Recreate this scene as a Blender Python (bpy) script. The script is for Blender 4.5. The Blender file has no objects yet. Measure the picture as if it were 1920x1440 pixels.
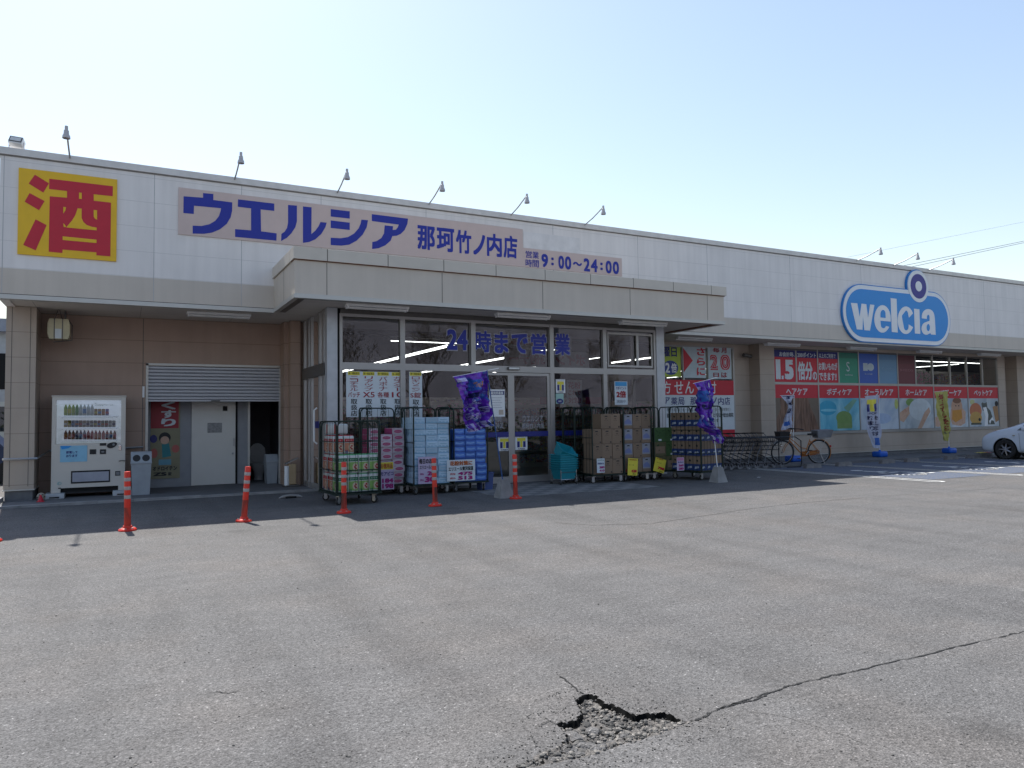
import bpy, bmesh, math, random
from mathutils import Vector, Matrix
random.seed(7)
PI = math.pi
scene = bpy.context.scene
C = scene.collection

# ------------------------------------------------------------------ camera
CAMZ = 1.45
RT = Vector((0.885209, -0.46499, -0.013779)); UP = Vector((-0.010113, -0.04885, 0.998755)); FW = Vector((0.465085, 0.883967, 0.047945))
FPX = 1388.69
cd = bpy.data.cameras.new('camera'); cam = bpy.data.objects.new('camera', cd); C.objects.link(cam)
cd.sensor_width = 36; cd.lens = FPX/1920*36; cd.clip_start = .1; cd.clip_end = 2000
m = Matrix(((RT.x, UP.x, -FW.x, 0), (RT.y, UP.y, -FW.y, 0), (RT.z, UP.z, -FW.z, CAMZ), (0, 0, 0, 1)))
cam.matrix_world = m
scene.camera = cam

# measuring helpers: photo pixel -> point on a known plane
def ray(x, y): return FW*FPX + RT*(x-960) + UP*(720-y)
def P(x, y, Y):
    r = ray(x, y); return Vector((0, 0, CAMZ)) + r*(Y/r.y)
def G(x, y, z=0.):
    r = ray(x, y); return Vector((0, 0, CAMZ)) + r*((z-CAMZ)/r.z)

# ------------------------------------------------------------------ light
SUN_DIR = Vector((-0.065, 0.667, 1.0)).normalized()
SUN_EL = math.asin(SUN_DIR.z); SUN_AZ = math.atan2(SUN_DIR.x, SUN_DIR.y)
w = bpy.data.worlds.new('World'); scene.world = w; w.use_nodes = True
nt = w.node_tree; bg = nt.nodes['Background']
sky = nt.nodes.new('ShaderNodeTexSky'); sky.sky_type = 'NISHITA'; sky.sun_disc = False
sky.sun_elevation = SUN_EL; sky.sun_rotation = SUN_AZ
sky.altitude = 0; sky.air_density = 1.5; sky.dust_density = 0.75; sky.ozone_density = 1.2
wm = nt.nodes.new('ShaderNodeMix'); wm.data_type = 'RGBA'; wm.blend_type = 'MULTIPLY'; wm.inputs[0].default_value = 1; wm.inputs[7].default_value = (1.07, .985, .96, 1)   # warm spring haze
nt.links.new(sky.outputs[0], wm.inputs[6]); nt.links.new(wm.outputs[2], bg.inputs[0]); bg.inputs[1].default_value = 0.115
sl = bpy.data.lights.new('sun', 'SUN'); sl.energy = 4.6; sl.angle = math.radians(.55); sl.color = (1, .965, .91)
so = bpy.data.objects.new('sun', sl); C.objects.link(so)
so.rotation_euler = SUN_DIR.to_track_quat('Z', 'Y').to_euler(); so.location = (0, 0, 30)
scene.view_settings.view_transform = 'Standard'; scene.view_settings.look = 'None'
scene.view_settings.exposure = 0.72; scene.view_settings.gamma = 1.0

# ------------------------------------------------------------------ materials
MATS = {}
def srgb(r, g, b):
    f = lambda c: (c/255/12.92) if c/255 <= .04045 else ((c/255+.055)/1.055)**2.4
    return (f(r), f(g), f(b))
def M(name, col=(.5, .5, .5), rough=.6, metal=0., var=.08, vs=5., bump=0., bs=60., spec=.5, emit=0., joints=None, coat=0., streak=0., orand=0.):
    if name in MATS: return MATS[name]
    mt = bpy.data.materials.new(name); mt.use_nodes = True; n = mt.node_tree; L = n.links; N = n.nodes
    b = N['Principled BSDF']; b.inputs['Roughness'].default_value = rough; b.inputs['Metallic'].default_value = metal
    b.inputs['Specular IOR Level'].default_value = spec; b.inputs['Coat Weight'].default_value = coat
    geo = N.new('ShaderNodeNewGeometry'); tc = N.new('ShaderNodeTexCoord')
    no = N.new('ShaderNodeTexNoise'); no.inputs['Scale'].default_value = vs; no.inputs['Detail'].default_value = 5
    L.new(tc.outputs['Object'], no.inputs['Vector'])
    mr = N.new('ShaderNodeMapRange'); mr.inputs[1].default_value = .3; mr.inputs[2].default_value = .7
    mr.inputs[3].default_value = 1-var; mr.inputs[4].default_value = 1+var
    L.new(no.outputs['Fac'], mr.inputs[0])
    mul = N.new('ShaderNodeVectorMath'); mul.operation = 'SCALE'; mul.inputs[0].default_value = col
    L.new(mr.outputs[0], mul.inputs['Scale']); out = mul.outputs[0]
    if streak:   # rain streaks running down
        mp = N.new('ShaderNodeMapping'); mp.inputs['Scale'].default_value = (5, 5, .35); L.new(geo.outputs['Position'], mp.inputs[0])
        n2 = N.new('ShaderNodeTexNoise'); n2.inputs['Scale'].default_value = 1.4; n2.inputs['Detail'].default_value = 6; L.new(mp.outputs[0], n2.inputs['Vector'])
        m2 = N.new('ShaderNodeMapRange'); m2.inputs[1].default_value = .35; m2.inputs[2].default_value = .75; m2.inputs[3].default_value = 1+streak*.3; m2.inputs[4].default_value = 1-streak
        L.new(n2.outputs['Fac'], m2.inputs[0]); s2 = N.new('ShaderNodeVectorMath'); s2.operation = 'SCALE'; L.new(out, s2.inputs[0]); L.new(m2.outputs[0], s2.inputs['Scale']); out = s2.outputs[0]
    if orand:
        oi = N.new('ShaderNodeObjectInfo'); m3 = N.new('ShaderNodeMapRange'); m3.inputs[3].default_value = 1-orand; m3.inputs[4].default_value = 1+orand; L.new(oi.outputs['Random'], m3.inputs[0])
        s3 = N.new('ShaderNodeVectorMath'); s3.operation = 'SCALE'; L.new(out, s3.inputs[0]); L.new(m3.outputs[0], s3.inputs['Scale']); out = s3.outputs[0]
    if joints:   # (axis, z0, period, width) panel joints
        sx = N.new('ShaderNodeSeparateXYZ'); L.new(geo.outputs['Position'], sx.inputs[0])
        tot = None
        for ax, z0, per, wd in joints:
            a = N.new('ShaderNodeMath'); a.operation = 'SUBTRACT'; L.new(sx.outputs[ax], a.inputs[0]); a.inputs[1].default_value = z0-per*50-wd/2+wd
            c = N.new('ShaderNodeMath'); c.operation = 'MODULO'; L.new(a.outputs[0], c.inputs[0]); c.inputs[1].default_value = per
            d = N.new('ShaderNodeMath'); d.operation = 'LESS_THAN'; L.new(c.outputs[0], d.inputs[0]); d.inputs[1].default_value = wd
            if tot is None: tot = d
            else:
                e = N.new('ShaderNodeMath'); e.operation = 'MAXIMUM'; L.new(tot.outputs[0], e.inputs[0]); L.new(d.outputs[0], e.inputs[1]); tot = e
        mx = N.new('ShaderNodeMix'); mx.data_type = 'RGBA'; L.new(tot.outputs[0], mx.inputs[0]); L.new(out, mx.inputs[6]); jf = .80 if col[0] > .6 else .58; mx.inputs[7].default_value = (col[0]*jf, col[1]*jf, col[2]*jf, 1)
        out = mx.outputs[2]
    L.new(out, b.inputs['Base Color'])
    if bump:
        nb = N.new('ShaderNodeTexNoise'); nb.inputs['Scale'].default_value = bs; nb.inputs['Detail'].default_value = 4; L.new(tc.outputs['Object'], nb.inputs['Vector'])
        bp = N.new('ShaderNodeBump'); bp.inputs['Strength'].default_value = bump; bp.inputs['Distance'].default_value = .01
        L.new(nb.outputs['Fac'], bp.inputs['Height']); L.new(bp.outputs[0], b.inputs['Normal'])
    if emit:
        L.new(out, b.inputs['Emission Color']); b.inputs['Emission Strength'].default_value = emit
    MATS[name] = mt; return mt

def glass_mat(name, tint=.75, mult=1.0):
    mt = bpy.data.materials.new(name); mt.use_nodes = True; n = mt.node_tree; n.nodes.clear(); L = n.links
    o = n.nodes.new('ShaderNodeOutputMaterial'); t = n.nodes.new('ShaderNodeBsdfTransparent'); t.inputs[0].default_value = (tint*.96, tint, tint*.98, 1)
    g = n.nodes.new('ShaderNodeBsdfGlossy'); g.inputs['Roughness'].default_value = .012; g.inputs[0].default_value = (1, 1, 1, 1)
    fr = n.nodes.new('ShaderNodeFresnel'); fr.inputs[0].default_value = 1.5
    tc = n.nodes.new('ShaderNodeTexCoord'); no = n.nodes.new('ShaderNodeTexNoise'); no.inputs['Scale'].default_value = .9; L.new(tc.outputs['Object'], no.inputs['Vector'])
    bp = n.nodes.new('ShaderNodeBump'); bp.inputs['Strength'].default_value = .12; bp.inputs['Distance'].default_value = .008; L.new(no.outputs[0], bp.inputs['Height']); L.new(bp.outputs[0], g.inputs['Normal'])
    ma = n.nodes.new('ShaderNodeMath'); ma.operation = 'MULTIPLY'; ma.inputs[1].default_value = mult; L.new(fr.outputs[0], ma.inputs[0])
    mx = n.nodes.new('ShaderNodeMixShader'); L.new(ma.outputs[0], mx.inputs[0]); L.new(t.outputs[0], mx.inputs[1]); L.new(g.outputs[0], mx.inputs[2]); L.new(mx.outputs[0], o.inputs[0])
    MATS[name] = mt; return mt
GLASS = glass_mat('window_glass', .50, 1.7); GLASSR = glass_mat('window_glass_side', .6, .9); GLASS2 = glass_mat('car_glass', .3, 1.3)

def noise_cols(name, cols, scale=3., rough=.5, stretch=(1, 1, 1), det=3, dist=.6, bump=0):
    mt = bpy.data.materials.new(name); mt.use_nodes = True; n = mt.node_tree; L = n.links
    b = n.nodes['Principled BSDF']; b.inputs['Roughness'].default_value = rough
    tc = n.nodes.new('ShaderNodeTexCoord'); mp = n.nodes.new('ShaderNodeMapping'); mp.inputs['Scale'].default_value = stretch
    no = n.nodes.new('ShaderNodeTexNoise'); no.inputs['Scale'].default_value = scale; no.inputs['Detail'].default_value = det; no.inputs['Distortion'].default_value = dist
    L.new(tc.outputs['Object'], mp.inputs[0]); L.new(mp.outputs[0], no.inputs['Vector'])
    cr = n.nodes.new('ShaderNodeValToRGB'); L.new(no.outputs['Fac'], cr.inputs[0])
    while len(cr.color_ramp.elements) < len(cols): cr.color_ramp.elements.new(.5)
    for i, c in enumerate(cols):
        e = cr.color_ramp.elements[i]; e.position = .3+.4*i/(len(cols)-1); e.color = (*c, 1)
    L.new(cr.outputs[0], b.inputs['Base Color'])
    if bump:
        bp = n.nodes.new('ShaderNodeBump'); bp.inputs['Strength'].default_value = bump; L.new(no.outputs['Fac'], bp.inputs['Height']); L.new(bp.outputs[0], b.inputs['Normal'])
    MATS[name] = mt; return mt

# asphalt: one material for the whole lot
def asphalt():
    mt = bpy.data.materials.new('asphalt'); mt.use_nodes = True; n = mt.node_tree; L = n.links; N = n.nodes
    b = N['Principled BSDF']; b.inputs['Roughness'].default_value = .88; b.inputs['Specular IOR Level'].default_value = .25
    g = N.new('ShaderNodeNewGeometry')
    def noise(s, det=3, rough=.6, st=None):
        x = N.new('ShaderNodeTexNoise'); x.inputs['Scale'].default_value = s; x.inputs['Detail'].default_value = det; x.inputs['Roughness'].default_value = rough
        if st:
            mp = N.new('ShaderNodeMapping'); mp.inputs['Scale'].default_value = st[:3]; mp.inputs['Rotation'].default_value = (0, 0, st[3]); L.new(g.outputs['Position'], mp.inputs[0]); L.new(mp.outputs[0], x.inputs['Vector'])
        else: L.new(g.outputs['Position'], x.inputs['Vector'])
        return x
    def rng(src, a, b_, c, d):
        r = N.new('ShaderNodeMapRange'); r.inputs[1].default_value = a; r.inputs[2].default_value = b_; r.inputs[3].default_value = c; r.inputs[4].default_value = d; L.new(src, r.inputs[0]); return r.outputs[0]
    def mul(a, b_):
        x = N.new('ShaderNodeMath'); x.operation = 'MULTIPLY'; L.new(a, x.inputs[0]); L.new(b_, x.inputs[1]); return x.outputs[0]
    big = rng(noise(.35, 6, .62).outputs['Fac'], .3, .7, .92, 1.07)
    mid = rng(noise(1.6, 6, .6, (1, 2.6, 1, .35)).outputs['Fac'], .3, .75, 1.07, .86)
    fine = rng(noise(95, 3, .7).outputs['Fac'], .32, .68, .62, 1.38)
    coarse = rng(noise(34, 3, .65).outputs['Fac'], .34, .66, .80, 1.20)
    vo = N.new('ShaderNodeTexVoronoi'); vo.inputs['Scale'].default_value = 120; L.new(g.outputs['Position'], vo.inputs['Vector'])
    sx = N.new('ShaderNodeSeparateColor'); L.new(vo.outputs['Color'], sx.inputs[0])
    chips = rng(sx.outputs[0], 0, 1, .72, 1.28)
    spk = rng(sx.outputs[1], .975, .99, 1, 1.9)
    drk = rng(sx.outputs[2], .0, .045, .35, 1)
    stain = rng(noise(.42, 5, .7, (1, 1, 1, 0)).outputs['Fac'], .50, .68, 1.03, .88)
    tyre = rng(noise(.9, 3, .5, (1.9, .22, 1, -.55)).outputs['Fac'], .48, .66, 1.03, .87)
    sv = N.new('ShaderNodeTexVoronoi'); sv.inputs['Scale'].default_value = .55; L.new(g.outputs['Position'], sv.inputs['Vector'])
    spots = rng(sv.outputs['Distance'], .05, .12, .80, 1)
    v = mul(mul(mul(mul(mul(mul(mul(mul(mul(big, stain), tyre), spots), mid), fine), coarse), chips), spk), drk)
    sc = N.new('ShaderNodeVectorMath'); sc.operation = 'SCALE'; sc.inputs[0].default_value = (.115, .112, .110); L.new(v, sc.inputs['Scale'])
    # brownish dusty tone in patches
    mx = N.new('ShaderNodeMix'); mx.data_type = 'RGBA'; mx.blend_type = 'MULTIPLY'; mx.inputs[7].default_value = (1.03, .995, .965, 1)
    L.new(rng(noise(.7, 4).outputs['Fac'], .45, .65, 0, 1), mx.inputs[0]); L.new(sc.outputs[0], mx.inputs[6]); L.new(mx.outputs[2], b.inputs['Base Color'])
    ad = N.new('ShaderNodeMath'); ad.operation = 'ADD'; L.new(vo.outputs['Distance'], ad.inputs[0]); L.new(noise(60, 4).outputs['Fac'], ad.inputs[1])
    bp = N.new('ShaderNodeBump'); bp.inputs['Strength'].default_value = .6; bp.inputs['Distance'].default_value = .006; L.new(ad.outputs[0], bp.inputs['Height']); L.new(bp.outputs[0], b.inputs['Normal'])
    MATS['asphalt'] = mt; return mt
ASPH = asphalt()

WHITE_W = M('white_siding', (.76, .725, .70), .5, joints=[(2, 4.30, .49, .011)], var=.03, vs=1.5, streak=.08)
BEIGE_F = M('beige_fascia', (.56, .50, .43), .55, var=.03, vs=2, streak=.06)
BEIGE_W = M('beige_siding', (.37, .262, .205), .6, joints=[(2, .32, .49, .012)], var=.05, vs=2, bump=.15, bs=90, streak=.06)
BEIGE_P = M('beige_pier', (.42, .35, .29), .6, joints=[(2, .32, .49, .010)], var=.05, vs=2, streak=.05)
SEAM = M('seam_sealant', (.13, .12, .11), .8)
SEAM_L = M('seam_light', (.44, .44, .44), .8)
TRIM = M('aluminium_trim', (.50, .49, .46), .4, .3, var=.03)
ALU = M('aluminium_frame', (.36, .35, .34), .38, .5, var=.03)
ALU_D = M('dark_aluminium', (.12, .115, .11), .4, .5)
SOFFIT = M('soffit_board', (.56, .52, .48), .8, var=.03, vs=1, joints=[(0, .3, 1.82, .012), (1, 16.2, .91, .01)])
CONC = M('concrete', (.26, .25, .235), .9, var=.18, vs=6, bump=.4, bs=40)
CONC_L = M('kerb_concrete', (.27, .265, .26), .9, var=.2, vs=4, bump=.4, bs=40)
CONC_D = M('plinth_concrete', (.15, .15, .155), .9, var=.15, vs=5, bump=.3)
RUST = M('rust_brown', (.16, .07, .035), .8, var=.3, vs=9)
BLUE_L = M('sign_blue', (.006, .018, .30), .45, var=.02)
NAVY = M('sign_navy', (.014, .018, .16), .5, var=.02)
RED = M('sign_red', (.52, .007, .028), .45, var=.04)
REDD = M('sign_dark_red', (.30, .010, .022), .5, var=.06)
YEL = M('sign_yellow', (.78, .47, .01), .5, var=.04)
YEL2 = M('card_yellow', (.72, .62, .06), .6, var=.04)
WHT = M('sign_white', (.78, .79, .80), .5, var=.02)
PAPER = M('paper_white', (.62, .68, .72), .7, var=.03)
BLK = M('print_black', (.012, .012, .014), .6)
GREY_P = M('sign_backing_grey', (.58, .46, .425), .5, var=.03)
CYAN = M('logo_blue', (.008, .25, .66), .4, var=.02)
CYAN_D = M('logo_edge_blue', (.02, .20, .55), .4)
NAVY2 = M('logo_navy', (.022, .014, .24), .4)
LIME = M('sign_lime', (.42, .55, .06), .5)
PINK = M('print_pink', (.72, .10, .24), .5)
CREAM = M('vending_cream', (.56, .53, .48), .38, var=.02)
STEEL = M('galvanised_steel', (.42, .43, .44), .35, .85, var=.08)
CHROME = M('chrome', (.7, .7, .7), .15, 1)
RUBBER = M('rubber', (.02, .02, .02), .75)
GRN_M = M('cage_green', (.006, .020, .015), .45, .2)
PLG = M('grey_plastic', (.30, .33, .36), .45)
DARK = M('dark_void', (.008, .008, .009), .9)
TUBE = M('lamp_tube_white', (.75, .76, .75), .3)

# ------------------------------------------------------------------ mesh builder
_txt = {}
def glyphs(s, bold=.0):
    k = (s, bold)
    if k in _txt: return _txt[k]
    cu = bpy.data.curves.new('t', 'FONT'); cu.body = s; cu.size = 1; cu.offset = bold; cu.resolution_u = 3; cu.fill_mode = 'FRONT'
    ob = bpy.data.objects.new('t', cu); C.objects.link(ob)
    dg = bpy.context.evaluated_depsgraph_get(); dg.update()
    me = bpy.data.meshes.new_from_object(ob.evaluated_get(dg))
    vs = [(v.co.x, v.co.y) for v in me.vertices]; fs = [tuple(p.vertices) for p in me.polygons]
    bpy.data.objects.remove(ob); bpy.data.meshes.remove(me); bpy.data.curves.remove(cu)
    _txt[k] = (vs, fs); return _txt[k]

class MB:
    def __init__(s): s.v = []; s.f = []; s.mi = []; s.mats = []
    def mid(s, mt):
        if mt not in s.mats: s.mats.append(mt)
        return s.mats.index(mt)
    def add(s, vs, fs, mt):
        o = len(s.v); s.v += [Vector(v) for v in vs]; k = s.mid(mt)
        for f in fs: s.f.append([o+i for i in f]); s.mi.append(k)
        return s
    def box(s, a, b, mt, bev=0.):
        a = Vector(a); b = Vector(b); c = (a+b)/2; h = Vector((abs(b.x-a.x), abs(b.y-a.y), abs(b.z-a.z)))/2
        if bev <= 0:
            vs = [(c.x+sx*h.x, c.y+sy*h.y, c.z+sz*h.z) for sx in (-1, 1) for sy in (-1, 1) for sz in (-1, 1)]
            return s.add(vs, [(0, 1, 3, 2), (4, 6, 7, 5), (0, 4, 5, 1), (2, 3, 7, 6), (0, 2, 6, 4), (1, 5, 7, 3)], mt)
        bm = bmesh.new(); bmesh.ops.create_cube(bm, size=2)
        for v in bm.verts: v.co = Vector((v.co.x*h.x, v.co.y*h.y, v.co.z*h.z))+c
        bmesh.ops.bevel(bm, geom=bm.edges[:], offset=min(bev, min(h)*.98), segments=2 if bev < .02 else 3, affect='EDGES', profile=.5)
        bm.verts.index_update(); s.add([v.co.copy() for v in bm.verts], [[v.index for v in f.verts] for f in bm.faces], mt); bm.free(); return s
    def cone(s, p, q, r0, r1, mt, n=12, cap=True):
        p = Vector(p); q = Vector(q); d = (q-p).normalized(); a = d.orthogonal().normalized(); b = d.cross(a)
        vs = []
        for c, r in ((p, r0), (q, r1)):
            for i in range(n): t = 2*PI*i/n; vs.append(c+a*math.cos(t)*r+b*math.sin(t)*r)
        fs = [(i, (i+1) % n, n+(i+1) % n, n+i) for i in range(n)]
        if cap: fs += [tuple(range(n))[::-1], tuple(range(n, 2*n))]
        return s.add(vs, fs, mt)
    def tube(s, pts, r, mt, n=6, closed=False, rr=None):
        pts = [Vector(p) for p in pts]; m_ = len(pts); vs = []; a = None
        for i, p in enumerate(pts):
            if closed: d = pts[(i+1) % m_]-pts[i-1]
            else: d = pts[min(i+1, m_-1)]-pts[max(i-1, 0)]
            d.normalize()
            if a is None: a = d.orthogonal().normalized()
            else:
                a = a-d*a.dot(d)
                a = a.normalized() if a.length > 1e-5 else d.orthogonal().normalized()
            b = d.cross(a); R = rr[i] if rr else r
            for j in range(n): t = 2*PI*j/n; vs.append(p+a*math.cos(t)*R+b*math.sin(t)*R)
        fs = []
        for i in range(m_ if closed else m_-1):
            o = i*n; o2 = ((i+1) % m_)*n
            for j in range(n): fs.append((o+j, o+(j+1) % n, o2+(j+1) % n, o2+j))
        if not closed: fs += [tuple(range(n))[::-1], tuple((m_-1)*n+j for j in range(n))]
        return s.add(vs, fs, mt)
    def prism(s, poly, o, u, v, w_, mt):
        o = Vector(o); u = Vector(u); v = Vector(v); w_ = Vector(w_); n = len(poly)
        vs = [o+u*a+v*b for a, b in poly]+[o+u*a+v*b+w_ for a, b in poly]
        return s.add(vs, [tuple(range(n)), tuple(range(n, 2*n))[::-1]]+[(i, n+i, n+(i+1) % n, (i+1) % n) for i in range(n)], mt)
    def flat(s, poly, o, u, v, mt):
        o = Vector(o); u = Vector(u); v = Vector(v); return s.add([o+u*a+v*b for a, b in poly], [tuple(range(len(poly)))], mt)
    def lathe(s, prof, mt, c=(0, 0, 0), n=20, ax='z'):
        vs = []; c = Vector(c)
        for r, z in prof:
            for i in range(n):
                t = 2*PI*i/n; x, y = r*math.cos(t), r*math.sin(t)
                vs.append(c+Vector((x, y, z) if ax == 'z' else ((z, x, y) if ax == 'x' else (x, z, y))))
        fs = []
        for k in range(len(prof)-1):
            for i in range(n): fs.append((k*n+i, k*n+(i+1) % n, (k+1)*n+(i+1) % n, (k+1)*n+i))
        return s.add(vs, fs, mt)
    def ball(s, c, r, mt, sc=(1, 1, 1), n=12):
        pr = [(r*math.sin(PI*k/8)*1.0, -r*math.cos(PI*k/8)) for k in range(9)]; c = Vector(c)
        o = len(s.v); s.lathe([(max(a, 1e-4), b) for a, b in pr], mt, (0, 0, 0), n)
        for i in range(o, len(s.v)): v = s.v[i]; s.v[i] = Vector((v.x*sc[0], v.y*sc[1], v.z*sc[2]))+c
        return s
    def text(s, st, o, u, v, w_, h_, mt, bold=.02, mirror=False, keep=False):
        vs, fs = glyphs(st, 0.)
        if not vs: return s
        x0 = min(a for a, b in vs); x1 = max(a for a, b in vs); y0 = min(b for a, b in vs); y1 = max(b for a, b in vs)
        o = Vector(o); u = Vector(u); v = Vector(v); nr = u.cross(v); d = max(bold, 0)*.9
        if d: x0 -= d; x1 += d; y0 -= d; y1 += d
        kx = w_/max(x1-x0, 1e-3); ky = h_/max(y1-y0, 1e-3)
        for i, (ax, ay) in enumerate([(0, 0)] if not d else [(-d, -d), (d, -d), (d, d), (-d, d)]+([(0, 0)] if d > .03 else [])):   # bold by overprinting
            pts = []
            for a, b in vs:
                X = (a+ax-x0)*kx; X = w_-X if mirror else X
                pts.append(o+u*X+v*((b+ay-y0)*ky)+nr*(i*.0003))
            s.add(pts, fs, mt)
        return s
    def build(s, name, parent=None, smooth=0, loc=None, rotz=0.):
        me = bpy.data.meshes.new(name); me.from_pydata([tuple(v) for v in s.v], [], s.f)
        for mt in s.mats: me.materials.append(mt)
        me.polygons.foreach_set('material_index', s.mi)
        if smooth:
            me.polygons.foreach_set('use_smooth', [True]*len(s.f)); me.update(); me.set_sharp_from_angle(angle=math.radians(smooth))
        me.update()
        o = bpy.data.objects.new(name, me); C.objects.link(o)
        if parent: o.parent = parent
        if loc is not None: o.location = loc
        if rotz: o.rotation_euler = (0, 0, rotz)
        return o

def tag(o, label=None, cat=None, group=None, kind=None):
    if label: o['label'] = label
    if cat: o['category'] = cat
    if group: o['group'] = group
    if kind: o['kind'] = kind
    return o
def thing(name, label, cat, loc=(0, 0, 0), rotz=0., group=None):
    o = bpy.data.objects.new(name, None); o.empty_display_size = .1; C.objects.link(o); o.location = loc; o.rotation_euler = (0, 0, rotz)
    return tag(o, label, cat, group)
def kids(o): return [c for c in bpy.data.objects if c.parent == o]
def dup(o, loc=None, rotz=None, label=None, group=None):
    def rec(a, par):
        c = a.copy(); C.objects.link(c)
        if par: c.parent = par
        for k in CH.get(a.name, []): rec(k, c)
        return c
    CH = {}
    for k in C.objects:
        if k.parent: CH.setdefault(k.parent.name, []).append(k)
    r = rec(o, None)
    if loc is not None: r.location = loc
    if rotz is not None: r.rotation_euler = (0, 0, rotz)
    if label: r['label'] = label
    if group: r['group'] = group
    return r
UX = Vector((1, 0, 0)); UZ = Vector((0, 0, 1)); UY = Vector((0, 1, 0))

class Board:
    """flat sign on a plane y = Y, measured from its upper left and lower right corners in the photo"""
    def __init__(s, name, label, cat, tl=None, br=None, Y=0, mt=None, th=.012, group=None, rect=None, tilt=0., parent=None):
        if rect: x0, z0, x1, z1 = rect
        else: a = P(*tl, Y); b = P(*br, Y); x0, z1, x1, z0 = a.x, a.z, b.x, b.z
        s.w = x1-x0; s.h = z1-z0; s.loc = Vector((x0, Y, z0)); s.board = MB(); s.let = MB(); s.name = name; s.label = label; s.cat = cat; s.group = group; s.tilt = tilt; s.parent = parent
        if mt: s.board.box((0, 0, 0), (s.w, th, s.h), mt)
    def uv(s, u, v): return u*s.w, (1-v)*s.h
    def rect(s, u0, v0, u1, v1, mt, lay=1):
        x0, z1 = s.uv(u0, v0); x1, z0 = s.uv(u1, v1); s.board.flat([(x0, z0), (x1, z0), (x1, z1), (x0, z1)], (0, -.002*lay, 0), UX, UZ, mt); return s
    def poly(s, pts, mt, lay=1): s.board.flat([s.uv(*p) for p in pts], (0, -.002*lay, 0), UX, UZ, mt); return s
    def disc(s, u, v, ru, rv, mt, lay=1, n=28):
        return s.poly([(u+ru*math.cos(2*PI*i/n), v+rv*math.sin(2*PI*i/n)) for i in range(n)], mt, lay)
    def text(s, st, u0, v0, u1, v1, mt, bold=.02, lay=3, vert=False, mirror=False, outline=None):
        def put(b_, m_, l_):
            if vert:
                n = len(st); h = (v1-v0)/n
                for i, ch in enumerate(st):
                    x0, z1 = s.uv(u0, v0+h*i+h*.04); x1, z0 = s.uv(u1, v0+h*(i+1)-h*.04)
                    if ch == 'ー': s.let.flat([(x0+(x1-x0)*.42, z0), (x0+(x1-x0)*.58, z0), (x0+(x1-x0)*.58, z1), (x0+(x1-x0)*.42, z1)], (0, -.002*l_, 0), UX, UZ, m_)
                    elif ch != ' ': s.let.text(ch, (x0, -.002*l_, z0), UX, UZ, x1-x0, z1-z0, m_, b_)
            else:
                x0, z1 = s.uv(u0, v0); x1, z0 = s.uv(u1, v1); s.let.text(st, (x0, -.002*l_, z0), UX, UZ, x1-x0, z1-z0, m_, b_, mirror)
        if outline: put(bold+.03, outline, lay-1)
        put(bold, mt, lay); return s
    def done(s):
        if s.parent:
            o = s.board.build(s.name, s.parent); o.location = s.loc
        elif s.board.f:
            o = s.board.build(s.name, loc=s.loc); tag(o, s.label, s.cat, s.group)
        else:
            o = s.let.build(s.name, loc=s.loc); tag(o, s.label, s.cat, s.group); return o
        if s.tilt: o.rotation_euler = (0, s.tilt, 0)
        if s.let.f: s.let.build('lettering', o)
        return o

# ------------------------------------------------------------------ ground
from mathutils import noise as mnoise
HOLE = [G(960+x/2, 1150+y/2).to_2d() for x, y in [(245, 320), (268, 308), (288, 303), (320, 310), (345, 337), (372, 340), (402, 352), (440, 376), (470, 382), (500, 375), (532, 378), (562, 371), (590, 378), (612, 386), (650, 403), (684, 402),
        (650, 418), (620, 432), (560, 452), (500, 470), (430, 488), (380, 508), (300, 533), (200, 552), (100, 575), (0, 592), (10, 570), (70, 545), (100, 525), (170, 500), (205, 470), (195, 440), (158, 410), (200, 408), (240, 405), (262, 375), (250, 350), (243, 338)]]
NEAR0, NEAR1 = 15, 29
def seg_d(p, a, b):
    ab = b-a; t = max(0, min(1, (p-a).dot(ab)/ab.length_squared)); return (p-(a+ab*t)).length
def hole_depth(x, y):
    p = Vector((x, y)); ins = False; n = len(HOLE)
    for i in range(n):
        a, b = HOLE[i], HOLE[(i+1) % n]
        if (a.y > y) != (b.y > y) and x < (b.x-a.x)*(y-a.y)/(b.y-a.y)+a.x: ins = not ins
    d = min(seg_d(p, HOLE[i], HOLE[(i+1) % n]) for i in range(n))
    if not ins: return -d
    return d
def near_d(x, y):
    p = Vector((x, y)); return min(seg_d(p, HOLE[i], HOLE[i+1]) for i in range(NEAR0, NEAR1))
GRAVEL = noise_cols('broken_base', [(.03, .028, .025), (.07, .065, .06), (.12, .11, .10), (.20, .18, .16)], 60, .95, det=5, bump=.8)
def sst(a, b, x): t = max(0, min(1, (x-a)/(b-a))); return t*t*(3-2*t)
mb = MB()
x0, x1, y0, y1 = 1.20, 2.75, 2.40, 3.75; nx, ny = 150, 130
vs = []; dep = []
for j in range(ny+1):
    for i in range(nx+1):
        x = x0+(x1-x0)*i/nx; y = y0+(y1-y0)*j/ny; z = 0
        edge = min(i, j, nx-i, ny-j)
        d = hole_depth(x+.010*mnoise.noise((x*30, y*30, 0))+.005*mnoise.noise((x*95, y*95, 1)), y+.010*mnoise.noise((x*30, y*30, 5))+.005*mnoise.noise((x*95, y*95, 7)))
        if edge > 1:
            if d > 0:
                z = -.030*sst(0, .012, d)*sst(-.01, .13, near_d(x, y))
                z += sst(0, .03, d)*(.016*mnoise.noise((x*14, y*14, 1))+.010*mnoise.noise((x*38, y*38, 2))+.006*mnoise.noise((x*90, y*90, 3)))
            elif d > -.12: z = .003*mnoise.noise((x*12, y*12, 9))*sst(-.12, -.06, d)
        vs.append((x, y, z)); dep.append(d)
fs = []; gs = []; ws = []
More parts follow.
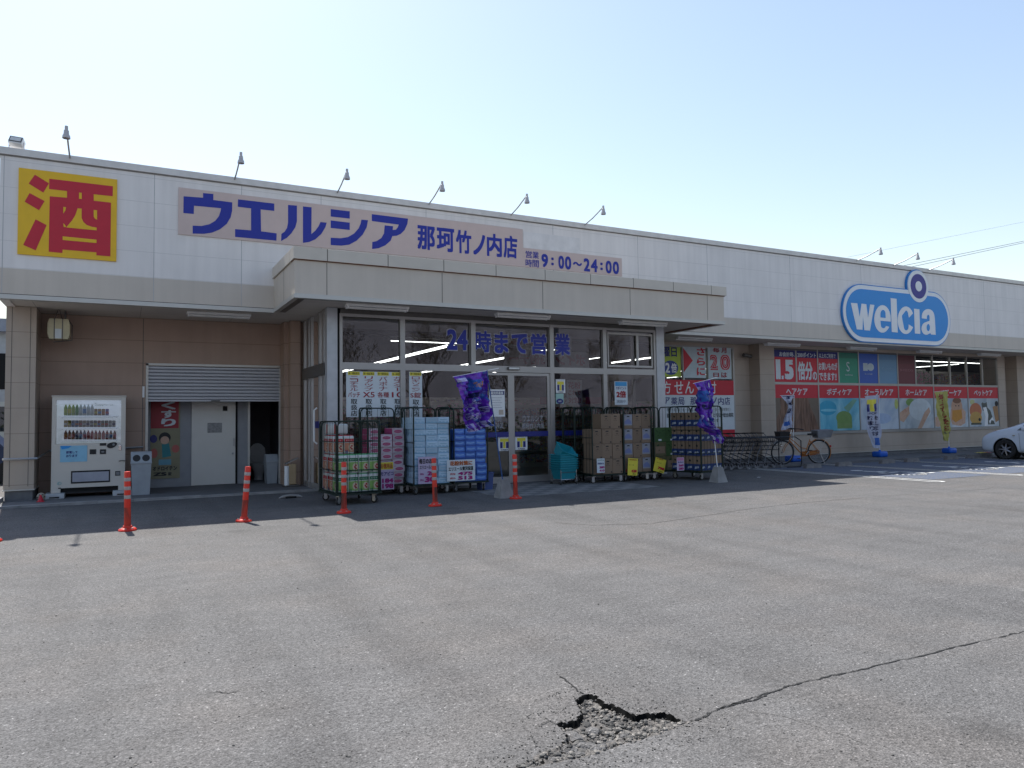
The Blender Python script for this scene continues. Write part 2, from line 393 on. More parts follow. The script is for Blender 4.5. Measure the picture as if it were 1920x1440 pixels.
for j in range(ny):
    for i in range(nx):
        a = j*(nx+1)+i; f = (a, a+1, a+nx+2, a+nx+1)
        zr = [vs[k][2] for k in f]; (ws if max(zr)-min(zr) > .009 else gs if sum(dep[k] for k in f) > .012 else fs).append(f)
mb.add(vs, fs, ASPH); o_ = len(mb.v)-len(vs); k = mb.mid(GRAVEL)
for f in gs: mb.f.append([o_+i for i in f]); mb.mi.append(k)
k = mb.mid(M('broken_edge_shade', (.008, .008, .008), .98, var=.4, vs=30, spec=.0))  # steep faces: dark broken asphalt, with the rim's shadow deepened in the colour
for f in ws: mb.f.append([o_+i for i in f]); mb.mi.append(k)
R = 500
for (a, b, c, d) in [(-R, -R, R, y0), (-R, y1, R, R), (-R, y0, x0, y1), (x1, y0, R, y1)]:
    mb.add([(a, b, 0), (c, b, 0), (c, d, 0), (a, d, 0)], [(0, 1, 2, 3)], ASPH)
ground = mb.build('ground', smooth=50); tag(ground, 'grey weathered asphalt of the car park with a broken pothole', None, kind='structure')

def ribbon(pts, wd, mt, z=.003, jit=.012, sub=7, name='crack', ends=True, rag=0):
    q = []
    for a, b in zip(pts[:-1], pts[1:]):
        for k in range(sub): q.append(a.lerp(b, k/sub))
    q.append(pts[-1]); vs = []; n = len(q)
    for i, p in enumerate(q):
        d = (q[min(i+1, n-1)]-q[max(i-1, 0)]).normalized(); nr = Vector((-d.y, d.x, 0))
        p = p+nr*random.uniform(-jit, jit)*(0 if i in (0, n-1) else 1); ww = wd*(random.choice([.2, .4, .6, .9, 1.3]) if rag else random.uniform(.35, 1.3))*(.2 if ends and i in (0, n-1) else 1)
        vs += [(p.x+nr.x*ww/2, p.y+nr.y*ww/2, z), (p.x-nr.x*ww/2, p.y-nr.y*ww/2, z)]
    mb = MB(); mb.add(vs, [(2*i, 2*i+1, 2*i+3, 2*i+2) for i in range(n-1)], mt); return mb.build(name, ground)
CRK = M('crack_dark', (.010, .010, .010), .95); CRK2 = M('crack_faint', (.085, .08, .075), .95)
def gp(l): return [G(x, y) for x, y in l]
def broken(pts, wd, mt):
    for k in range(0, len(pts)-1): ribbon([pts[k], pts[k+1]], wd*random.uniform(.6, 1.3), mt, jit=.006, sub=9)
ribbon(gp([(1298, 1352), (1325, 1342), (1352, 1327), (1420, 1306), (1480, 1287), (1560, 1267), (1640, 1250), (1750, 1224), (1850, 1200), (1935, 1181), (2040, 1155), (2200, 1115)]), .013, CRK, jit=.009, sub=9, rag=1)
ribbon(gp([(1350, 1329), (1390, 1318), (1415, 1314), (1445, 1299)]), .012, CRK, jit=.006, sub=8)
ribbon(gp([(1050, 1268), (1066, 1280), (1084, 1296), (1095, 1302)]), .012, CRK, jit=.005)
ribbon(gp([(1012, 1360), (1030, 1352), (1042, 1356)]), .006, CRK, jit=.004)
ribbon(gp([(1400, 1334), (1470, 1343), (1530, 1363), (1590, 1382), (1630, 1400)]), .004, CRK2, jit=.006)
ribbon(gp([(1868, 912), (1852, 917), (1780, 923), (1690, 928), (1600, 935), (1500, 943), (1400, 955), (1330, 966), (1220, 982), (1110, 985), (1040, 980)]), .02, CRK2, jit=.02, sub=10)
ribbon(gp([(385, 1301), (405, 1298), (428, 1300), (450, 1296)]), .006, CRK, jit=.006)

# gravel loose in the hole and on the lot (uncountable)
stn = [noise_cols('stone_%d' % i, c, 25, .9, det=4, bump=.3) for i, c in enumerate([[(.07, .067, .063), (.13, .125, .115)], [(.15, .14, .125), (.26, .24, .215)], [(.03, .029, .027), (.07, .067, .063)]])]
mb = MB()
def stone(x, y, z, r, mt):
    bm = bmesh.new(); bmesh.ops.create_icosphere(bm, subdivisions=2 if r > .015 else 1, radius=r)
    sx, sy, sz = random.uniform(.7, 1.4), random.uniform(.7, 1.3), random.uniform(.5, .9); rot = Matrix.Rotation(random.uniform(0, 6.3), 3, 'Z')
    for v in bm.verts: v.co = rot @ Vector((v.co.x*sx*random.uniform(.75, 1.2), v.co.y*sy*random.uniform(.75, 1.2), v.co.z*sz*random.uniform(.8, 1.2)))+Vector((x, y, z))
    mb.add([v.co.copy() for v in bm.verts], [[v.index for v in f.verts] for f in bm.faces], mt); bm.free()
cnt = 0
while cnt < 2600:
    x = random.uniform(1.3, 2.7); y = random.uniform(2.45, 3.6); d = hole_depth(x, y)
    if d < .008: 
        if d > -.16 and random.random() < .10: stone(x, y, .002, random.uniform(.002, .005), random.choice(stn)); cnt += 1
        continue
    z = -.030*sst(0, .012, d)*sst(-.01, .13, near_d(x, y)); r = random.choice([.002, .002, .003, .003, .003, .004, .004, .005, .007, .011]) * random.uniform(.8, 1.3)
    stone(x, y, z+r*.35, r, random.choice(stn)); cnt += 1
for px, py, r in [(1075, 1372, .045), (1100, 1390, .04), (1060, 1398, .05), (1090, 1412, .045), (1040, 1418, .04), (1125, 1398, .05), (1150, 1385, .03), (1110, 1362, .035), (1030, 1405, .04), (1010, 1425, .035), (1170, 1372, .025)]:
    p = G(px, py); o2 = len(mb.v); stone(p.x, p.y, -.022, r, ASPH)
    for v_ in range(o2, len(mb.v)):
        q_ = mb.v[v_]; q_.z = -.022+(q_.z+.022)*.55; q_.x += .006*mnoise.noise(q_*60)
for px, py, r, k in [(1118, 1316, .022, 1), (1128, 1322, .016, 1), (1100, 1350, 0.028, 2), (1118, 1360, 0.025, 0), (1145, 1382, 0.022, 0), (1085, 1385, 0.031, 0), (1060, 1375, .03, 2), (1095, 1400, 0.031, 0), (1130, 1405, 0.028, 0), (1060, 1412, 0.031, 0), (1248, 1349, .018, 1), (1262, 1362, .014, 1), (1218, 1355, .016, 1), (1240, 1368, .015, 1), (1140, 1334, .02, 0), (1125, 1378, .016, 1), (1205, 1372, .014, 1), (1094, 1398, .012, 1)]:
    p = G(px, py); stone(p.x, p.y, -.04+r*.35, r, stn[k])
for i in range(230):
    p = G(random.uniform(-50, 1950), 900+540*random.random()**.8); stone(p.x, p.y, .001, random.uniform(.0025, .006)*(1+p.y*.06), random.choice(stn))
tag(mb.build('gravel'), 'loose gravel and asphalt crumbs in the pothole and strewn on the lot', 'gravel', kind='stuff')

# apron, kerb strip, paving, markings
APR = M('apron_concrete', (.125, .125, .13), .9, var=.15, vs=3, bump=.3)
mb = MB(); mb.box((-2.1, 15.95, -.02), (3.75, 18.8, .03), APR); mb.box((3.75, 14.80, -.02), (12.3, 17.3, .03), APR); mb.box((12.3, 15.4, -.02), (45, 17.7, .03), APR)
tag(mb.build('pavement'), 'dark concrete walkway along the foot of the shop wall', kind='structure')
mb = MB()
for i in range(10): mb.box((-2.2+i*.6, 15.80, -.02), (-2.2+i*.6+.592, 15.94, .045+random.uniform(-.004, .004)), CONC_L)
tag(mb.build('kerb'), 'line of low kerb stones beside the vending machine', kind='structure')
PV = bpy.data.materials.new('checker_paving'); PV.use_nodes = True; n = PV.node_tree; b = n.nodes['Principled BSDF']; b.inputs['Roughness'].default_value = .85
g_ = n.nodes.new('ShaderNodeNewGeometry'); ck = n.nodes.new('ShaderNodeTexChecker'); ck.inputs['Scale'].default_value = 3.3; ck.inputs[1].default_value = (.21, .205, .20, 1); ck.inputs[2].default_value = (.13, .13, .13, 1)
n.links.new(g_.outputs['Position'], ck.inputs[0]); n.links.new(ck.outputs[0], b.inputs[0])
mb = MB(); mb.box((6.3, 12.35, -.02), (10.0, 14.79, .006), PV); tag(mb.build('paving'), 'grey checkered paving in front of the sliding door', kind='structure')

def faded(name, col, alpha):
    mt = bpy.data.materials.new(name); mt.use_nodes = True; n = mt.node_tree; b = n.nodes['Principled BSDF']; b.inputs['Roughness'].default_value = .8
    g = n.nodes.new('ShaderNodeNewGeometry'); no = n.nodes.new('ShaderNodeTexNoise'); no.inputs['Scale'].default_value = 28; no.inputs['Detail'].default_value = 5; n.links.new(g.outputs['Position'], no.inputs['Vector'])
    mr = n.nodes.new('ShaderNodeMapRange'); mr.inputs[1].default_value = alpha; mr.inputs[2].default_value = alpha+.12; n.links.new(no.outputs['Fac'], mr.inputs[0])
    mx = n.nodes.new('ShaderNodeMix'); mx.data_type = 'RGBA'; mx.inputs[6].default_value = (*col, 1); mx.inputs[7].default_value = (.13, .128, .125, 1); n.links.new(mr.outputs[0], mx.inputs[0]); n.links.new(mx.outputs[2], b.inputs[0]); return mt
RW = faded('road_white', (.60, .60, .58), .63); RB = faded('road_blue', (.05, .075, .13), .47)
mb = MB()
for xa, xb in ((15.78, 18.05), (18.68, 21.0), (21.65, 24.0)): mb.flat([(xa, 10.2), (xb, 10.2), (xb, 14.9), (xa, 14.9)], (0, 0, .004), UX, UY, RB)
tag(mb.build('blue_parking_bay'), 'faded blue painted ground of the three parking bays', kind='structure')
mb = MB()
for xc in (15.40, 18.33, 21.30, 24.27, 27.2, 30.1):
    pth = [(xc-.13, 15.3), (xc-.13, 9.95)]+[(xc-.13*math.cos(t), 9.95-.22*math.sin(t)) for t in [PI*k/8 for k in range(1, 8)]]+[(xc+.13, 9.95), (xc+.13, 15.3)]
    vs = []
    for i, (x, y) in enumerate(pth):
        a = Vector(pth[max(i-1, 0)]); b_ = Vector(pth[min(i+1, len(pth)-1)]); d = (b_-a).normalized(); nn = Vector((-d.y, d.x))*.038
        vs += [(x+nn.x, y+nn.y, .009), (x-nn.x, y-nn.y, .009)]
    mb.add(vs, [(2*i, 2*i+1, 2*i+3, 2*i+2) for i in range(len(pth)-1)], RW)
tag(mb.build('parking_line'), 'white double parking lines with rounded ends', kind='structure')
for xc in (16.9, 19.85, 22.8):   # wheelchair marks
    mb = MB(); yc = 11.9; z = .009
    def strip(pts, wd): 
        for a, b_ in zip(pts[:-1], pts[1:]):
            a = Vector(a); b_ = Vector(b_); d = (b_-a).normalized(); nn = Vector((-d.y, d.x))*wd/2; a2 = a-d*wd*.3; b2 = b_+d*wd*.3
            mb.add([(a2.x+nn.x, a2.y+nn.y, z), (a2.x-nn.x, a2.y-nn.y, z), (b2.x-nn.x, b2.y-nn.y, z), (b2.x+nn.x, b2.y+nn.y, z)], [(0, 1, 2, 3)], RW)
    strip([(xc-.05-.42*math.cos(t), yc-.25-.5*math.sin(t)) for t in [-.9+PI*1.35*k/16 for k in range(17)]], .12)
    z += .0008; strip([(xc-.1, yc+.75), (xc-.1, yc+.1), (xc+.35, yc+.1), (xc+.55, yc-.5), (xc+.75, yc-.5)], .13)
    z += .0008; strip([(xc-.1, yc+.42), (xc+.3, yc+.42)], .1); z += .0008; mb.flat([(xc-.1+.13*math.cos(t*PI/8), yc+.98+.16*math.sin(t*PI/8)) for t in range(16)], (0, 0, z), UX, UY, RW)
    tag(mb.build('wheelchair_marking'), 'white wheelchair symbol painted on a parking bay', kind='structure')

# ------------------------------------------------------------------ the shop building
YF, YA, YV, YW, YR, YP = 15.91, 13.81, 14.85, 17.9, 17.65, 17.2
ZS, ZR = 3.75, 6.47
shop = thing('shop_building', 'long single storey drugstore with white upper wall and beige canopy over glass entrance', 'shop', (0, 0, 0))
XR = 46.
mb = MB(); mb.box((-2.0, YF, 4.30), (XR, YF+.2, 6.40), WHITE_W); mb.box((-2.0, YF, ZS+.09), (XR, YF+.2, 4.30), BEIGE_F)
for x in (-1.94, .51, 2.13, 3.76, 6.18, 9.6, 12.26, 14.71, 18.03, 21.3, 24.6, 28.1, 31.4, 34.7): mb.box((x-.006, YF-.002, ZS+.1), (x+.006, YF+.02, 6.38), SEAM_L)
fascia = mb.build('upper_wall', shop)
mb = MB(); mb.box((-2.04, YF-.035, 6.37), (XR, YF+.26, 6.50), M('coping', (.64, .61, .58), .45, .2)); mb.box((-2.02, YF-.012, 6.345), (XR, YF, 6.368), M('coping_drip', (.22, .21, .20), .7)); mb.build('coping', shop)
mb = MB(); mb.box((-2.02, YF-.018, ZS-.005), (2.78, YF+.19, ZS+.075), TRIM); mb.box((13.28, YF-.018, ZS-.005), (XR, YF+.19, ZS+.075), TRIM); mb.box((-2.0, YF+.004, ZS+.075), (XR, YF+.19, ZS+.09), SEAM); mb.build('eave_trim', shop)
mb = MB(); mb.box((-2.0, YF+.2, 5.9), (XR, 44, 6.0), CONC); mb.build('roof', shop)
mb = MB()
mb.box((-2.0, YF+.2, ZS), (-1.85, 44, 6.40), WHITE_W); mb.box((-2.0, 17.9, 0), (-1.8, 44, ZS-.01), BEIGE_W); mb.box((XR-.2, YF+.2, 0), (XR, 44, 6.40), WHITE_W); mb.box((-1.8, 43.8, 0), (XR-.2, 44, 6.40), WHITE_W); mb.build('side_wall', shop)
mb = MB(); mb.box((-1.99, YF+.19, ZS+.02), (XR-.2, 18.1, ZS+.10), SOFFIT); mb.box((2.86, YA+.08, ZS+.02), (13.2, YF+.185, ZS+.10), SOFFIT); mb.build('soffit', shop)
# canopy over the entrance
cn = MB(); cn.box((2.78, YA, ZS+.075), (13.28, YA+.1, 4.455), BEIGE_F); cn.box((2.78, YA+.1, ZS+.075), (2.86, YF, 4.455), BEIGE_F); cn.box((13.2, YA+.1, ZS+.075), (13.28, YF, 4.455), BEIGE_F)
for x in (3.37, 5.70, 8.05, 10.39, 12.74): cn.box((x-.006, YA-.002, ZS+.08), (x+.006, YA+.01, 4.44), SEAM)
cn.box((2.777, 14.85, ZS+.08), (2.79, 14.86, 4.45), SEAM)
cn.box((2.86, YA+.1, 4.40), (13.2, YF-.001, 4.45), CONC)
canopy = cn.build('canopy', shop)
mb = MB(); mb.box((2.765, YA-.018, ZS-.005), (13.295, YA+.08, ZS+.075), TRIM); mb.box((2.765, YA+.08, ZS-.005), (2.86, YF-.02, ZS+.075), TRIM); mb.box((13.2, YA+.08, ZS-.005), (13.295, YF-.02, ZS+.075), TRIM)
mb.box((2.87, YA+.09, ZS-.002), (13.19, YA+.15, ZS+.019), ALU_D); mb.box((13.06, YA+.151, ZS-.002), (13.19, YF-.1, ZS+.019), RUST); mb.box((2.87, YA+.151, ZS-.002), (2.99, YF-.1, ZS+.019), ALU_D); mb.build('canopy_trim', canopy)
mb = MB(); js = [2.74, 3.37, 4.55, 5.72, 6.90, 8.09, 9.27, 10.46, 11.64, 12.84, 13.34]
CAPM = M('canopy_cap', (.58, .53, .46), .5, var=.04, vs=3)
for a, b in zip(js[:-1], js[1:]): mb.box((a+.008, YA-.05, 4.462+random.uniform(0, .004)), (b-.008, YA+.3, 4.685+random.uniform(-.004, .004)), CAPM)
mb.box((2.745, YA+.3, 4.462), (2.95, YF-.002, 4.685), CAPM); mb.box((13.1, YA+.3, 4.462), (13.335, YF-.002, 4.685), CAPM)
mb.box((2.77, YA-.03, 4.45), (13.30, YA+.28, 4.464), RUST)
for x in js[1:-1]: mb.box((x-.009, YA-.045, 4.465), (x+.009, YA+.29, 4.69), SEAM)
mb.build('canopy_cap', canopy)
# left recess walls
mb = MB()
xs0, xs1, zsh = .47, 3.27, 2.73
mb.box((-1.5, YW, 0), (xs0, YW+.12, ZS+.02), BEIGE_W); mb.box((xs0, YW, zsh), (xs1, YW+.12, ZS+.02), BEIGE_W); mb.box((xs1, 17.42, 0), (3.72, YW+.12, ZS+.02), BEIGE_W)
mb.box((3.36, 17.15, 0), (3.58, 17.42, ZS+.02), BEIGE_W)
mb.box((.375, YW-.002, .02), (.39, YW+.01, ZS), SEAM)
mb.build('recess_wall', shop)
pl = MB(); pl.box((-1.99, 16.98, .24), (-1.5, 18.1, ZS+.02), BEIGE_P); pl.box((-1.90, 16.977, .3), (-1.89, 16.985, ZS), SEAM); pl.box((-1.60, 16.977, .3), (-1.59, 16.985, ZS), SEAM)
pil = pl.build('pillar', shop); mb = MB(); mb.box((-1.97, 17.0, -.03), (-1.52, 18.1, .225), CONC_D); mb.box((-2.0, 16.96, .222), (-1.485, 18.08, .245), TRIM); mb.build('plinth', pil)
# alcove
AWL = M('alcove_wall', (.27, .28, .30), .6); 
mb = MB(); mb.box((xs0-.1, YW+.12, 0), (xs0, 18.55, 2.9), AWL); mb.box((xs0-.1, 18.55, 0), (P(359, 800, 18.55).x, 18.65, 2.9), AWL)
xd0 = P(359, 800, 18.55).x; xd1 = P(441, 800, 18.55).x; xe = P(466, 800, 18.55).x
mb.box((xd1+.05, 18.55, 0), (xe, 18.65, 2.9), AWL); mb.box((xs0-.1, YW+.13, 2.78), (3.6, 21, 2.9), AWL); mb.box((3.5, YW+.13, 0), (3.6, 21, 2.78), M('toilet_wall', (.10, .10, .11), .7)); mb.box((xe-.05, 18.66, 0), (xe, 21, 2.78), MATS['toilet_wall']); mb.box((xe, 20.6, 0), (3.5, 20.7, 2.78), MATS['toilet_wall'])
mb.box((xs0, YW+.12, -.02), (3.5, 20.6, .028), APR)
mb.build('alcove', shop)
mb = MB(); mb.box((xd0, 18.50, .04), (xd1, 18.549, 2.02), M('door_white', (.62, .61, .57), .4, var=.02)); dr = mb.build('door', shop)
mb = MB(); a = P(416, 760, 18.5); b = P(428, 772, 18.5); mb.box((a.x, 18.494, b.z), (b.x, 18.50, a.z), TRIM); mb.box((a.x+.02, 18.49, b.z+.02), (b.x-.02, 18.494, a.z-.02), DARK); mb.build('door_window', dr)
mb = MB(); a = P(389, 793, 18.5); b = P(416, 811, 18.5); mb.box((a.x, 18.492, b.z), (b.x, 18.499, a.z), M('dull_plate', (.26, .26, .26), .6, var=.3, vs=20)); mb.build('door_plate', dr)
mb = MB(); a = P(438, 822, 18.5); b = P(438, 836, 18.5); mb.tube([(a.x, 18.47, a.z), (a.x, 18.44, a.z), (b.x, 18.44, b.z), (b.x, 18.47, b.z)], .012, STEEL); a = P(436, 850, 18.5); mb.ball((a.x, 18.46, a.z), .022, STEEL); mb.build('handle', dr)
mb = MB(); mb.box((xe-.02, 18.52, .03), (xe+.03, 18.66, 2.3), TRIM); mb.box((3.40, 18.52, .03), (3.44, 18.6, 2.3), TRIM); mb.box((xd1, 18.53, .03), (xd1+.05, 18.6, 2.78), DARK); mb.build('door_frame', shop)
sh = MB(); n_ = 10
SHM = M('shutter_slat', (.42, .43, .46), .4, .25, var=.03)
for i in range(n_):
    z0 = 1.985+i*.0745; sh.add([(xs0+.02, YW+.05, z0), (xs1-.02, YW+.05, z0), (xs1-.02, YW+.015, z0+.02), (xs0+.02, YW+.015, z0+.02), (xs1-.02, YW+.015, z0+.058), (xs0+.02, YW+.015, z0+.058), (xs1-.02, YW+.05, z0+.0745), (xs0+.02, YW+.05, z0+.0745)], [(0, 1, 2, 3), (3, 2, 4, 5), (5, 4, 6, 7)], SHM)
sh.box((xs0+.02, YW+.0, 1.95), (xs1-.02, YW+.06, 1.985), SHM); shut = sh.build('shutter', shop)
mb = MB(); mb.box((1.76, YW-.012, 1.955), (1.95, YW-.001, 1.975), DARK); mb.build('shutter_handle', shut)
mb = MB(); mb.box((xs0-.03, YW-.02, 0), (xs0+.02, YW+.11, 2.78), TRIM); mb.box((xs1-.02, YW-.02, 0), (xs1+.03, YW+.11, 2.78), TRIM); mb.box((xs0-.03, YW-.02, 2.735), (xs1+.03, YW+.11, 2.785), TRIM); mb.build('shutter_frame', shop)
# handrail pipe on pillar and wall
mb = MB(); mb.tube([(-2.0, 16.9, P(30, 861, 16.9).z), (-1.45, 16.9, P(30, 861, 16.9).z), (-1.3, 17.6, .95), (-.2, 17.8, .95), (.40, 17.8, .97)], .022, STEEL); mb.build('rail', shop)
mb = MB(); a = P(269, 728, YW); mb.box((a.x-.02, YW-.04, a.z-.2), (a.x+.02, YW-.001, a.z+.04), WHT); mb.build('conduit_box', shop)

# right part: wall, piers, windows
mb = MB()
X0, X1 = 12.2, P(1376, 700, YR).x
mb.box((X1, YR, .1), (18.08, YR+.12, ZS+.02), BEIGE_P); mb.box((X0, YR, 3.66), (X1, YR+.12, ZS+.02), BEIGE_P); mb.box((X0, YR, .1), (X1, YR+.12, .78), BEIGE_P)
mb.build('recess_wall', shop)
WX = [P(px, 700, YP).x for px in (1452, 1534.5, 1611, 1684, 1750, 1814, 1871)]; PX0 = P(1425, 700, YP).x; PX1 = P(1884, 700, YP).x; PX2 = P(1907, 700, YP).x
z_sill, z_mid0, z_mid1, z_top = .88, 2.47, 2.55, 3.66
mb = MB(); mb.box((PX0, YP, .17), (WX[0], 17.9, ZS+.02), BEIGE_P); mb.box((WX[0], YP, .17), (WX[-1], YP+.15, z_sill-.06), BEIGE_P); mb.box((WX[-1], YP, .17), (PX1, 17.9, ZS+.02), BEIGE_P); mb.box((WX[0], YP, z_top), (WX[-1], YP+.15, ZS+.02), BEIGE_P)
mb.box((PX2, YP, .17), (XR-.2, 17.9, ZS+.02), BEIGE_P); mb.box((PX1, YR, .1), (PX2, YR+.12, ZS+.02), BEIGE_P); mb.build('front_wall', shop)
mb = MB(); mb.box((PX0+.02, YP+.02, -.02), (XR-.2, 17.88, .15), CONC_D); mb.box((PX0-.01, YP-.012, .15), (PX1+.01, YP+.02, .175), TRIM); mb.box((X0, YR+.02, -.02), (PX0, 17.88, .1), CONC_D); mb.build('plinth', shop)
mb = MB(); mb.box((WX[0]-.02, YP-.04, z_sill-.06), (WX[-1]+.02, YP+.12, z_sill-.005), ALU); mb.build('window_sill', shop)
for i in range(6):
    a, b = WX[i], WX[i+1]; f = MB(); c = (a+b)/2; y = YP+.01
    f.box((a-.025, y, z_sill), (a+.025, y+.08, z_top), ALU); f.box((b-.025, y, z_sill), (b+.025, y+.08, z_top), ALU) if i == 5 else None
    f.box((a+.025, y, z_sill-.003), (b-.025, y+.08, z_sill+.03), ALU); f.box((a+.025, y-.002, z_mid0), (b-.025, y+.08, z_mid1), ALU); f.box((a+.025, y, z_top-.06), (b-.025, y+.08, z_top), ALU_D); f.box((c-.03, y+.002, z_mid1), (c+.03, y+.07, z_top-.06), ALU)
    fo = f.build('window', shop); g = MB(); g.flat([(a, z_sill), (b, z_sill), (b, z_mid0), (a, z_mid0)], (0, y+.05, 0), UX, UZ, GLASSR); g.build('pane', fo)
    for (p, q) in ((a, c), (c, b)): g = MB(); g.flat([(p, z_mid1), (q, z_mid1), (q, z_top-.05), (p, z_top-.05)], (0, y+.045, 0), UX, UZ, GLASSR); g.build('pane', fo)
# sign windows beside the entrance
f = MB(); xa = 12.3; xm = P(1281, 700, YR).x; xn = P(1326.5, 680, YR).x
for x in (xa, xm, X1-.03): f.box((x-.03, YR-.03, .78), (x+.03, YR+.05, 3.66), ALU)
f.box((xa, YR-.028, 2.40), (X1, YR+.05, 2.47), ALU); f.box((xn-.015, YR-.025, 2.47), (xn+.015, YR+.05, 3.6), ALU); f.box((xa, YR-.028, 3.6), (X1, YR+.05, 3.66), ALU); f.box((xa, YR-.032, .72), (X1, YR+.05, .78), ALU)
fo = f.build('window', shop); g = MB(); g.flat([(xa, .78), (X1, .78), (X1, 3.6), (xa, 3.6)], (0, YR+.04, 0), UX, UZ, GLASSR); g.build('pane', fo)

# entrance box, all glass
VX0, VX1 = 3.62, 12.28
f = MB(); y = YV
POSTM = M('entrance_post', (.42, .44, .47), .35, .3)
f.box((VX0, y-.02, 0), (3.83, y+.16, ZS+.01), POSTM); f.box((11.95, y-.02, 0), (12.2, y+.16, ZS+.01), POSTM); f.box((3.83, y+.05, 0), (3.9, y+.1, ZS+.01), DARK); f.box((3.88, y, 0), (3.94, y+.1, 3.66), ALU)
for x in (5.22, 6.86, 8.88, 10.38): f.box((x-.055, y-.003, 0.02), (x+.055, y+.1, 3.66), ALU)
for x in (6.86, 8.88, 10.38): f.box((x-.09, y+.02, 2.67), (x-.056, y+.09, 3.60), ALU_D)
f.box((11.88, y, 0.02), (11.948, y+.1, 3.66), ALU)
for a, b in ((3.94, 5.165), (5.275, 6.805), (6.915, 8.825), (8.935, 10.325), (10.435, 11.88)):
    f.box((a, y-.001, 2.52), (b, y+.09, 2.66), ALU); f.box((a, y, 3.60), (b, y+.09, 3.66), ALU)
    if a != 6.915: f.box((a, y, .02), (b, y+.08, .13), ALU)
a, b = 10.49, 11.80
f.box((a, y-.006, 2.70), (b, y+.03, 2.75), ALU); f.box((a, y-.006, 3.50), (b, y+.03, 3.55), ALU); f.box((a-.03, y-.006, 2.70), (a, y+.03, 3.55), ALU); f.box((b, y-.006, 2.70), (b+.03, y+.03, 3.55), ALU); f.box((11.33, y-.004, 2.75), (11.40, y+.025, 3.50), ALU)
f.box((3.9, y+.02, 3.66), (11.95, y+.1, ZS+.01), ALU_D)
# left side
for yy in (14.98, 15.25, 15.6, 16.35, 16.62, 17.05): f.box((VX0+.01, yy-.04, 0.02), (VX0+.07, yy+.04, ZS), ALU if yy not in (15.6,) else ALU)
f.box((VX0-.012, 15.05, 2.42), (VX0+.08, 17.1, 2.66), ALU_D); f.box((VX0+.02, 15.0, .02), (VX0+.07, 17.1, .15), ALU)
# right side
for yy in (15.1, 16.2, 17.3): f.box((12.2, yy-.04, 0.02), (12.26, yy+.04, ZS), ALU)
f.box((12.2, 15.05, 2.5), (12.265, 17.64, 2.66), ALU)
ent = f.build('entrance_frame', shop)
for a, b in ((3.92, 5.2), (5.25, 6.83), (8.9, 10.36), (10.4, 11.92)):
    g = MB(); g.flat([(a, .12), (b, .12), (b, 2.53), (a, 2.53)], (0, y+.05, 0), UX, UZ, GLASS); g.build('pane', ent)
for a, b in ((3.92, 5.2), (5.25, 6.83), (6.9, 8.86), (8.9, 10.36), (10.4, 11.92)):
    g = MB(); g.flat([(a, 2.65), (b, 2.65), (b, 3.62), (a, 3.62)], (0, y+.05, 0), UX, UZ, GLASS); g.build('pane', ent)
g = MB(); g.flat([(15.1, .1), (17.1, .1), (17.1, ZS), (15.1, ZS)], (VX0+.04, 0, 0), UY, UZ, GLASSR); g.build('pane', ent)
g = MB(); g.flat([(15.0, .1), (17.64, .1), (17.64, ZS), (15.0, ZS)], (12.24, 0, 0), UY, UZ, GLASS); g.build('pane', ent)
BAND = M('door_band_blue', (.008, .016, .19), .4)
for i, (a, b) in enumerate(((6.92, 7.80), (7.80, 8.83))):
    d = MB(); st0 = .08; yy = y+.02
    for x in (a, b-st0): d.box((x, yy, .03), (x+st0, yy+.04, 2.51), ALU)
    d.box((a+st0, yy, .03), (b-st0, yy+.04, .17), ALU); d.box((a+st0, yy, 2.45), (b-st0, yy+.04, 2.51), ALU)
    do = d.build('sliding_door', shop); g = MB(); g.flat([(a+st0, .17), (b-st0, .17), (b-st0, 2.45), (a+st0, 2.45)], (0, yy+.02, 0), UX, UZ, GLASS); g.build('pane', do)
g = MB(); a = P(903, 812, y); z0 = 1.06; z1 = 1.175
for p, q in ((6.56, 6.8), (7.0, 7.72), (7.88, 8.75), (8.94, 9.7)): g.flat([(p, z0), (q, z0), (q, z1), (p, z1)], (0, y+.015 if p < 6.9 or p > 8.9 else y+.012, 0), UX, UZ, BAND)
g.build('glass_band', ent)
mb = MB(); a = P(962, 691, y); mb.box((a.x-.15, y-.06, a.z-.035), (a.x+.15, y-.002, a.z+.035), ALU_D, .01); mb.box((a.x-.13, y-.066, a.z-.02), (a.x+.13, y-.06, a.z+.02), TUBE); mb.build('door_sensor', ent)
mb = MB(); mb.tube([(VX0-.02, 15.62, 1.75), (VX0-.08, 15.62, 1.70), (VX0-.08, 15.62, 1.05), (VX0-.02, 15.62, 1.0)], .02, WHT); mb.build('handle', ent)
mb = MB(); mb.box((VX0-.01, 15.5, 1.33), (VX0-.003, 16.0, 1.47), BAND); mb.build('glass_band', ent)

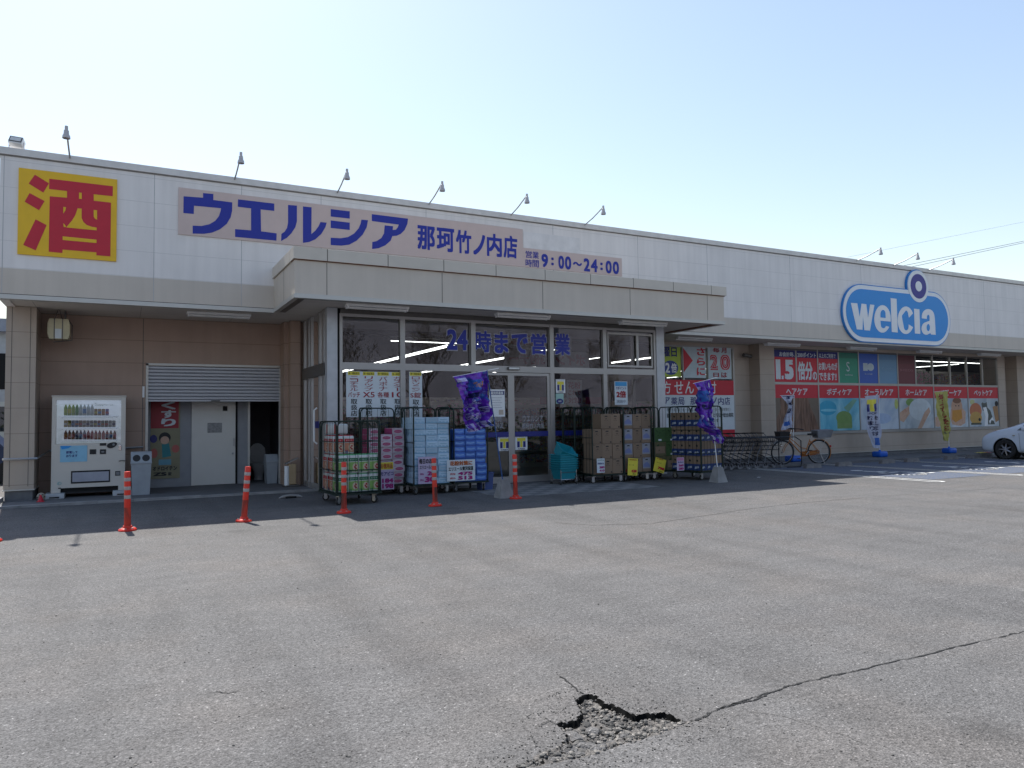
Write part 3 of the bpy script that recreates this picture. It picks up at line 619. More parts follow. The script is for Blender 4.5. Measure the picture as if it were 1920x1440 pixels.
# interior
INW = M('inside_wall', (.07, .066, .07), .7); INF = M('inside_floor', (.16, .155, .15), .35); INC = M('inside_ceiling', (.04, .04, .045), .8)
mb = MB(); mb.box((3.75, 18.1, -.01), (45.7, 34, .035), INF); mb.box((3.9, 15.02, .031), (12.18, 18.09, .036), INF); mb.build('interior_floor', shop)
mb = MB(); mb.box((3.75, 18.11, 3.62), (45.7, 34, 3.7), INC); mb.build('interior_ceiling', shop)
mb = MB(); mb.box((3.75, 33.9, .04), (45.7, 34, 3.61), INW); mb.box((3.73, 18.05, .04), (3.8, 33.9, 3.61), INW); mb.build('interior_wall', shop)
LMP = M('fluorescent_on', (1, 1, 1), .4, emit=6., var=0)
def strip_light(x, y0_, y1_, alongx=False, lab=''):
    t = MB()
    if alongx: t.box((x-.05, y0_-.03, 3.56), (y1_, y0_+.03, 3.615), ALU_D)
    else: t.box((x-.03, y0_, 3.56), (x+.03, y1_, 3.615), ALU_D)
    r = t.build('ceiling_light'); tag(r, lab, 'ceiling light', 'lit fluorescent ceiling lights inside the shop')
    t = MB()
    if alongx: t.box((x, y0_-.012, 3.543), (y1_-.05, y0_+.012, 3.558), LMP)
    else: t.box((x-.012, y0_+.05, 3.543), (x+.012, y1_-.05, 3.558), LMP)
    t.build('tube', r)
strip_light(6.2, 18.55, 8.9, True, 'lit strip light running along the shop front above the entrance')
for i, x in enumerate((8.0, 8.2, 11.4, 11.6, 14.6, 22.6, 25.6, 28.6, 31.6)):
    strip_light(x, 19.0, 31, False, 'lit strip light row running into the shop depth inside the windows')
strip_light(24.6, 18.5, 33.5, True, 'lit strip light running behind the upper windows at the right')
# racks of goods inside
GOODS = noise_cols('shelf_goods', [(.05, .05, .06), (.45, .06, .08), (.5, .45, .4), (.08, .15, .4), (.55, .5, .1), (.5, .5, .52)], 9, .6, (1, 1, 1.6), 2, 1.)
GOODS2 = noise_cols('shelf_goods_pink', [(.6, .5, .55), (.65, .15, .35), (.6, .55, .6), (.1, .25, .12), (.55, .55, .58)], 8, .6, (1, 1, 1.5), 2, 1.)
def shelf(x, y, ln, ht, lab, goods, dy=.8):
    t = MB(); t.box((x, y, .04), (x+ln, y+dy, .16), TRIM); t.box((x+.02, y+dy/2-.02, .16), (x+ln-.02, y+dy/2+.02, ht), TRIM)
    for k in range(1, 5): t.box((x, y+.03, .16+k*(ht-.2)/5), (x+ln, y+dy-.03, .18+k*(ht-.2)/5), TRIM)
    r = t.build('display_shelf'); tag(r, lab, 'shelf', 'shelves of goods inside the shop'); t = MB()
    for k in range(5):
        z0 = .18+k*(ht-.2)/5 if k else .165; xx = x+.04
        while xx < x+ln-.3: ww = random.uniform(.18, .4); t.box((xx, y+.06, z0+.004), (xx+ww-.02, y+dy-.06, z0+(ht-.2)/5*random.uniform(.6, .85)), goods); xx += ww
    tag(t.build('goods', r), kind='stuff')
for i, (x, y, ln, ht, g_) in enumerate([(5.4, 19.5, 3.2, 1.5, GOODS), (9.6, 19.2, 4.5, 1.9, GOODS), (5.2, 23, 8.5, 2.1, GOODS2), (14.5, 21, 3.6, 2.1, GOODS), (19.3, 20.4, 4.5, 3.2, GOODS2), (24.8, 19.3, 5.5, 3.35, GOODS2), (31.0, 19.6, 6, 3.3, GOODS), (6.0, 28, 20, 2.4, GOODS)]):
    shelf(x, y, ln, ht, ['low shelf of goods behind the entrance door', 'shelf of goods inside behind the right entrance panes', 'long pink and white shelf deeper inside the entrance', 'shelf of goods inside behind the red prescription sign', 'shelf of pink packs behind the covered windows', 'tall shelf of pink packs seen through the upper right windows', 'tall shelf seen through the rightmost upper window', 'long shelf at the back of the shop'][i], g_)
t = MB(); t.box((7.3, 17.0, .04), (9.0, 17.7, .9), M('freezer_white', (.5, .5, .5), .4), .04); t.box((7.35, 17.02, .9), (8.95, 17.68, 1.1), GOODS2); tag(t.build('display_case'), 'pale display case just inside the sliding door', 'display case')

# ------------------------------------------------------------------ wall signs (outlines measured on the wall plane)
def outl(pts, ox, oy, sc, Y, base):   # photo outline -> metres on the plane y = Y
    r = []
    for x, y in pts: p = P(ox+x/sc, oy+y/sc, Y); r.append((p.x-base.x, p.z-base.z))
    return r
# liquor sign
b_ = Board('wall_sign', 'square yellow sign with one big red character at the left end of the wall', 'sign', rect=(-1.715, 4.565, -.135, 6.15), Y=YF-.03, mt=YEL, th=.028)
o = b_.done(); base = Vector((-1.715, YF-.03, 4.565)); l = MB()
def addp(pts, mt, lay, ox=0, oy=220, sc=4): l.flat(outl(pts, ox, oy, sc, YF-.03, base), (0, -.003*lay, 0), UX, UZ, mt)
for pts in ([(262, 430), (367, 495), (325, 565), (215, 497)], [(222, 568), (335, 628), (293, 697), (185, 633)], [(267, 765), (350, 808), (268, 998), (174, 957)]): addp(pts, RED, 1)
addp([(370, 460), (847, 517), (845, 592), (703, 577), (703, 625), (833, 640), (828, 1043), (723, 1035), (723, 1013), (470, 992), (468, 1018), (365, 1008), (373, 592), (503, 603), (503, 553), (368, 538)], RED, 1)
for pts in ([(593, 565), (613, 567), (613, 613), (593, 611)], [(475, 672), (495, 675), (490, 700), (475, 722)], [(475, 795), (488, 808), (497, 823), (478, 822)], [(583, 683), (612, 686), (612, 755), (625, 785), (650, 808), (690, 822), (725, 828), (725, 848), (497, 826), (540, 775), (565, 735)], [(703, 695), (728, 698), (728, 768), (712, 760), (703, 745)], [(470, 893), (724, 918), (724, 943), (470, 920)]): addp(pts, YEL, 2)
l.build('lettering', o)
# shop name sign
nb = MB(); base = Vector((.94, YF-.022, 4.46))
nb.box((0, 0, .75), (7.78, .02, 1.69), GREY_P)
nb.box((7.781, .003, .75), (10.77, .02, 1.23), GREY_P)
o = nb.build('name_sign', loc=base); tag(o, 'long grey sign band with big blue katakana shop name above the canopy', 'sign')
l = MB(); A4 = (320, 260, 4)
for pts in ([(97, 432), (243, 443), (243, 408), (320, 415), (320, 460), (462, 478), (461, 540), (450, 590), (420, 640), (370, 680), (310, 705), (250, 714), (165, 712), (165, 652), (230, 655), (290, 642), (335, 616), (362, 580), (374, 545), (378, 522), (175, 503), (173, 565), (95, 558)],
    [(505, 455), (777, 487), (777, 542), (675, 531), (678, 695), (795, 710), (793, 765), (483, 737), (483, 678), (603, 688), (603, 523), (503, 511)],
    [(880, 497), (947, 502), (947, 620), (935, 665), (905, 710), (870, 745), (828, 768), (830, 715), (855, 697), (872, 670), (880, 630)],
    [(992, 508), (1057, 515), (1055, 715), (1085, 690), (1110, 655), (1123, 625), (1170, 630), (1160, 665), (1130, 715), (1085, 755), (1040, 775), (992, 782)],
    [(1200, 528), (1343, 545), (1343, 600), (1200, 584)], [(1200, 613), (1343, 630), (1343, 685), (1200, 670)],
    [(1430, 607), (1480, 612), (1470, 665), (1440, 720), (1395, 765), (1340, 795), (1280, 803), (1200, 798), (1200, 743), (1275, 747), (1330, 738), (1375, 712), (1410, 672), (1425, 635)],
    [(1508, 566), (1780, 600), (1775, 640), (1755, 685), (1725, 715), (1695, 728), (1663, 731), (1650, 765), (1610, 800), (1560, 822), (1510, 828), (1512, 775), (1545, 768), (1580, 745), (1600, 710), (1605, 650), (1668, 657), (1665, 685), (1690, 682), (1705, 662), (1710, 645), (1508, 618)]):
    l.flat(outl(pts, 320, 260, 4, YF-.022, base), (0, -.003, 0), UX, UZ, BLUE_L)
def ptext(l, st, tl, br, Y, base, mt, bold=.04, dy=-.004, pad=.04):   # each character in its own cell
    a = P(*tl, Y)-base; c = P(*br, Y)-base; n = len(st); wd = (c.x-a.x)/n
    for i, ch in enumerate(st): l.text(ch, (a.x+wd*(i+pad), dy, c.z), UX, UZ, wd*(1-2*pad), a.z-c.z, mt, bold)
a = P(781, 422, YF); c = P(970, 486, YF)
xs = [781, 817, 853, 885, 911, 942, 971]
for i, ch in enumerate('那珂竹ノ内店'):
    p = P(xs[i]+1, 455, YF)-base; q = P(xs[i+1]-2, 455, YF)-base; zt = P(781, 422, YF).z-base.z; zb = P(781, 467, YF).z-base.z
    if ch == 'ノ': zt -= .06
    l.text(ch, (p.x, -.004, zb), UX, UZ, q.x-p.x, zt-zb, BLUE_L, .035)
ptext(l, '営業', (984, 470), (1010, 486), YF, base, BLUE_L, .01); ptext(l, '時間', (984, 486), (1010, 502), YF, base, BLUE_L, .01)
for ch, p0, p1 in zip('9:00～24:00', (823, 878, 918, 955, 1000, 1060, 1100, 1153, 1183, 1223), (860, 892, 950, 990, 1050, 1095, 1138, 1167, 1217, 1258)):
    xa = P(740+p0/3, 490, YF).x-base.x; xb = P(740+p1/3, 490, YF).x-base.x; z0_, z1_ = .79, 1.13
    if ch == ':': z0_, z1_ = .86, 1.06
    if ch == '～': z0_, z1_ = .91, 1.01
    l.text(ch, (xa, -.004, z0_), UX, UZ, xb-xa, z1_-z0_, BLUE_L, .035)
l.build('lettering', o)
for (xa, za, xb, zb) in ((8.74, 5.66, 10.4, 6.1),):
    mb = MB(); mb.box((xa, YF-.008, za), (xb, YF-.001, zb), M('clean_patch', (.70, .68, .67), .5)); mb.build('patch', shop)
# round-ended logo sign
lg = thing('logo_sign', 'blue capsule shaped logo sign with white lettering and a ring on top', 'sign', (20.24, YF-.10, 3.79))
def stad(x0, z0, x1, z1, n=20):
    r = (z1-z0)/2; return [(x0+r-r*math.sin(PI*k/n), z0+r-r*math.cos(PI*k/n)*-1) for k in range(n+1)][::1]+[(x1-r+r*math.sin(PI*k/n), z0+r-r*math.cos(PI*k/n)) for k in range(n+1)]
def ring(cx, cz, r, n=40): return [(cx+r*math.cos(2*PI*k/n), cz+r*math.sin(2*PI*k/n)) for k in range(n)]
W_, H_ = 5.64, 1.90; CX, CZ = 3.87, 2.03
for nm, ins, mt, dy in (('edge', 0, CYAN_D, .03), ('border', .032, WHT, .0), ('face', .165, CYAN, -.0)):
    mb = MB(); d0 = .025-.012*['edge', 'border', 'face'].index(nm)
    mb.prism(stad(ins, ins, W_-ins, H_-ins), (0, d0, 0), UX, UZ, (0, .085-d0*.5, 0), mt)
    if nm == 'edge': mb.prism(ring(CX, CZ, .59), (0, d0+.001, 0), UX, UZ, (0, .07, 0), mt)
    mb.build(nm, lg)
mb = MB(); mb.prism(ring(CX, CZ, .55), (0, -.008, 0), UX, UZ, (0, .08, 0), WHT); mb.prism(ring(CX, CZ, .425), (0, -.014, 0), UX, UZ, (0, .08, 0), NAVY2); mb.prism(ring(CX, CZ, .175), (0, -.02, 0), UX, UZ, (0, .08, 0), WHT); mb.build('ring', lg)
# white surround of ring joins the border
l = MB(); base = Vector((20.24, YF-.10, 3.79))
def lt(px0, px1, pts=None): pass
def zz(px, py): p = P(1380+px/3.556, 400+py/3.556, YF-.10); return (p.x-base.x, p.z-base.z)
def lflat(pts, hole=None):
    l.flat([zz(*p) for p in pts], (0, -.004, 0), UX, UZ, WHT)
lflat([(765, 597), (808, 600), (824, 690), (836, 602), (868, 606), (880, 695), (893, 608), (922, 611), (893, 782), (855, 779), (846, 690), (843, 776), (805, 774)])
def arcpts(cx, cy, rx, ry, a0, a1, n=22): return [(cx+rx*math.cos(math.radians(a0+(a1-a0)*k/n)), cy+ry*math.sin(math.radians(a0+(a1-a0)*k/n))) for k in range(n+1)]
# e
lflat(arcpts(976, 704, 55, 92, 35, 360)+[(1031, 722), (962, 716), (964, 738)]+arcpts(982, 742, 18, 24, 150, 20))
l.flat([zz(*p) for p in [(962, 694)]+arcpts(979, 672, 17, 28, 180, 360)+[(997, 698)]], (0, -.007, 0), UX, UZ, CYAN)
lflat([(1030, 565), (1070, 570), (1078, 795), (1038, 791)])
# c
lflat(arcpts(1132, 713, 55, 92, 30, 330)+[(1152, 696)]+arcpts(1132, 672, 15, 24, 0, -90, 4)+arcpts(1118, 690, 12, 30, 200, 170, 3)+arcpts(1134, 755, 16, 26, 150, 0, 6)+[(1150, 740)])
lflat([(1186, 636), (1222, 640), (1228, 804), (1192, 801)])
# a
lflat([(1238, 700)]+arcpts(1280, 686, 42, 48, 190, 350, 12)+[(1325, 700), (1331, 810), (1300, 808), (1296, 798)]+arcpts(1268, 768, 32, 42, 60, 250, 12)+[(1290, 716), (1290, 698)]+arcpts(1281, 692, 9, 16, 0, -180, 6)+[(1271, 704)])
l.flat([zz(*p) for p in arcpts(1281, 762, 11, 24, 0, 360)], (0, -.007, 0), UX, UZ, CYAN)
l.build('lettering', lg)

# ------------------------------------------------------------------ roof lamps, floodlight, soffit lights, camera, speaker
def roof_lamp(x, y1, z1, label):
    t = thing('sign_lamp', label, 'lamp', (x, YF+.05, 6.5), 0, 'gooseneck sign lamps along the roof edge')
    v = Vector((0, y1-YF-.05, z1-6.5)); mb = MB(); mb.tube([(0, 0, -.06), v*.5, v+Vector((0, .02, .10))], .016, STEEL, 6); mb.build('arm', t, 40)
    mb = MB(); mb.lathe([(.015, .14), (.026, .14), (.028, .07), (.040, .06), (.044, .0), (.062, -.04), (.064, -.08), (.056, -.08), (.04, -.02)], M('lamp_grey', (.48, .46, .46), .45, .2), v+Vector((0, 0, -.0)), 16); mb.build('lamp_head', t, 35)
    mb = MB(); mb.box((-.05, -.03, -.08), (.05, .03, -.02), STEEL); mb.build('bracket', t)
lmps = [(-.92, 14.87, 6.55), (1.99, 14.98, 6.58), (4.11, 15.1, 6.6), (6.24, 15.06, 6.62), (8.39, 15.06, 6.62), (10.55, 15.04, 6.6), (21.09, 15.02, 6.56), (22.94, 15.02, 6.57), (24.84, 15.01, 6.56)]
labs = ['leftmost gooseneck lamp, above the yellow liquor sign', 'gooseneck lamp above the first big katakana character', 'gooseneck lamp above the middle of the blue katakana name', 'gooseneck lamp above the last big katakana character', 'gooseneck lamp above the small place name characters', 'gooseneck lamp above the opening hours on the sign band', 'gooseneck lamp left of the ring of the blue logo sign', 'gooseneck lamp directly above the ring of the blue logo sign', 'rightmost gooseneck lamp above the right end of the logo sign']
for (x, y1, z1), lb in zip(lmps, labs): roof_lamp(x, y1, z1, lb)
fl = thing('floodlight', 'boxy white floodlight tilted up on the left end of the roof edge', 'floodlight', (-1.76, 15.95, 6.5), -.25); fl.scale = (.75, .75, .75)
mb = MB(); mb.box((-.15, -.10, -.09), (.15, .10, .11), WHT, .02); o = mb.build('housing', fl, 40); o.location = (0, 0, .16); o.rotation_euler = (-.45, .12, 0)
g = MB(); g.box((-.14, -.112, -.06), (.14, -.102, .10), ALU_D); g.box((-.115, -.116, -.035), (.115, -.112, .075), M('lamp_glass', (.6, .6, .58), .2)); g.build('lens', o)
mb = MB(); mb.box((-.17, -.02, -.02), (-.155, .02, .17), WHT); mb.box((.155, -.02, -.02), (.17, .02, .17), WHT); mb.box((-.17, -.02, -.03), (.17, .02, -.015), WHT); mb.build('bracket', fl)
def soffit_light(x, y, ln, label, z=ZS):
    t = thing('soffit_light', label, 'light fitting', (x, y, z+.02), 0, 'unlit twin tube fittings under the eaves')
    mb = MB(); mb.box((0, -.09, -.05), (ln, .09, 0), WHT, .008); mb.build('housing', t)
    for k in (-1, 1): mb = MB(); mb.cone((.05, k*.055, -.075), (ln-.05, k*.055, -.075), .016, .016, TUBE, 8); mb.box((.02, k*.055-.02, -.095), (.05, k*.055+.02, -.05), WHT); mb.box((ln-.05, k*.055-.02, -.095), (ln-.02, k*.055+.02, -.05), WHT); mb.build('tube', t, 40)
for x0_, x1_, y, lb in ((350, 470, 16.55, 'twin tube light under the eave above the roller shutter'), (648, 765, 14.3, 'twin tube light under the canopy left of the others'), (930, 1030, 14.3, 'twin tube light under the canopy above the sliding door'), (1163, 1248, 14.3, 'twin tube light under the right end of the canopy'),
        (1268, 1333, 16.6, 'twin tube light above the lime and white points sign'), (1435, 1497, 16.9, 'twin tube light above the 1.5 window sign'), (1590, 1640, 16.9, 'twin tube light above the blue window film'), (1720, 1762, 16.9, 'twin tube light above the dark red window film'), (1835, 1872, 16.9, 'twin tube light at the far right above the last window')):
    a = G(x0_, 600 if y < 16 else 600, 3.7); xa = P(x0_, 590 if x0_ < 800 else 640, y).x; xb = P(x1_, 590 if x0_ < 800 else 640, y).x
    soffit_light(xa, y, xb-xa, lb)
t = thing('wall_camera', 'dark bullet camera on the wall between the red sign and the pier', 'camera', (P(1394, 668, YR).x, YR, P(1394, 668, YR).z))
mb = MB(); mb.tube([(0, 0, .05), (0, -.15, .05), (0, -.2, 0)], .02, ALU_D); mb.build('bracket', t, 40); mb = MB(); mb.cone((-.2, -.2, .02), (.12, -.22, -.02), .06, .055, ALU_D, 12); mb.build('housing', t, 40)
t2 = dup(t, (P(1884, 690, 17.0).x+.35, YR, P(1884, 690, 17.0).z), label='dark bullet camera on the wall beyond the last window')
# cream speaker box hanging by straps
sp = thing('speaker_box', 'cream rounded loudspeaker box hanging from the eave above the vending machine', 'loudspeaker', (P(111, 618, 17.3).x, 17.3, P(111, 618, 17.3).z))
CRM = M('speaker_cream', (.52, .48, .32), .5)
mb = MB(); mb.prism([(-.16, -.2), (.16, -.2), (.19, -.1), (.19, .1), (.16, .2), (-.16, .2), (-.19, .1), (-.19, -.1)], (0, -.14, 0), UX, UZ, (0, .28, 0), CRM); mb.build('housing', sp)
mb = MB()
for x in (-.075, .065): mb.box((x-.008, -.148, -.205), (x+.008, -.142, .205), ALU_D); mb.box((x-.008, -.148, .202), (x+.008, .15, .208), ALU_D); mb.box((x-.008, -.148, -.208), (x+.008, .15, -.202), ALU_D)
mb.build('strap', sp); mb = MB(); mb.box((-.06, -.147, -.19), (.05, -.141, .0), PAPER); mb.build('label_plate', sp)
mb = MB(); mb.tube([(-.07, -.1, .2), (-.01, 0, .44), (.05, .1, .2)], .008, ALU_D); mb.tube([(.1, .05, .2), (.1, .05, .42)], .018, ALU_D); mb.tube([(.16, .05, .2), (.22, .05, .1), (.22, .05, -.2), (-.1, .05, -.25)], .012, ALU_D); mb.build('hanger', sp)
mb = MB(); mb.cone((P(1000, 600, 15).x, 16.5, ZS+.0), (P(1000, 600, 15).x, 16.5, ZS-.01), .01, .01, DARK)

# ------------------------------------------------------------------ posters and window films
YG = YV+.043; YD = YV+.033    # just outside the entrance glass and the door glass
gp1 = 'medicine name strips in the left entrance window'
b = Board('poster', 'white poster of four red medicine names in the left entrance pane', 'poster', (649, 696), (758, 781), YG, PAPER, .004)
for i, (st, sub) in enumerate((('ニコチネル', 'パッチ'), ('リアップ', 'X5'), ('バポナ', '各種'), ('ガスター', '10'))):
    u = .02+i*.25+.01
    b.rect(u, .005, u+.2, .085, YEL2); b.text('第一類医薬品', u+.01, .02, u+.19, .07, BLK, .0)
    b.text(st, u+.03, .10, u+.17, .43, REDD, .0, vert=True); b.text(sub, u+.0, .45, u+.2, .57, REDD, .01); b.text('取扱店', u+.045, .60, u+.155, .98, BLK, .01, vert=True)
b.done()
b = Board('poster', 'white poster of a single red medicine name right of the mullion', 'poster', (767, 697), (792, 783), YG, PAPER, .004)
b.rect(.05, .01, .95, .085, YEL2); b.text('第一類医薬品', .1, .02, .9, .07, BLK, .0); b.text('ロキソニン', .2, .10, .8, .43, REDD, .0, vert=True); b.text('S錠', .08, .45, .92, .57, REDD, .01); b.text('取扱店', .25, .60, .75, .98, BLK, .01, vert=True); b.done()
# big blue letters on upper glass
l = MB()
WOUT = M('letter_outline', (.35, .35, .42), .5)
for st, tl, br in (('24', (838, 617), (877, 657)), ('時', (890, 620), (921, 661)), ('ま', (927, 622), (953, 663)), ('で', (959, 625), (990, 663)), ('営', (995, 625), (1025, 665)), ('業', (1040, 625), (1069, 666))):
    a = P(*tl, YG); c = P(*br, YG)
    l.text(st, (a.x-.02, .001, c.z-.02), UX, UZ, c.x-a.x+.04, a.z-c.z+.04, WOUT, .055); l.text(st, (a.x, -.003, c.z), UX, UZ, c.x-a.x, a.z-c.z, NAVY if False else BLUE_L, .035)
o = l.build('window_lettering', loc=(0, YG, 0)); tag(o, 'big blue opening time lettering across the upper entrance panes', 'lettering')
l = MB()
for st, tl, br in (('ウエルシア', (980, 779), (1018, 790)), ('那珂竹ノ内店', (979, 794), (1020, 803)), ('営業時間', (908, 781), (940, 791)), ('9:00〜24:00', (912, 793), (943, 803))):
    a = P(*tl, YV+.03); c = P(*br, YV+.03); l.text(st, (a.x, 0, c.z), UX, UZ, c.x-a.x, a.z-c.z, M('frost_letters', (.45, .46, .5), .6), .0)
o = l.build('window_lettering', loc=(0, YV+.034, 0)); tag(o, 'small pale shop name lettering on the sliding door', 'lettering')
b = Board('poster', 'white notice with blue heading on the left sliding door', 'poster', (917, 730), (947, 781), YD, WHT, .003); b.rect(.03, .06, .97, .2, NAVY); b.text('薬剤師募集', .1, .075, .9, .19, WHT, .02)
for k in range(5): b.text('・・・・・・・・' if False else '一一一一一', .1, .30+k*.09, .8-.1*(k % 2), .315+k*.09, M('print_grey', (.35, .37, .42), .6), 0)
b.rect(.6, .75, .9, .93, M('print_beige', (.5, .42, .35), .6)); b.done()
def tposter(tl, br, Y, lab):
    b = Board('poster', lab, 'poster', tl, br, Y, WHT, .003, group='square point card stickers on the entrance glass')
    b.text('ポイントカード', .08, .02, .92, .1, BLK, .0); b.text('T-POINT', .2, .88, .8, .97, BLK, .02)
    b.rect(.15, .16, .85, .38, YEL2, 1); b.rect(.15, .40, .36, .82, NAVY, 1); b.rect(.64, .40, .85, .82, NAVY, 1); b.rect(.40, .38, .60, .82, YEL2, 1); return b.done()
tposter((1042, 711), (1060, 737), YG, 'point card sticker beside the door, above the others')
tposter((934, 818), (957, 845), YD, 'left one of two point card stickers low on the door')
tposter((966, 817), (989, 843), YD, 'right one of two point card stickers low on the door')
b = Board('sticker', 'pale green and navy oval sticker under the point card sticker', 'sticker', (1042, 738), (1057, 757), YG, M('pale_green', (.35, .55, .5), .6), .003); b.disc(.5, .75, .45, .25, NAVY, 1); b.text('AED', .3, .68, .7, .82, WHT, .02); b.done()
b = Board('poster', 'white points poster with a red outline in the right entrance pane', 'poster', (1152, 715), (1177, 759), YG, PAPER, .003); b.rect(.05, .02, .95, .2, M('print_sky', (.05, .3, .6), .6)); b.text('Tポイント', .1, .22, .9, .35, NAVY, .02); b.text('2倍', .12, .40, .88, .70, REDD, .06, outline=WHT); b.text('実施中', .15, .78, .85, .92, M('print_grey', (.35, .37, .42), .6), .02); b.done()
# sheets seen inside
b = Board('poster', 'white sheet with mirrored red characters hung behind the upper entrance panes', 'poster', (945, 655), (1105, 690), 15.9, M('sheet_dim', (.45, .42, .43), .7), .003); b.text('ポイント3倍デー', .05, .15, .95, .9, REDD, .06, mirror=True); b.done()
b = Board('poster', 'sheet with large mirrored red characters above the other sheet', 'poster', (950, 623), (1072, 654), 15.9, MATS['sheet_dim'], .003); b.text('毎月20日は', .05, .1, .95, .9, REDD, .06, mirror=True); b.done()
b = Board('poster', 'grey sheet with red handwriting style print behind the right entrance pane', 'poster', (1062, 712), (1092, 760), 15.3, MATS['sheet_dim'], .003); b.text('花粉', .1, .08, .9, .35, REDD, .03); b.text('これで', .1, .4, .9, .6, REDD, .03); b.text('対策!', .1, .68, .9, .92, REDD, .03); b.done()
b = Board('poster', 'orange red banner inside behind the door and right pane', 'poster', (1012, 744), (1030, 758), 16.4, REDD, .003); b.done()
b = Board('poster', 'dark red banner inside right of the door', 'poster', (1098, 744), (1128, 757), 16.4, REDD, .003); b.done()

# prescription sign windows
YQ = YR-.034
SKYW = M('film_pale', (.50, .60, .64), .5)
b = Board('window_sign', 'lime window sign with navy weekday text and blue disc', 'sign', (1150, 646), (1277, 707), YQ, LIME, .004)
b.rect(0, 0, 0, 0, LIME) if False else None
def bu(bd, px, py): p = P(px, py, bd.loc.y); return ((p.x-bd.loc.x)/bd.w, 1-(p.z-bd.loc.z)/bd.h)
def btext(bd, st, tl, br, mt, bold=.03, **k):
    a = bu(bd, *tl); c = bu(bd, *br); bd.text(st, a[0], a[1], c[0], c[1], mt, bold, **k)
btext(b, '毎', (1192, 650), (1210, 668), NAVY); btext(b, '週', (1211, 650), (1226, 668), NAVY); btext(b, '火', (1227, 650), (1240, 668), NAVY); btext(b, '曜', (1241, 650), (1256, 669), NAVY); btext(b, '日', (1258, 651), (1269, 669), NAVY)
c = bu(b, 1257.5, 689.5); e = bu(b, 1271.5, 689.5); f_ = bu(b, 1257.5, 676); b.disc(c[0], c[1], e[0]-c[0], abs(f_[1]-c[1]), M('disc_blue', (.02, .05, .28), .5)); btext(b, '2', (1247, 680), (1256, 699), WHT); btext(b, '倍', (1258, 681), (1269, 699), WHT)
b.done()
b = Board('window_sign', 'pale window sign with a red triangle pointing right and red hiragana', 'sign', (1280, 650), (1324, 709), YQ, SKYW, .004)
b.poly([bu(b, 1280.6, 652), bu(b, 1299, 676), bu(b, 1282, 698)], RED)
for i, ch in enumerate('さらに'): btext(b, ch, (1306, 652+i*18.5), (1322, 667+i*18.5), RED, .03)
b.done()
b = Board('window_sign', 'pale window sign with a big outlined red 20', 'sign', (1327, 651), (1372, 711), YQ, SKYW, .004)
btext(b, '毎', (1336, 652), (1349, 661), REDD); btext(b, '月', (1352, 652), (1362, 662), REDD); btext(b, '日', (1337, 699), (1348, 707), REDD); btext(b, 'は', (1352, 698), (1363, 708), REDD)
for ch, x0_, x1_ in (('2', 1331, 1346), ('0', 1350, 1369)):
    btext(b, ch, (x0_, 665), (x1_, 694), RED, .07, lay=2); btext(b, ch, (x0_+2, 667), (x1_-2, 692), SKYW, .025, lay=3); btext(b, ch, (x0_+2.6, 668), (x1_-2.6, 691), RED, .0, lay=4)
b.done()
b = Board('window_sign', 'large red and white prescription counter sign in the window beside the entrance', 'sign', (1150, 710), (1376, 741), YQ, RED, .006)
x1_ = P(1376, 720, YQ).x
b.board.box((0, .001, -(P(1376, 741, YQ).z-.80)), (b.w, .006, -.001), PAPER)
b.board.box((0, 0.0005, -(P(1376, 741, YQ).z-.80)), (b.w, .0065, -(P(1376, 741, YQ).z-.80)+.24), RED)
for i, ch in enumerate('処方せん受付'):
    x = (1218, 1241, 1264, 1284, 1306, 1326)[i]; btext(b, ch, (x, 715), (x+17, 738), WHT, .01)
for ch, x in zip('ウエルシア薬局', (1160, 1178, 1196, 1214, 1244, 1258, 1271)): btext(b, ch, (x, 745), (x+12, 759), NAVY, .01)
for ch, x in zip('那珂竹ノ内店', (1294, 1308, 1320, 1333, 1346, 1358)): btext(b, ch, (x, 745), (x+11, 759), NAVY, .01)
btext(b, '平日・月・火・水・木・金・土曜日（土曜午後・日・祝日を除く）', (1250, 765), (1369, 771), BLK, .0)
btext(b, '那珂中央病院・水戸医療センター・ひたちなか総合病院', (1250, 775), (1375, 782), BLK, .01); btext(b, '全国の処方せんを受付けます', (1255, 786), (1348, 792), BLK, .0)
b.done()
# six bays of window film
YB = YP+.004
films = [('film_red', 'お会計時、', '1.5'), ('film_red', '200ポイント', '倍分の'), ('film_red', '以上のご利用で', 'お買いものが|できます!!')]
half = []
for i in range(6): a, bb = WX[i], WX[i+1]; c = (a+bb)/2; half += [(a+.03, c-.035), (c+.035, bb-.03)]
zl, zh = z_mid1+.005, z_top-.065
for i, (x0_, x1_) in enumerate(half[:3]):
    b = Board('window_film', ['red window film with a big white 1.5', 'red window film with two big white characters beside the 1.5', 'red window film with two lines of white text ending in exclamation marks'][i], 'window film', rect=(x0_, zl, x1_, zh), Y=YB+.02, mt=REDD if False else RED, th=.004, group='red points films in the upper windows')
    b.rect(0, 0, 1, .22, NAVY); b.text(films[i][1], (.25, .04, .06)[i], .05, (.97, .96, .9)[i], .2, PAPER, .02)
    if i == 0: b.text('1', .06, .3, .28, .92, PAPER, .06); b.text('.', .32, .8, .42, .92, PAPER, .06); b.text('5', .48, .3, .9, .92, PAPER, .06)
    if i == 1: b.text('倍', .04, .34, .40, .93, PAPER, .04); b.text('分', .40, .34, .76, .93, PAPER, .04); b.text('の', .76, .66, .98, .93, PAPER, .03)
    if i == 2: b.text('お買いものが', .03, .34, .97, .60, PAPER, .03); b.text('できます!!', .03, .67, .92, .93, PAPER, .03)
    b.done()
fc = [('green', (.01, .24, .15)), ('deep blue', (.02, .09, .42)), ('light blue', (.12, .26, .42)), ('dark maroon', (.13, .012, .03))]
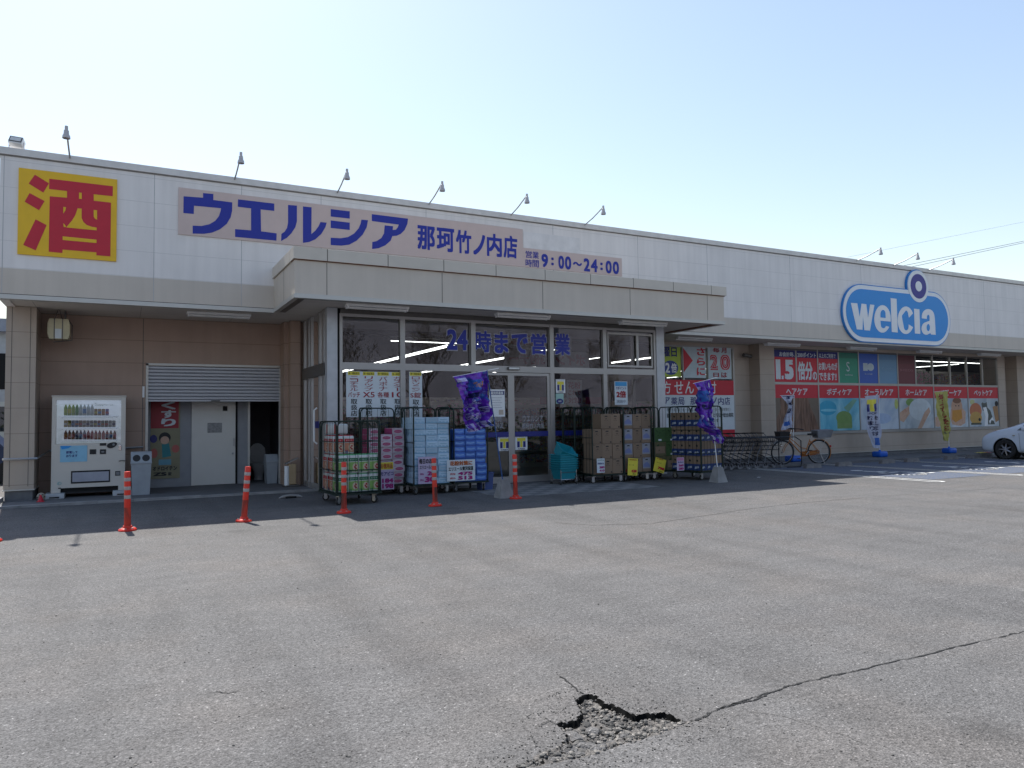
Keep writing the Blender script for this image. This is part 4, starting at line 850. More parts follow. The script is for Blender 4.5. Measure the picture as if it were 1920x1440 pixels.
for i, (nm, col) in enumerate(fc):
    x0_, x1_ = half[3+i]; m_ = M('film_'+nm.replace(' ', '_'), col, .4, var=.03)
    b = Board('window_film', nm+' window film in the upper row'+(' with a white curl' if i == 0 else ' with two pale shapes' if i == 1 else ' with faint pale lettering'), 'window film', rect=(x0_, zl, x1_, zh), Y=YB+.02, mt=m_, th=.004, group='plain coloured films in the upper windows')
    pale = M('film_print', (.45, .52, .55), .5)
    if i == 0: b.rect(0, 0, 1, .18, M('film_green_top', (.008, .16, .11), .4)); b.text('S', .38, .3, .55, .62, pale, -.02); b.text('SOFINA' if False else 'sofina', .3, .7, .7, .76, pale, 0)
    if i == 1: b.rect(.22, .32, .46, .58, pale); b.disc(.62, .45, .18, .13, pale); b.text('KOSÉ', .3, .66, .7, .71, pale, 0)
    if i == 2: b.rect(0, 0, 1, .18, M('film_lb_top', (.10, .22, .38), .4)); b.text('Kanebo', .15, .43, .85, .55, M('film_print2', (.2, .34, .48), .5), 0)
    if i == 3: b.rect(0, 0, 1, .3, M('film_maroon_top', (.10, .01, .025), .4)); b.text('SHISEIDO', .12, .48, .88, .56, M('film_print3', (.35, .16, .18), .5), 0)
    b.done()
HAIR = noise_cols('photo_hair', [(.03, .015, .01), (.12, .055, .03), (.22, .12, .08), (.06, .03, .02)], 3.5, .5, (3.5, 1, .35), 4, .3)
AQUA = noise_cols('photo_aqua', [(.06, .32, .48), (.14, .46, .60), (.30, .60, .70)], 1.6, .5, (1, 1, .6), 3, .8)
PBL = noise_cols('photo_pale_blue', [(.28, .38, .52), (.45, .52, .60), (.50, .58, .66)], 1.5, .5, (1, 1, 1), 3, 1)
PWH = noise_cols('photo_white', [(.30, .36, .42), (.46, .52, .56), (.60, .62, .64)], 1.3, .5, (1, 1, 1), 2, 1)
SKIN = noise_cols('photo_skin', [(.50, .30, .22), (.58, .38, .28), (.48, .26, .18)], 4, .5)
caps = ['ヘアケア', 'ボディケア', 'オーラルケア', 'ホームケア', 'ベビーケア', 'ペットケア']
desc = ['brown long hair', 'a green bath brush on aqua towels', 'pale blue water and a toothbrush', 'a white cloth held in hands', 'a baby in orange', 'a dog and a black and white cat']
for i in range(6):
    x0_, x1_ = WX[i]+.035, WX[i+1]-.035; zt, zb, zs_ = z_mid0-.0, z_mid0-.44, z_sill+.04
    b = Board('window_poster', 'window poster of %s under a red care heading' % desc[i], 'poster', rect=(x0_, zs_, x1_, zt), Y=YB+.02, mt=[HAIR, AQUA, PBL, PWH, PWH, PWH][i], th=.004, group='photo posters in the lower windows')
    vr = (zt-zb)/(zt-zs_); b.rect(0, 0, 1, vr, RED, 2)
    wtx = len(caps[i])*.125; b.text(caps[i], .5-wtx/2, vr*.25, .5+wtx/2, vr*.78, PAPER, .02)
    k = M
    if i == 0: b.poly([(.0, .75), (.12, .5), (.1, vr), (.0, vr)], M('photo_taupe', (.16, .12, .09)), 1); b.poly([(.75, vr), (1, vr), (1, .95), (.92, .7), (.82, .5)], MATS['photo_taupe'], 1)
    if i == 1:
        b.disc(.2, .5, .22, .16, M('photo_aqua2', (.04, .34, .52)), 1); b.disc(.22, .55, .2, .03, M('photo_aqua3', (.2, .55, .68)), 1.5); b.disc(.6, .72, .2, .15, M('photo_leaf', (.20, .34, .10)), 1.2); b.rect(.42, .72, .80, .95, MATS['photo_leaf'], 1.3); b.poly([(.6, .5), (.85, vr+.02), (.95, vr+.04), (.72, .6)], M('photo_leaf2', (.18, .38, .28)), 1.1)
        for q in range(18): b.rect(.425+q*.021, .84, .432+q*.021, .97, M('photo_bristle', (.28, .40, .16)), 1.4)
    if i == 2: b.disc(.55, .75, .25, .12, M('photo_blue3', (.35, .45, .62)), 1); b.poly([(.46, vr), (.5, vr), (.44, .52), (.42, .5)], M('photo_toothred', (.45, .12, .10)), 1.2); b.disc(.95, .42, .05, .12, M('photo_lime', (.45, .5, .15)), 1.2)
    if i == 3: b.disc(.32, .38, .13, .09, M('photo_leaf', (.20, .34, .10)), 1); b.disc(.6, .55, .33, .26, M('photo_cloth', (.60, .66, .70)), 1.2); b.poly([(0, .62), (.35, .42), (.42, .5), (.1, .85), (0, .8)], SKIN, 1.1); b.poly([(.72, .62), (.86, .5), (.9, .6), (.62, 1), (.5, 1)], SKIN, 1.3)
    if i == 4:
        b.disc(.66, .5, .17, .22, M('photo_babyskin', (.50, .30, .20)), 1.2); b.poly([(.48, .55), (.62, .5), (.8, .5), (.93, .62), (.9, .9), (.75, .97), (.5, .93), (.44, .75)], SKIN, 1.1); b.poly([(.52, .58), (.8, .56), (.82, .78), (.6, .88), (.5, .8)], M('photo_orange', (.55, .25, .04)), 1.4)
        b.disc(.63, .47, .02, .015, BLK, 1.5); b.disc(.72, .47, .02, .015, BLK, 1.5); b.disc(.67, .34, .13, .07, M('photo_brown', (.20, .09, .05)), 1.4); b.disc(.08, .85, .12, .13, SKIN, 1.2)
    if i == 5:
        b.disc(.22, .60, .2, .2, M('photo_dog', (.50, .17, .08)), 1.1); b.disc(.22, .78, .2, .16, M('photo_dog2', (.50, .30, .08)), 1.2); b.disc(.34, .82, .04, .04, BLK, 1.4); b.rect(.05, .9, .4, .95, M('photo_shadow', (.08, .08, .05)), 1.25)
        b.poly([(.42, .42), (.46, .38), (.5, .41), (.56, .4), (.6, .37), (.62, .5), (.58, .6), (.46, .6)], M('photo_cat', (.09, .10, .09)), 1.5); b.poly([(.47, .52), (.58, .5), (.64, .7), (.6, .97), (.5, .99), (.54, .75)], WHT, 1.6); b.poly([(.6, .5), (.72, .6), (.8, .82), (.86, .95), (.62, .95), (.62, .7)], MATS['photo_cat'], 1.4)
        b.poly([(.66, .86), (.78, .76), (.82, .86), (.74, .84), (.68, .95)], WHT, 1.7); b.poly([(.8, .5), (.98, .45), (1, .85), (.88, .9)], M('photo_tan', (.36, .20, .09)), 1.2); b.disc(.94, .42, .06, .07, BLK, 1.3); b.disc(.12, .38, .08, .07, M('photo_lime2', (.5, .52, .25)), 1.05)
    b.done()
# poster in the alcove (plain stand-in picture)
b = Board('poster', 'tall medicine poster with white hiragana on a red square inside the alcove', 'poster', (283, 748), (337, 896), 18.535, M('poster_cream', (.26, .24, .15), .6), .004)
b.rect(0, 0, .95, .37, REDD); b.text('くすり', .35, .03, .85, .35, PAPER, .04, vert=True)
b.disc(.48, .49, .2, .07, BLK); b.disc(.48, .52, .15, .05, SKIN, 1.5); b.poly([(.38, .57), (.62, .56), (.7, .72), (.4, .74)], M('poster_teal', (.03, .22, .25)), 1.2); b.rect(.28, .76, .7, .83, M('poster_sky', (.15, .35, .45)), 1.2)
b.disc(.1, .5, .12, .05, NAVY); b.disc(.85, .63, .13, .05, MATS['photo_toothred'] if 'photo_toothred' in MATS else REDD); b.disc(.12, .68, .12, .06, MATS['photo_toothred'])
b.text('カトロイデン' if False else 'オドロイチン', .08, .845, .9, .9, BLK, .04); b.text('ZS', .1, .92, .55, .965, BLK, .05); b.text('錠', .6, .92, .72, .965, BLK, .03); b.done()

# ------------------------------------------------------------------ vending machine
vY = 17.1; a = P(98, 743, vY); c = P(236, 743, vY); zb = P(98, 925, vY).z; VW = c.x-a.x; VH = a.z-zb
vm = thing('vending_machine', 'cream drinks vending machine with three rows of cans and bottles', 'vending machine', (a.x, vY, zb))
def vp(px, py, y=vY): p = P(90+px/6.545, 730+py/6.545, y); return p.x-a.x, p.z-zb
def vbox(m_, p, q, y0_, y1_, mt, bev=0): x0_, z1_ = vp(*p); x1_, z0_ = vp(*q); m_.box((x0_, y0_, z0_), (x1_, y1_, z1_), mt, bev); return x0_, z0_, x1_, z1_
wx0, wz1 = vp(100, 130); wx1, wz0 = vp(895, 655)
mb = MB(); mb.box((0, 0, .09), (wx0, .62, VH-.0), CREAM); mb.box((wx1, 0, .09), (VW, .62, VH), CREAM); mb.box((wx0, 0, .09), (wx1, .62, wz0), CREAM); mb.box((wx0, 0, wz1), (wx1, .62, VH), CREAM); mb.box((wx0, .25, wz0), (wx1, .62, wz1), CREAM)
mb.box((-.012, -.02, VH-.01), (VW+.012, .64, VH+.015), CREAM, .008)
mb.box((0, 0, 0), (.16, .62, .09), CREAM); mb.box((VW-.12, 0, 0), (VW, .62, .09), CREAM); mb.box((.16, .05, 0), (VW-.12, .62, .09), DARK); mb.build('cabinet', vm)
INSV = M('display_white', (.55, .62, .74), .4, emit=.38)
mb = MB(); mb.box((wx0+.001, .2, wz0+.001), (wx1-.001, .249, wz1-.001), INSV); mb.box((wx0+.001, .02, wz1-.09), (wx1-.001, .2, wz1-.075), INSV); mb.build('display_case', vm)
OR_ = M('label_orange', (.55, .16, .03), .5)
rows = [(315, 190, 840), (458, 190, 830), (610, 190, 840)]
BTN = M('button_grey', (.16, .17, .18), .4)
for r, (py, pxa, pxb) in enumerate(rows):
    mb = MB(); x0_, z0_ = vp(150, py+38); x1_, z1_ = vp(865, py+6); mb.box((x0_, -.004, z0_+.012), (x1_, .2, z1_), WHT)
    for k in range(14): xx = x0_+(x1_-x0_)*(k+.5)/14; mb.box((xx-.018, -.012, z0_+.008), (xx+.018, -.005, z0_+.026), WHT); mb.box((xx-.010, -.014, z0_+.0), (xx+.010, -.006, z0_+.008), BTN)
    mb.build('shelf', vm)
cans = [[(.25, .42, .06), (.28, .45, .07), (.3, .48, .08), (.05, .28, .05), (.5, .6, .62), (.5, .6, .62), (.5, .62, .66), (.55, .6, .6), (.30, .17, .03), (.28, .15, .03), (.3, .16, .04), (.08, .06, .3), None, None],
        [(.4, .26, .03), (.42, .28, .03), (.03, .12, .3), (.03, .13, .33), (.3, .15, .08), (.4, .3, .2), (.3, .3, .3), (.10, .10, .10), (.12, .12, .12), (.3, .02, .03), (.15, .15, .14), (.08, .06, .05), (.35, .35, .34), (.4, .4, .4)],
        [(.35, .08, .05), (.35, .08, .05), (.36, .1, .05), (.04, .03, .10), (.05, .04, .14), (.3, .3, .5), (.45, .02, .03), (.45, .02, .03), (.45, .03, .03), (.4, .03, .03), (.45, .02, .03), (.5, .04, .03), (.3, .1, .03), (.3, .1, .05)]]
for r, (py, pxa, pxb) in enumerate(rows):
    for k, col in enumerate(cans[r]):
        if not col: continue
        x0_, z0_ = vp(pxa+(pxb-pxa)*(k+.5)/14, py+6); tall = (.215 if r == 0 and k < 8 else .135 if r < 2 else .17)
        m_ = M('drink_%d_%d' % (r, k), col, .35); t_ = MB()
        if tall > .15: t_.lathe([(.001, 0), (.029, 0), (.031, .01), (.031, tall*.68), (.026, tall*.8), (.014, tall*.92), (.014, tall)], m_, (x0_, .09, z0_+.001), 12); t_.cone((x0_, .09, z0_+tall), (x0_, .09, z0_+tall+.012), .013, .013, WHT if r == 0 else BLK, 10); t_.cone((x0_, .09, z0_+tall*.2), (x0_, .09, z0_+tall*.62), .0318, .0318, ([LIME, YEL2, LIME, M('label_green', (.05, .35, .08), .5), PAPER, CYAN, PAPER, PAPER] if r == 0 else [OR_, OR_, RED, NAVY, CYAN, PINK, RED, RED])[k % 8], 12, False)
        else: t_.lathe([(.001, 0), (.026, 0), (.031, .006), (.031, tall-.008), (.026, tall), (.001, tall)], m_, (x0_, .09, z0_+.001), 12); t_.cone((x0_, .09, z0_+tall*.3), (x0_, .09, z0_+tall*.6), .0318, .0318, [PAPER, YEL2, CYAN, OR_, RED, PAPER, NAVY][k % 7], 12, False)
        t_.build('drink', vm, 40)
mb = MB(); x0_, z0_ = vp(570, 205); x1_, z1_ = vp(800, 165); mb.text('Supporta', (x0_, .18, z0_), UX, UZ, x1_-x0_, z1_-z0_, M('print_grn', (.08, .2, .14), .5), 0); x0_, z0_ = vp(190, 205); x1_, z1_ = vp(310, 165); mb.text('ユンケ', (x0_, .18, z0_), UX, UZ, 0.001, .001, PAPER, 0); mb.build('lettering', vm)
g = MB(); g.flat([(wx0, wz0), (wx1, wz0), (wx1, wz1), (wx0, wz1)], (0, .004, 0), UX, UZ, GLASS); g.build('pane', vm)
mb = MB(); x0_, z0_, x1_, z1_ = vbox(mb, (150, 695), (480, 885), -.006, 0, M('notice_blue', (.22, .48, .66), .25)); mb.poly = None
mb.flat([(x0_+.0, z1_), (x0_+.2, z1_), (x0_+.14, z1_-.05), (x0_+.03, z1_-.07)], (0, -.008, 0), UX, UZ, CYAN); mb.build('notice', vm)
l = MB(); dx, dz = x1_-x0_, z1_-z0_; l.text('節電して', (x0_+dx*.22, -.010, z0_+dz*.52), UX, UZ, dx*.42, dz*.16, NAVY, .03); l.text('おります', (x0_+dx*.22, -.010, z0_+dz*.30), UX, UZ, dx*.42, dz*.16, NAVY, .03); l.build('lettering', vm)
mb = MB(); vbox(mb, (635, 660), (715, 690), -.006, 0, BLK); mb.build('coin_display', vm)
mb = MB(); x0_, z0_ = vp(785, 685); mb.prism([(x0_+.09*math.cos(t)*(1+.15*math.sin(t)), z0_+.058*math.sin(t)+.02*math.cos(t)) for t in [k*PI/10 for k in range(20)]], (0, -.014, 0), UX, UZ, (0, .014, 0), BLK); mb.cone((x0_+.03, -.015, z0_+.01), (x0_+.03, -.02, z0_+.01), .025, .02, BTN, 12); mb.build('coin_slot', vm)
mb = MB(); vbox(mb, (512, 737), (590, 795), -.008, 0, BLK); vbox(mb, (637, 737), (712, 793), -.008, 0, BLK); vbox(mb, (655, 757), (690, 775), -.011, -.008, BTN); mb.build('card_reader', vm)
mb = MB(); x0_, z0_, x1_, z1_ = vbox(mb, (868, 683), (900, 745), -.02, 0, CHROME, .006); mb.build('lock', vm)
mb = MB(); x0_, z0_ = vp(870, 880); mb.tube([(x0_, -.015, z0_), (x0_+.05, -.03, z0_+.01), (VW+.02, -.015, z0_)], .008, ALU_D); mb.build('padlock_bar', vm)
mb = MB(); vbox(mb, (282, 1003), (762, 1137), -.008, 0, BLK, .004); x0_, z0_, x1_, z1_ = vbox(mb, (300, 1022), (745, 1118), -.013, -.006, M('flap', (.32, .34, .40), .25)); mb.build('delivery_flap', vm)
mb = MB(); vbox(mb, (825, 1003), (888, 1058), -.006, 0, BLK); vbox(mb, (835, 1012), (880, 1050), -.010, -.006, BTN); mb.build('coin_return', vm)
mb = MB(); x0_, z0_ = vp(200, 1283); x1_, z1_ = vp(805, 1235); mb.flat([(x0_, z0_), (x1_, z0_), (x1_-.05, z1_), (x0_+.05, z1_)], (0, -.003, 0), UX, UZ, BLK); vbox(mb, (125, 1208), (158, 1220), -.003, 0, BLK); mb.build('vent', vm)
mb = MB(); x0_, z0_ = vp(140, 1155); tq = M('mark_turquoise', (.05, .35, .38), .5); mb.tube([(x0_+.03*math.cos(t), -.003, z0_+.028*math.sin(t)) for t in [k*PI/8 for k in range(16)]], .004, tq, 4, True); mb.tube([(x0_-.03, -.003, z0_-.02), (x0_, -.003, z0_+.02)], .004, tq, 4); mb.build('emblem', vm)
for i, (px0, px1) in enumerate(((83, 120), (211, 247))):
    xa = P(px0, 940, 16.9).x; xb = P(px1, 940, 16.9).x; t = MB(); t.box((xa, 16.9, .031), (xb, 17.5, zb-.002), M('block_white', (.42, .44, .46), .7), .01); t.box((xa+.08, 16.893, .05), (xb-.08, 16.9, .075), DARK)
    tag(t.build('footing_block'), ['white slotted block under the left end of the vending machine', 'white slotted block under the right end of the vending machine'][i], 'block', 'footing blocks of the vending machine')
p = P(77, 934, 16.75); t = MB(); t.ball((0, 0, .075), .075, M('old_ball', (.34, .30, .24), .8, var=.5, vs=14), n=14)
for k in range(6): t.cone((.07*math.cos(k)*.8, -.055, .075+.045*math.sin(k*1.05)), (.07*math.cos(k)*.85, -.062, .075+.05*math.sin(k*1.05)), .012, .012, BLK, 5)
o = t.build('ball', smooth=60, loc=(p.x, 16.75, .03+.0)); tag(o, 'worn black and white ball in the corner by the pillar', 'ball')
p = P(76, 947, 16.5); t = MB(); t.cone((0, 0, 0), (0, 0, .13), .055, .012, RED, 12); t.box((-.06, -.06, 0), (.06, .06, .012), RED); o = t.build('small_cone', smooth=30, loc=(p.x, 16.5, .031)); tag(o, 'tiny red cone in front of the ball', 'cone')

# ------------------------------------------------------------------ bins, smoking stand, toilet
def bin_(name, label, loc, w1, d1, h1, mt, holes=True):
    t = thing(name, label, 'bin', loc, random.uniform(-.05, .05)); mb = MB()
    k = .86; hb = h1*.76; mb.add([(-w1/2*k, -d1/2*k, 0), (w1/2*k, -d1/2*k, 0), (w1/2*k, d1/2*k, 0), (-w1/2*k, d1/2*k, 0), (-w1/2, -d1/2, hb), (w1/2, -d1/2, hb), (w1/2, d1/2, hb), (-w1/2, d1/2, hb)], [(0, 1, 5, 4), (1, 2, 6, 5), (2, 3, 7, 6), (3, 0, 4, 7), (3, 2, 1, 0), (4, 5, 6, 7)], mt)
    mb.box((-w1/2-.012, -d1/2-.012, hb-.035), (w1/2+.012, d1/2+.012, hb), mt, .006); mb.build('body', t, 30)
    mb = MB(); mb.prism([(-d1/2-.008, hb), (-d1/2+.04, h1-.06), (-d1/2+.1, h1), (d1/2-.05, h1), (d1/2+.008, hb)], (-w1/2-.005, 0, 0), UY, UZ, (w1+.01, 0, 0), mt); lo = mb.build('lid', t, 30)
    if holes:
        for s_ in (-1, 1):
            mb = MB(); dn = Vector((0, -(h1-.06-hb), .048)).normalized(); c_ = Vector((s_*w1*.23, -d1/2+.022, hb+(h1-.06-hb)*.55)); mb.cone(c_-dn*.002+Vector((0, 0, 0)), c_+dn*.006, w1*.19, w1*.19, BLK, 18); mb.build('hole', lo)
    return t
bx = P(265, 900, 16.85).x; bin_('trash_bin', 'grey plastic bin with two round holes beside the vending machine', (bx, 17.05, .03), .37, .42, P(265, 850, 16.85).z-.0, PLG)
p = P(515, 900, 17.75); bin_('trash_bin', 'pale grey bin half hidden behind the shutter edge in the alcove', (p.x, 17.9+.35, .03), .26, .36, .68, PLG, False)
p = P(541, 900, 16.9); t = thing('smoking_stand', 'narrow ashtray stand of a white and a tan post beside the alcove', 'ashtray', (p.x, 16.9, .03))
mb = MB(); mb.cone((-.04, 0, 0), (-.04, 0, .46), .055, .05, WHT, 14); mb.build('post', t, 30); mb = MB(); mb.box((0, -.03, .05), (.16, .12, .5), M('tan_board', (.40, .29, .17), .6), .01); mb.build('panel', t); mb = MB(); mb.prism([(-.06, .50), (.2, .62), (.2, .64), (-.06, .52)], (0, -.05, 0), UX, UZ, (0, .18, 0), STEEL); mb.build('hood', t); mb = MB(); mb.box((-.1, -.08, 0), (.22, .14, .04), ALU_D, .01); mb.build('base', t)
p = G(545, 934); t = MB(); t.tube([(-.22, 0, .01), (-.15, 0, .03), (0, .04, .05), (.15, .02, .03), (.22, 0, .01)], .03, M('old_cloth', (.3, .29, .28), .9), 6, rr=[.01, .03, .02, .03, .01]); t.tube([(-.1, -.03, .015), (.1, -.04, .02)], .018, DARK, 5); tag(t.build('rag', smooth=60, loc=(p.x, p.y, .002)), 'crumpled grey rag lying on the ground by the kerb', 'rag')
tl = thing('toilet', 'white toilet in the dark cubicle behind the shutter', 'toilet', (P(485, 850, 19.6).x, 19.6, .03)); CER = M('ceramic', (.45, .45, .44), .2)
mb = MB(); mb.lathe([(.12, 0), (.11, .1), (.13, .22), (.2, .34), (.21, .40), (.15, .41), (.1, .3)], CER, (0, 0, 0), 18); mb.build('bowl', tl, 50); mb = MB(); mb.prism([(.2*math.cos(t_), .25*math.sin(t_)) for t_ in [k*PI/9 for k in range(18)]], (0, .22, .66), UX, UZ, (0, .03, 0), CER); mb.build('lid', tl); mb = MB(); mb.box((-.2, .27, .38), (.2, .45, .8), CER, .03); mb.build('tank', tl)

# ------------------------------------------------------------------ bollards
OR = M('bollard_red', (.62, .022, .008), .4, var=.12, vs=9); REFL = M('reflective_band', (.34, .31, .30), .5, var=.1)
DIRT = noise_cols('bollard_dirty', [(.60, .035, .015), (.45, .03, .012), (.05, .015, .01), (.03, .012, .01)], 5, .6, (1, 1, .35), 5, .5)
bt = thing('bollard', 'x', 'bollard', (0, 0, 0), 0, 'red flexible bollards in front of the shop')
mb = MB(); mb.lathe([(.001, .0), (.115, 0), (.115, .02), (.1, .035), (.06, .045), (.055, .07), (.001, .07)], OR, n=24); 
for k in range(6): mb.box((.085*math.cos(k*PI/3)-.012, .085*math.sin(k*PI/3)-.012, .03), (.085*math.cos(k*PI/3)+.012, .085*math.sin(k*PI/3)+.012, .045), STEEL)
mb.build('base', bt, 30)
mb = MB(); mb.lathe([(.043, .06), (.042, .32)], DIRT, n=20); mb.lathe([(.042, .32), (.041, .795), (.036, .81), (.001, .812)], OR, n=20); mb.build('post', bt, 40)
for z in (.44, .56, .68): mb = MB(); mb.lathe([(.0425, z), (.0435, z+.003), (.0435, z+.045), (.0425, z+.048)], REFL, n=20); mb.build('reflective_band', bt, 40)
bl = ['leftmost bollard, cut by the left edge of the photo', 'bollard in front of the vending machine', 'bollard in front of the white alcove door', 'bollard in front of the cage of tissue rolls', 'bollard in front of the light blue packs', 'bollard in front of the sliding door beside the concrete flag base']
bpos = [((-16, 1016), 0, 0), ((239, 995), (-.04, 0), 0), ((457, 978), (-.07, .02), 0), ((645, 962), (-.0, .0), 0), ((816, 949), (-.045, -.02), 0), ((967, 935), (-.03, .01), 0)]
for i, (q, tlt, _) in enumerate(bpos):
    o = bt if i == 0 else dup(bt); p = G(*q); o.location = p; o['label'] = bl[i]
    if tlt: o.rotation_euler = (tlt[1], tlt[0], i*1.3)

# ------------------------------------------------------------------ roll cages
def castor(t, x, y, rot):
    c = MB(); c.box((-.04, -.03, .15), (.04, .03, .165), STEEL); c.box((-.05, -.028, .05), (.01, -.022, .155), STEEL); c.box((-.05, .022, .05), (.01, .028, .155), STEEL); o = c.build('castor', t); o.location = (x, y, 0); o.rotation_euler = (0, 0, rot)
    c = MB(); c.lathe([(.001, -.018), (.05, -.018), (.063, -.014), (.063, .014), (.05, .018), (.001, .018)], RUBBER, (0, 0, 0), 18, ax='y'); c.lathe([(.001, -.021), (.034, -.021), (.036, -.018)], STEEL, (0, 0, 0), 14, ax='y'); c.lathe([(.001, .021), (.034, .021), (.036, .018)], STEEL, (0, 0, 0), 14, ax='y'); w_ = c.build('wheel', o, 40); w_.location = (-.02, 0, .064)
def cage(label, loc, w1, d1, h1, rz=0., front=False, mt=GRN_M, hz=(.55, 1.02), lf=True):
    t = thing('roll_cage', label, 'roll cage', loc, rz, 'green wheeled roll cages of goods in front of the entrance'); zb_ = .17
    f = MB(); f.box((0, 0, zb_), (w1, d1, zb_+.03), mt); f.build('platform', t)
    def panel(nm, o_, u_, ln):
        f = MB(); u_ = Vector(u_); o_ = Vector(o_); r_ = .09
        pts = [o_+UZ*zb_]+[o_+UZ*(h1-r_)]+[o_+u_*(r_-r_*math.cos(a_))+UZ*(h1-r_+r_*math.sin(a_)) for a_ in (PI/6, PI/3, PI/2)]
        pts += [o_+u_*(ln-p_)+UZ*z_ for p_, z_ in [(r_, h1)]+[(r_-r_*math.sin(a_), h1-r_+r_*math.cos(a_)) for a_ in (PI/6, PI/3, PI/2)]]+[o_+u_*ln+UZ*zb_]
        f.tube(pts, .014, mt, 6)
        for z_ in (zb_+.05,)+hz: f.tube([o_+u_*.0+UZ*z_, o_+u_*ln+UZ*z_], .008, mt, 5)
        n_ = max(4, int(ln/.105))
        for k in range(1, n_): f.tube([o_+u_*ln*k/n_+UZ*(zb_+.03), o_+u_*ln*k/n_+UZ*h1], .0035, mt, 4)
        f.build(nm, t)
    panel('side_panel', (0.02, .02, 0), (0, 1, 0), d1-.04); panel('side_panel', (w1-.02, .02, 0), (0, 1, 0), d1-.04); panel('back_panel', (.05, d1-.02, 0), (1, 0, 0), w1-.1)
    if front: panel('front_panel', (.05, .02, 0), (1, 0, 0), w1-.1)
    for x in (.09, w1-.09):
        for y in (.09, d1-.09): castor(t, x, y, random.uniform(0, 6.28))
    return t
# nearest cage with tissue rolls
c1 = cage('nearest roll cage, closed on all sides, full of red and green tissue roll packs', (3.27, 12.83, 0), .84, 1.1, 1.46, .03, True, hz=(.60, 1.10))
c2 = cage('roll cage of white packs with pink ovals behind the nearest cage', (4.22, 14.12, 0), .80, .62, 1.72)
c3 = cage('roll cage filled with tall stacks of light blue tissue packs', (5.03, 13.75, 0), .80, .8, 1.72, -.02)
c4 = cage('roll cage of bright blue tissue packs left of the sliding door', (5.90, 13.78, 0), .80, .8, 1.70, .03)
c9 = cage('empty roll cage standing left of the plain brown cartons', (8.98, 14.10, 0), .62, .55, 1.71)
c5 = cage('roll cage stacked with plain brown cartons beside the blue baskets', (9.2, 13.72, 0), .90, .75, 1.70, .02)
c6 = cage('roll cage of brown and white cartons, second of the right row', (10.12, 13.80, 0), .82, .75, 1.70, -.02)
c7 = cage('roll cage of dark green cartons, third of the right row', (10.98, 13.80, 0), .80, .75, 1.70, .01)
c8 = cage('rightmost roll cage, angled, with brown and blue cartons', (11.66, 12.98, 0), .84, .95, 1.70, .16, True, hz=(.62, 1.15))
def ords(i): return ['first', 'second', 'third', 'fourth', 'fifth', 'sixth', 'seventh', 'eighth', 'ninth', 'tenth', 'eleventh'][i]
def roll_pack(kind):
    g_ = kind == 'green'; m_ = MB(); w1, d1, h1 = .19, .26, .325
    body = M('film_pack_white', (.50, .52, .50), .3, var=.08, vs=9, orand=.16); dk = M('pack_green', (.01, .13, .06), .3) if g_ else M('pack_red', (.42, .01, .02), .3)
    lt_ = M('pack_light_green', (.18, .34, .08), .3) if g_ else M('pack_peach', (.45, .17, .10), .3)
    m_.box((0, 0, 0), (w1, d1, h1), body, .03); m_.box((.02, .02, h1-.006), (w1-.02, d1-.02, h1+.012), M('pack_top_green', (.04, .35, .10), .3) if g_ else dk, .01)
    for ax in (0, 1):   # front face and left face prints
        o_, u_ = ((0, -.0015, 0), UX) if ax == 0 else ((-.0015, d1, 0), -UY); ln = w1 if ax == 0 else d1
        m_.flat([(.012, h1*.66), (ln-.012, h1*.66), (ln-.012, h1*.84), (.012, h1*.84)], o_, u_, UZ, dk)
        m_.flat([(.012, h1*.14), (ln-.012, h1*.10), (ln-.012, h1*.62), (.012, h1*.62)], o_, u_, UZ, lt_)
        nrm = Vector((0, -.001, 0)) if ax == 0 else Vector((-.001, 0, 0)); q = Vector(o_)+nrm
        m_.flat([(ln*.70+ln*.26*math.cos(k_*PI/9), h1*.36+h1*.20*math.sin(k_*PI/9)) for k_ in range(18)], q, u_, UZ, M('pack_cream', (.50, .40, .30), .4))
        for dx_, dz_, r_ in ((.76, .44, .018), (.64, .36, .014), (.78, .27, .017), (.69, .30, .012)): m_.flat([(ln*dx_+r_*math.cos(k), h1*dz_+r_*math.sin(k)) for k in [j*PI/5 for j in range(10)]], q+nrm, u_, UZ, M('flower_red', (.34, .012, .02), .4))
        m_.text('18', q+nrm+u_*ln*.1+UZ*.02, u_, UZ, .05, .05, NAVY if not g_ else dk, .02)
        m_.text('エリエール', q+nrm*.5+u_*ln*.2+UZ*h1*.72, u_, UZ, ln*.6, h1*.06, WHT, 0)
    return m_
def spawn(proto_mesh, name, loc, label, cat, group, rz=0.):
    o = bpy.data.objects.new(name, proto_mesh); C.objects.link(o); o.location = loc; o.rotation_euler = (0, 0, rz); return tag(o, label, cat, group)
def mesh_of(m_, name, smooth=0):
    o = m_.build(name, smooth=smooth); me = o.data; bpy.data.objects.remove(o); return me
GP = mesh_of(roll_pack('green'), 'roll_pack', 40); RP = mesh_of(roll_pack('red'), 'roll_pack', 40)
def incage(cg, x, y, z): r_ = Matrix.Rotation(cg.rotation_euler.z, 3, 'Z') @ Vector((x, y, z)); return cg.location+r_
gr1 = 'toilet roll packs stacked in the nearest roll cage'
for r in range(2):
    for c_ in range(4): spawn(GP, 'roll_pack', incage(c1, .045+c_*.192, .05, .205+r*.335), 'green toilet roll pack, %s from the left in the %s row of the nearest cage' % (ords(c_), ['bottom', 'second'][r]), 'pack', gr1, .03)
    for k in range(2): spawn(RP, 'roll_pack', incage(c1, .045+.0, .32+k*.36, .205+r*.335), 'red toilet roll pack on the left side of the nearest cage, %s, %s row' % (['middle', 'rear'][k], ['bottom', 'second'][r]), 'pack', gr1, .03)
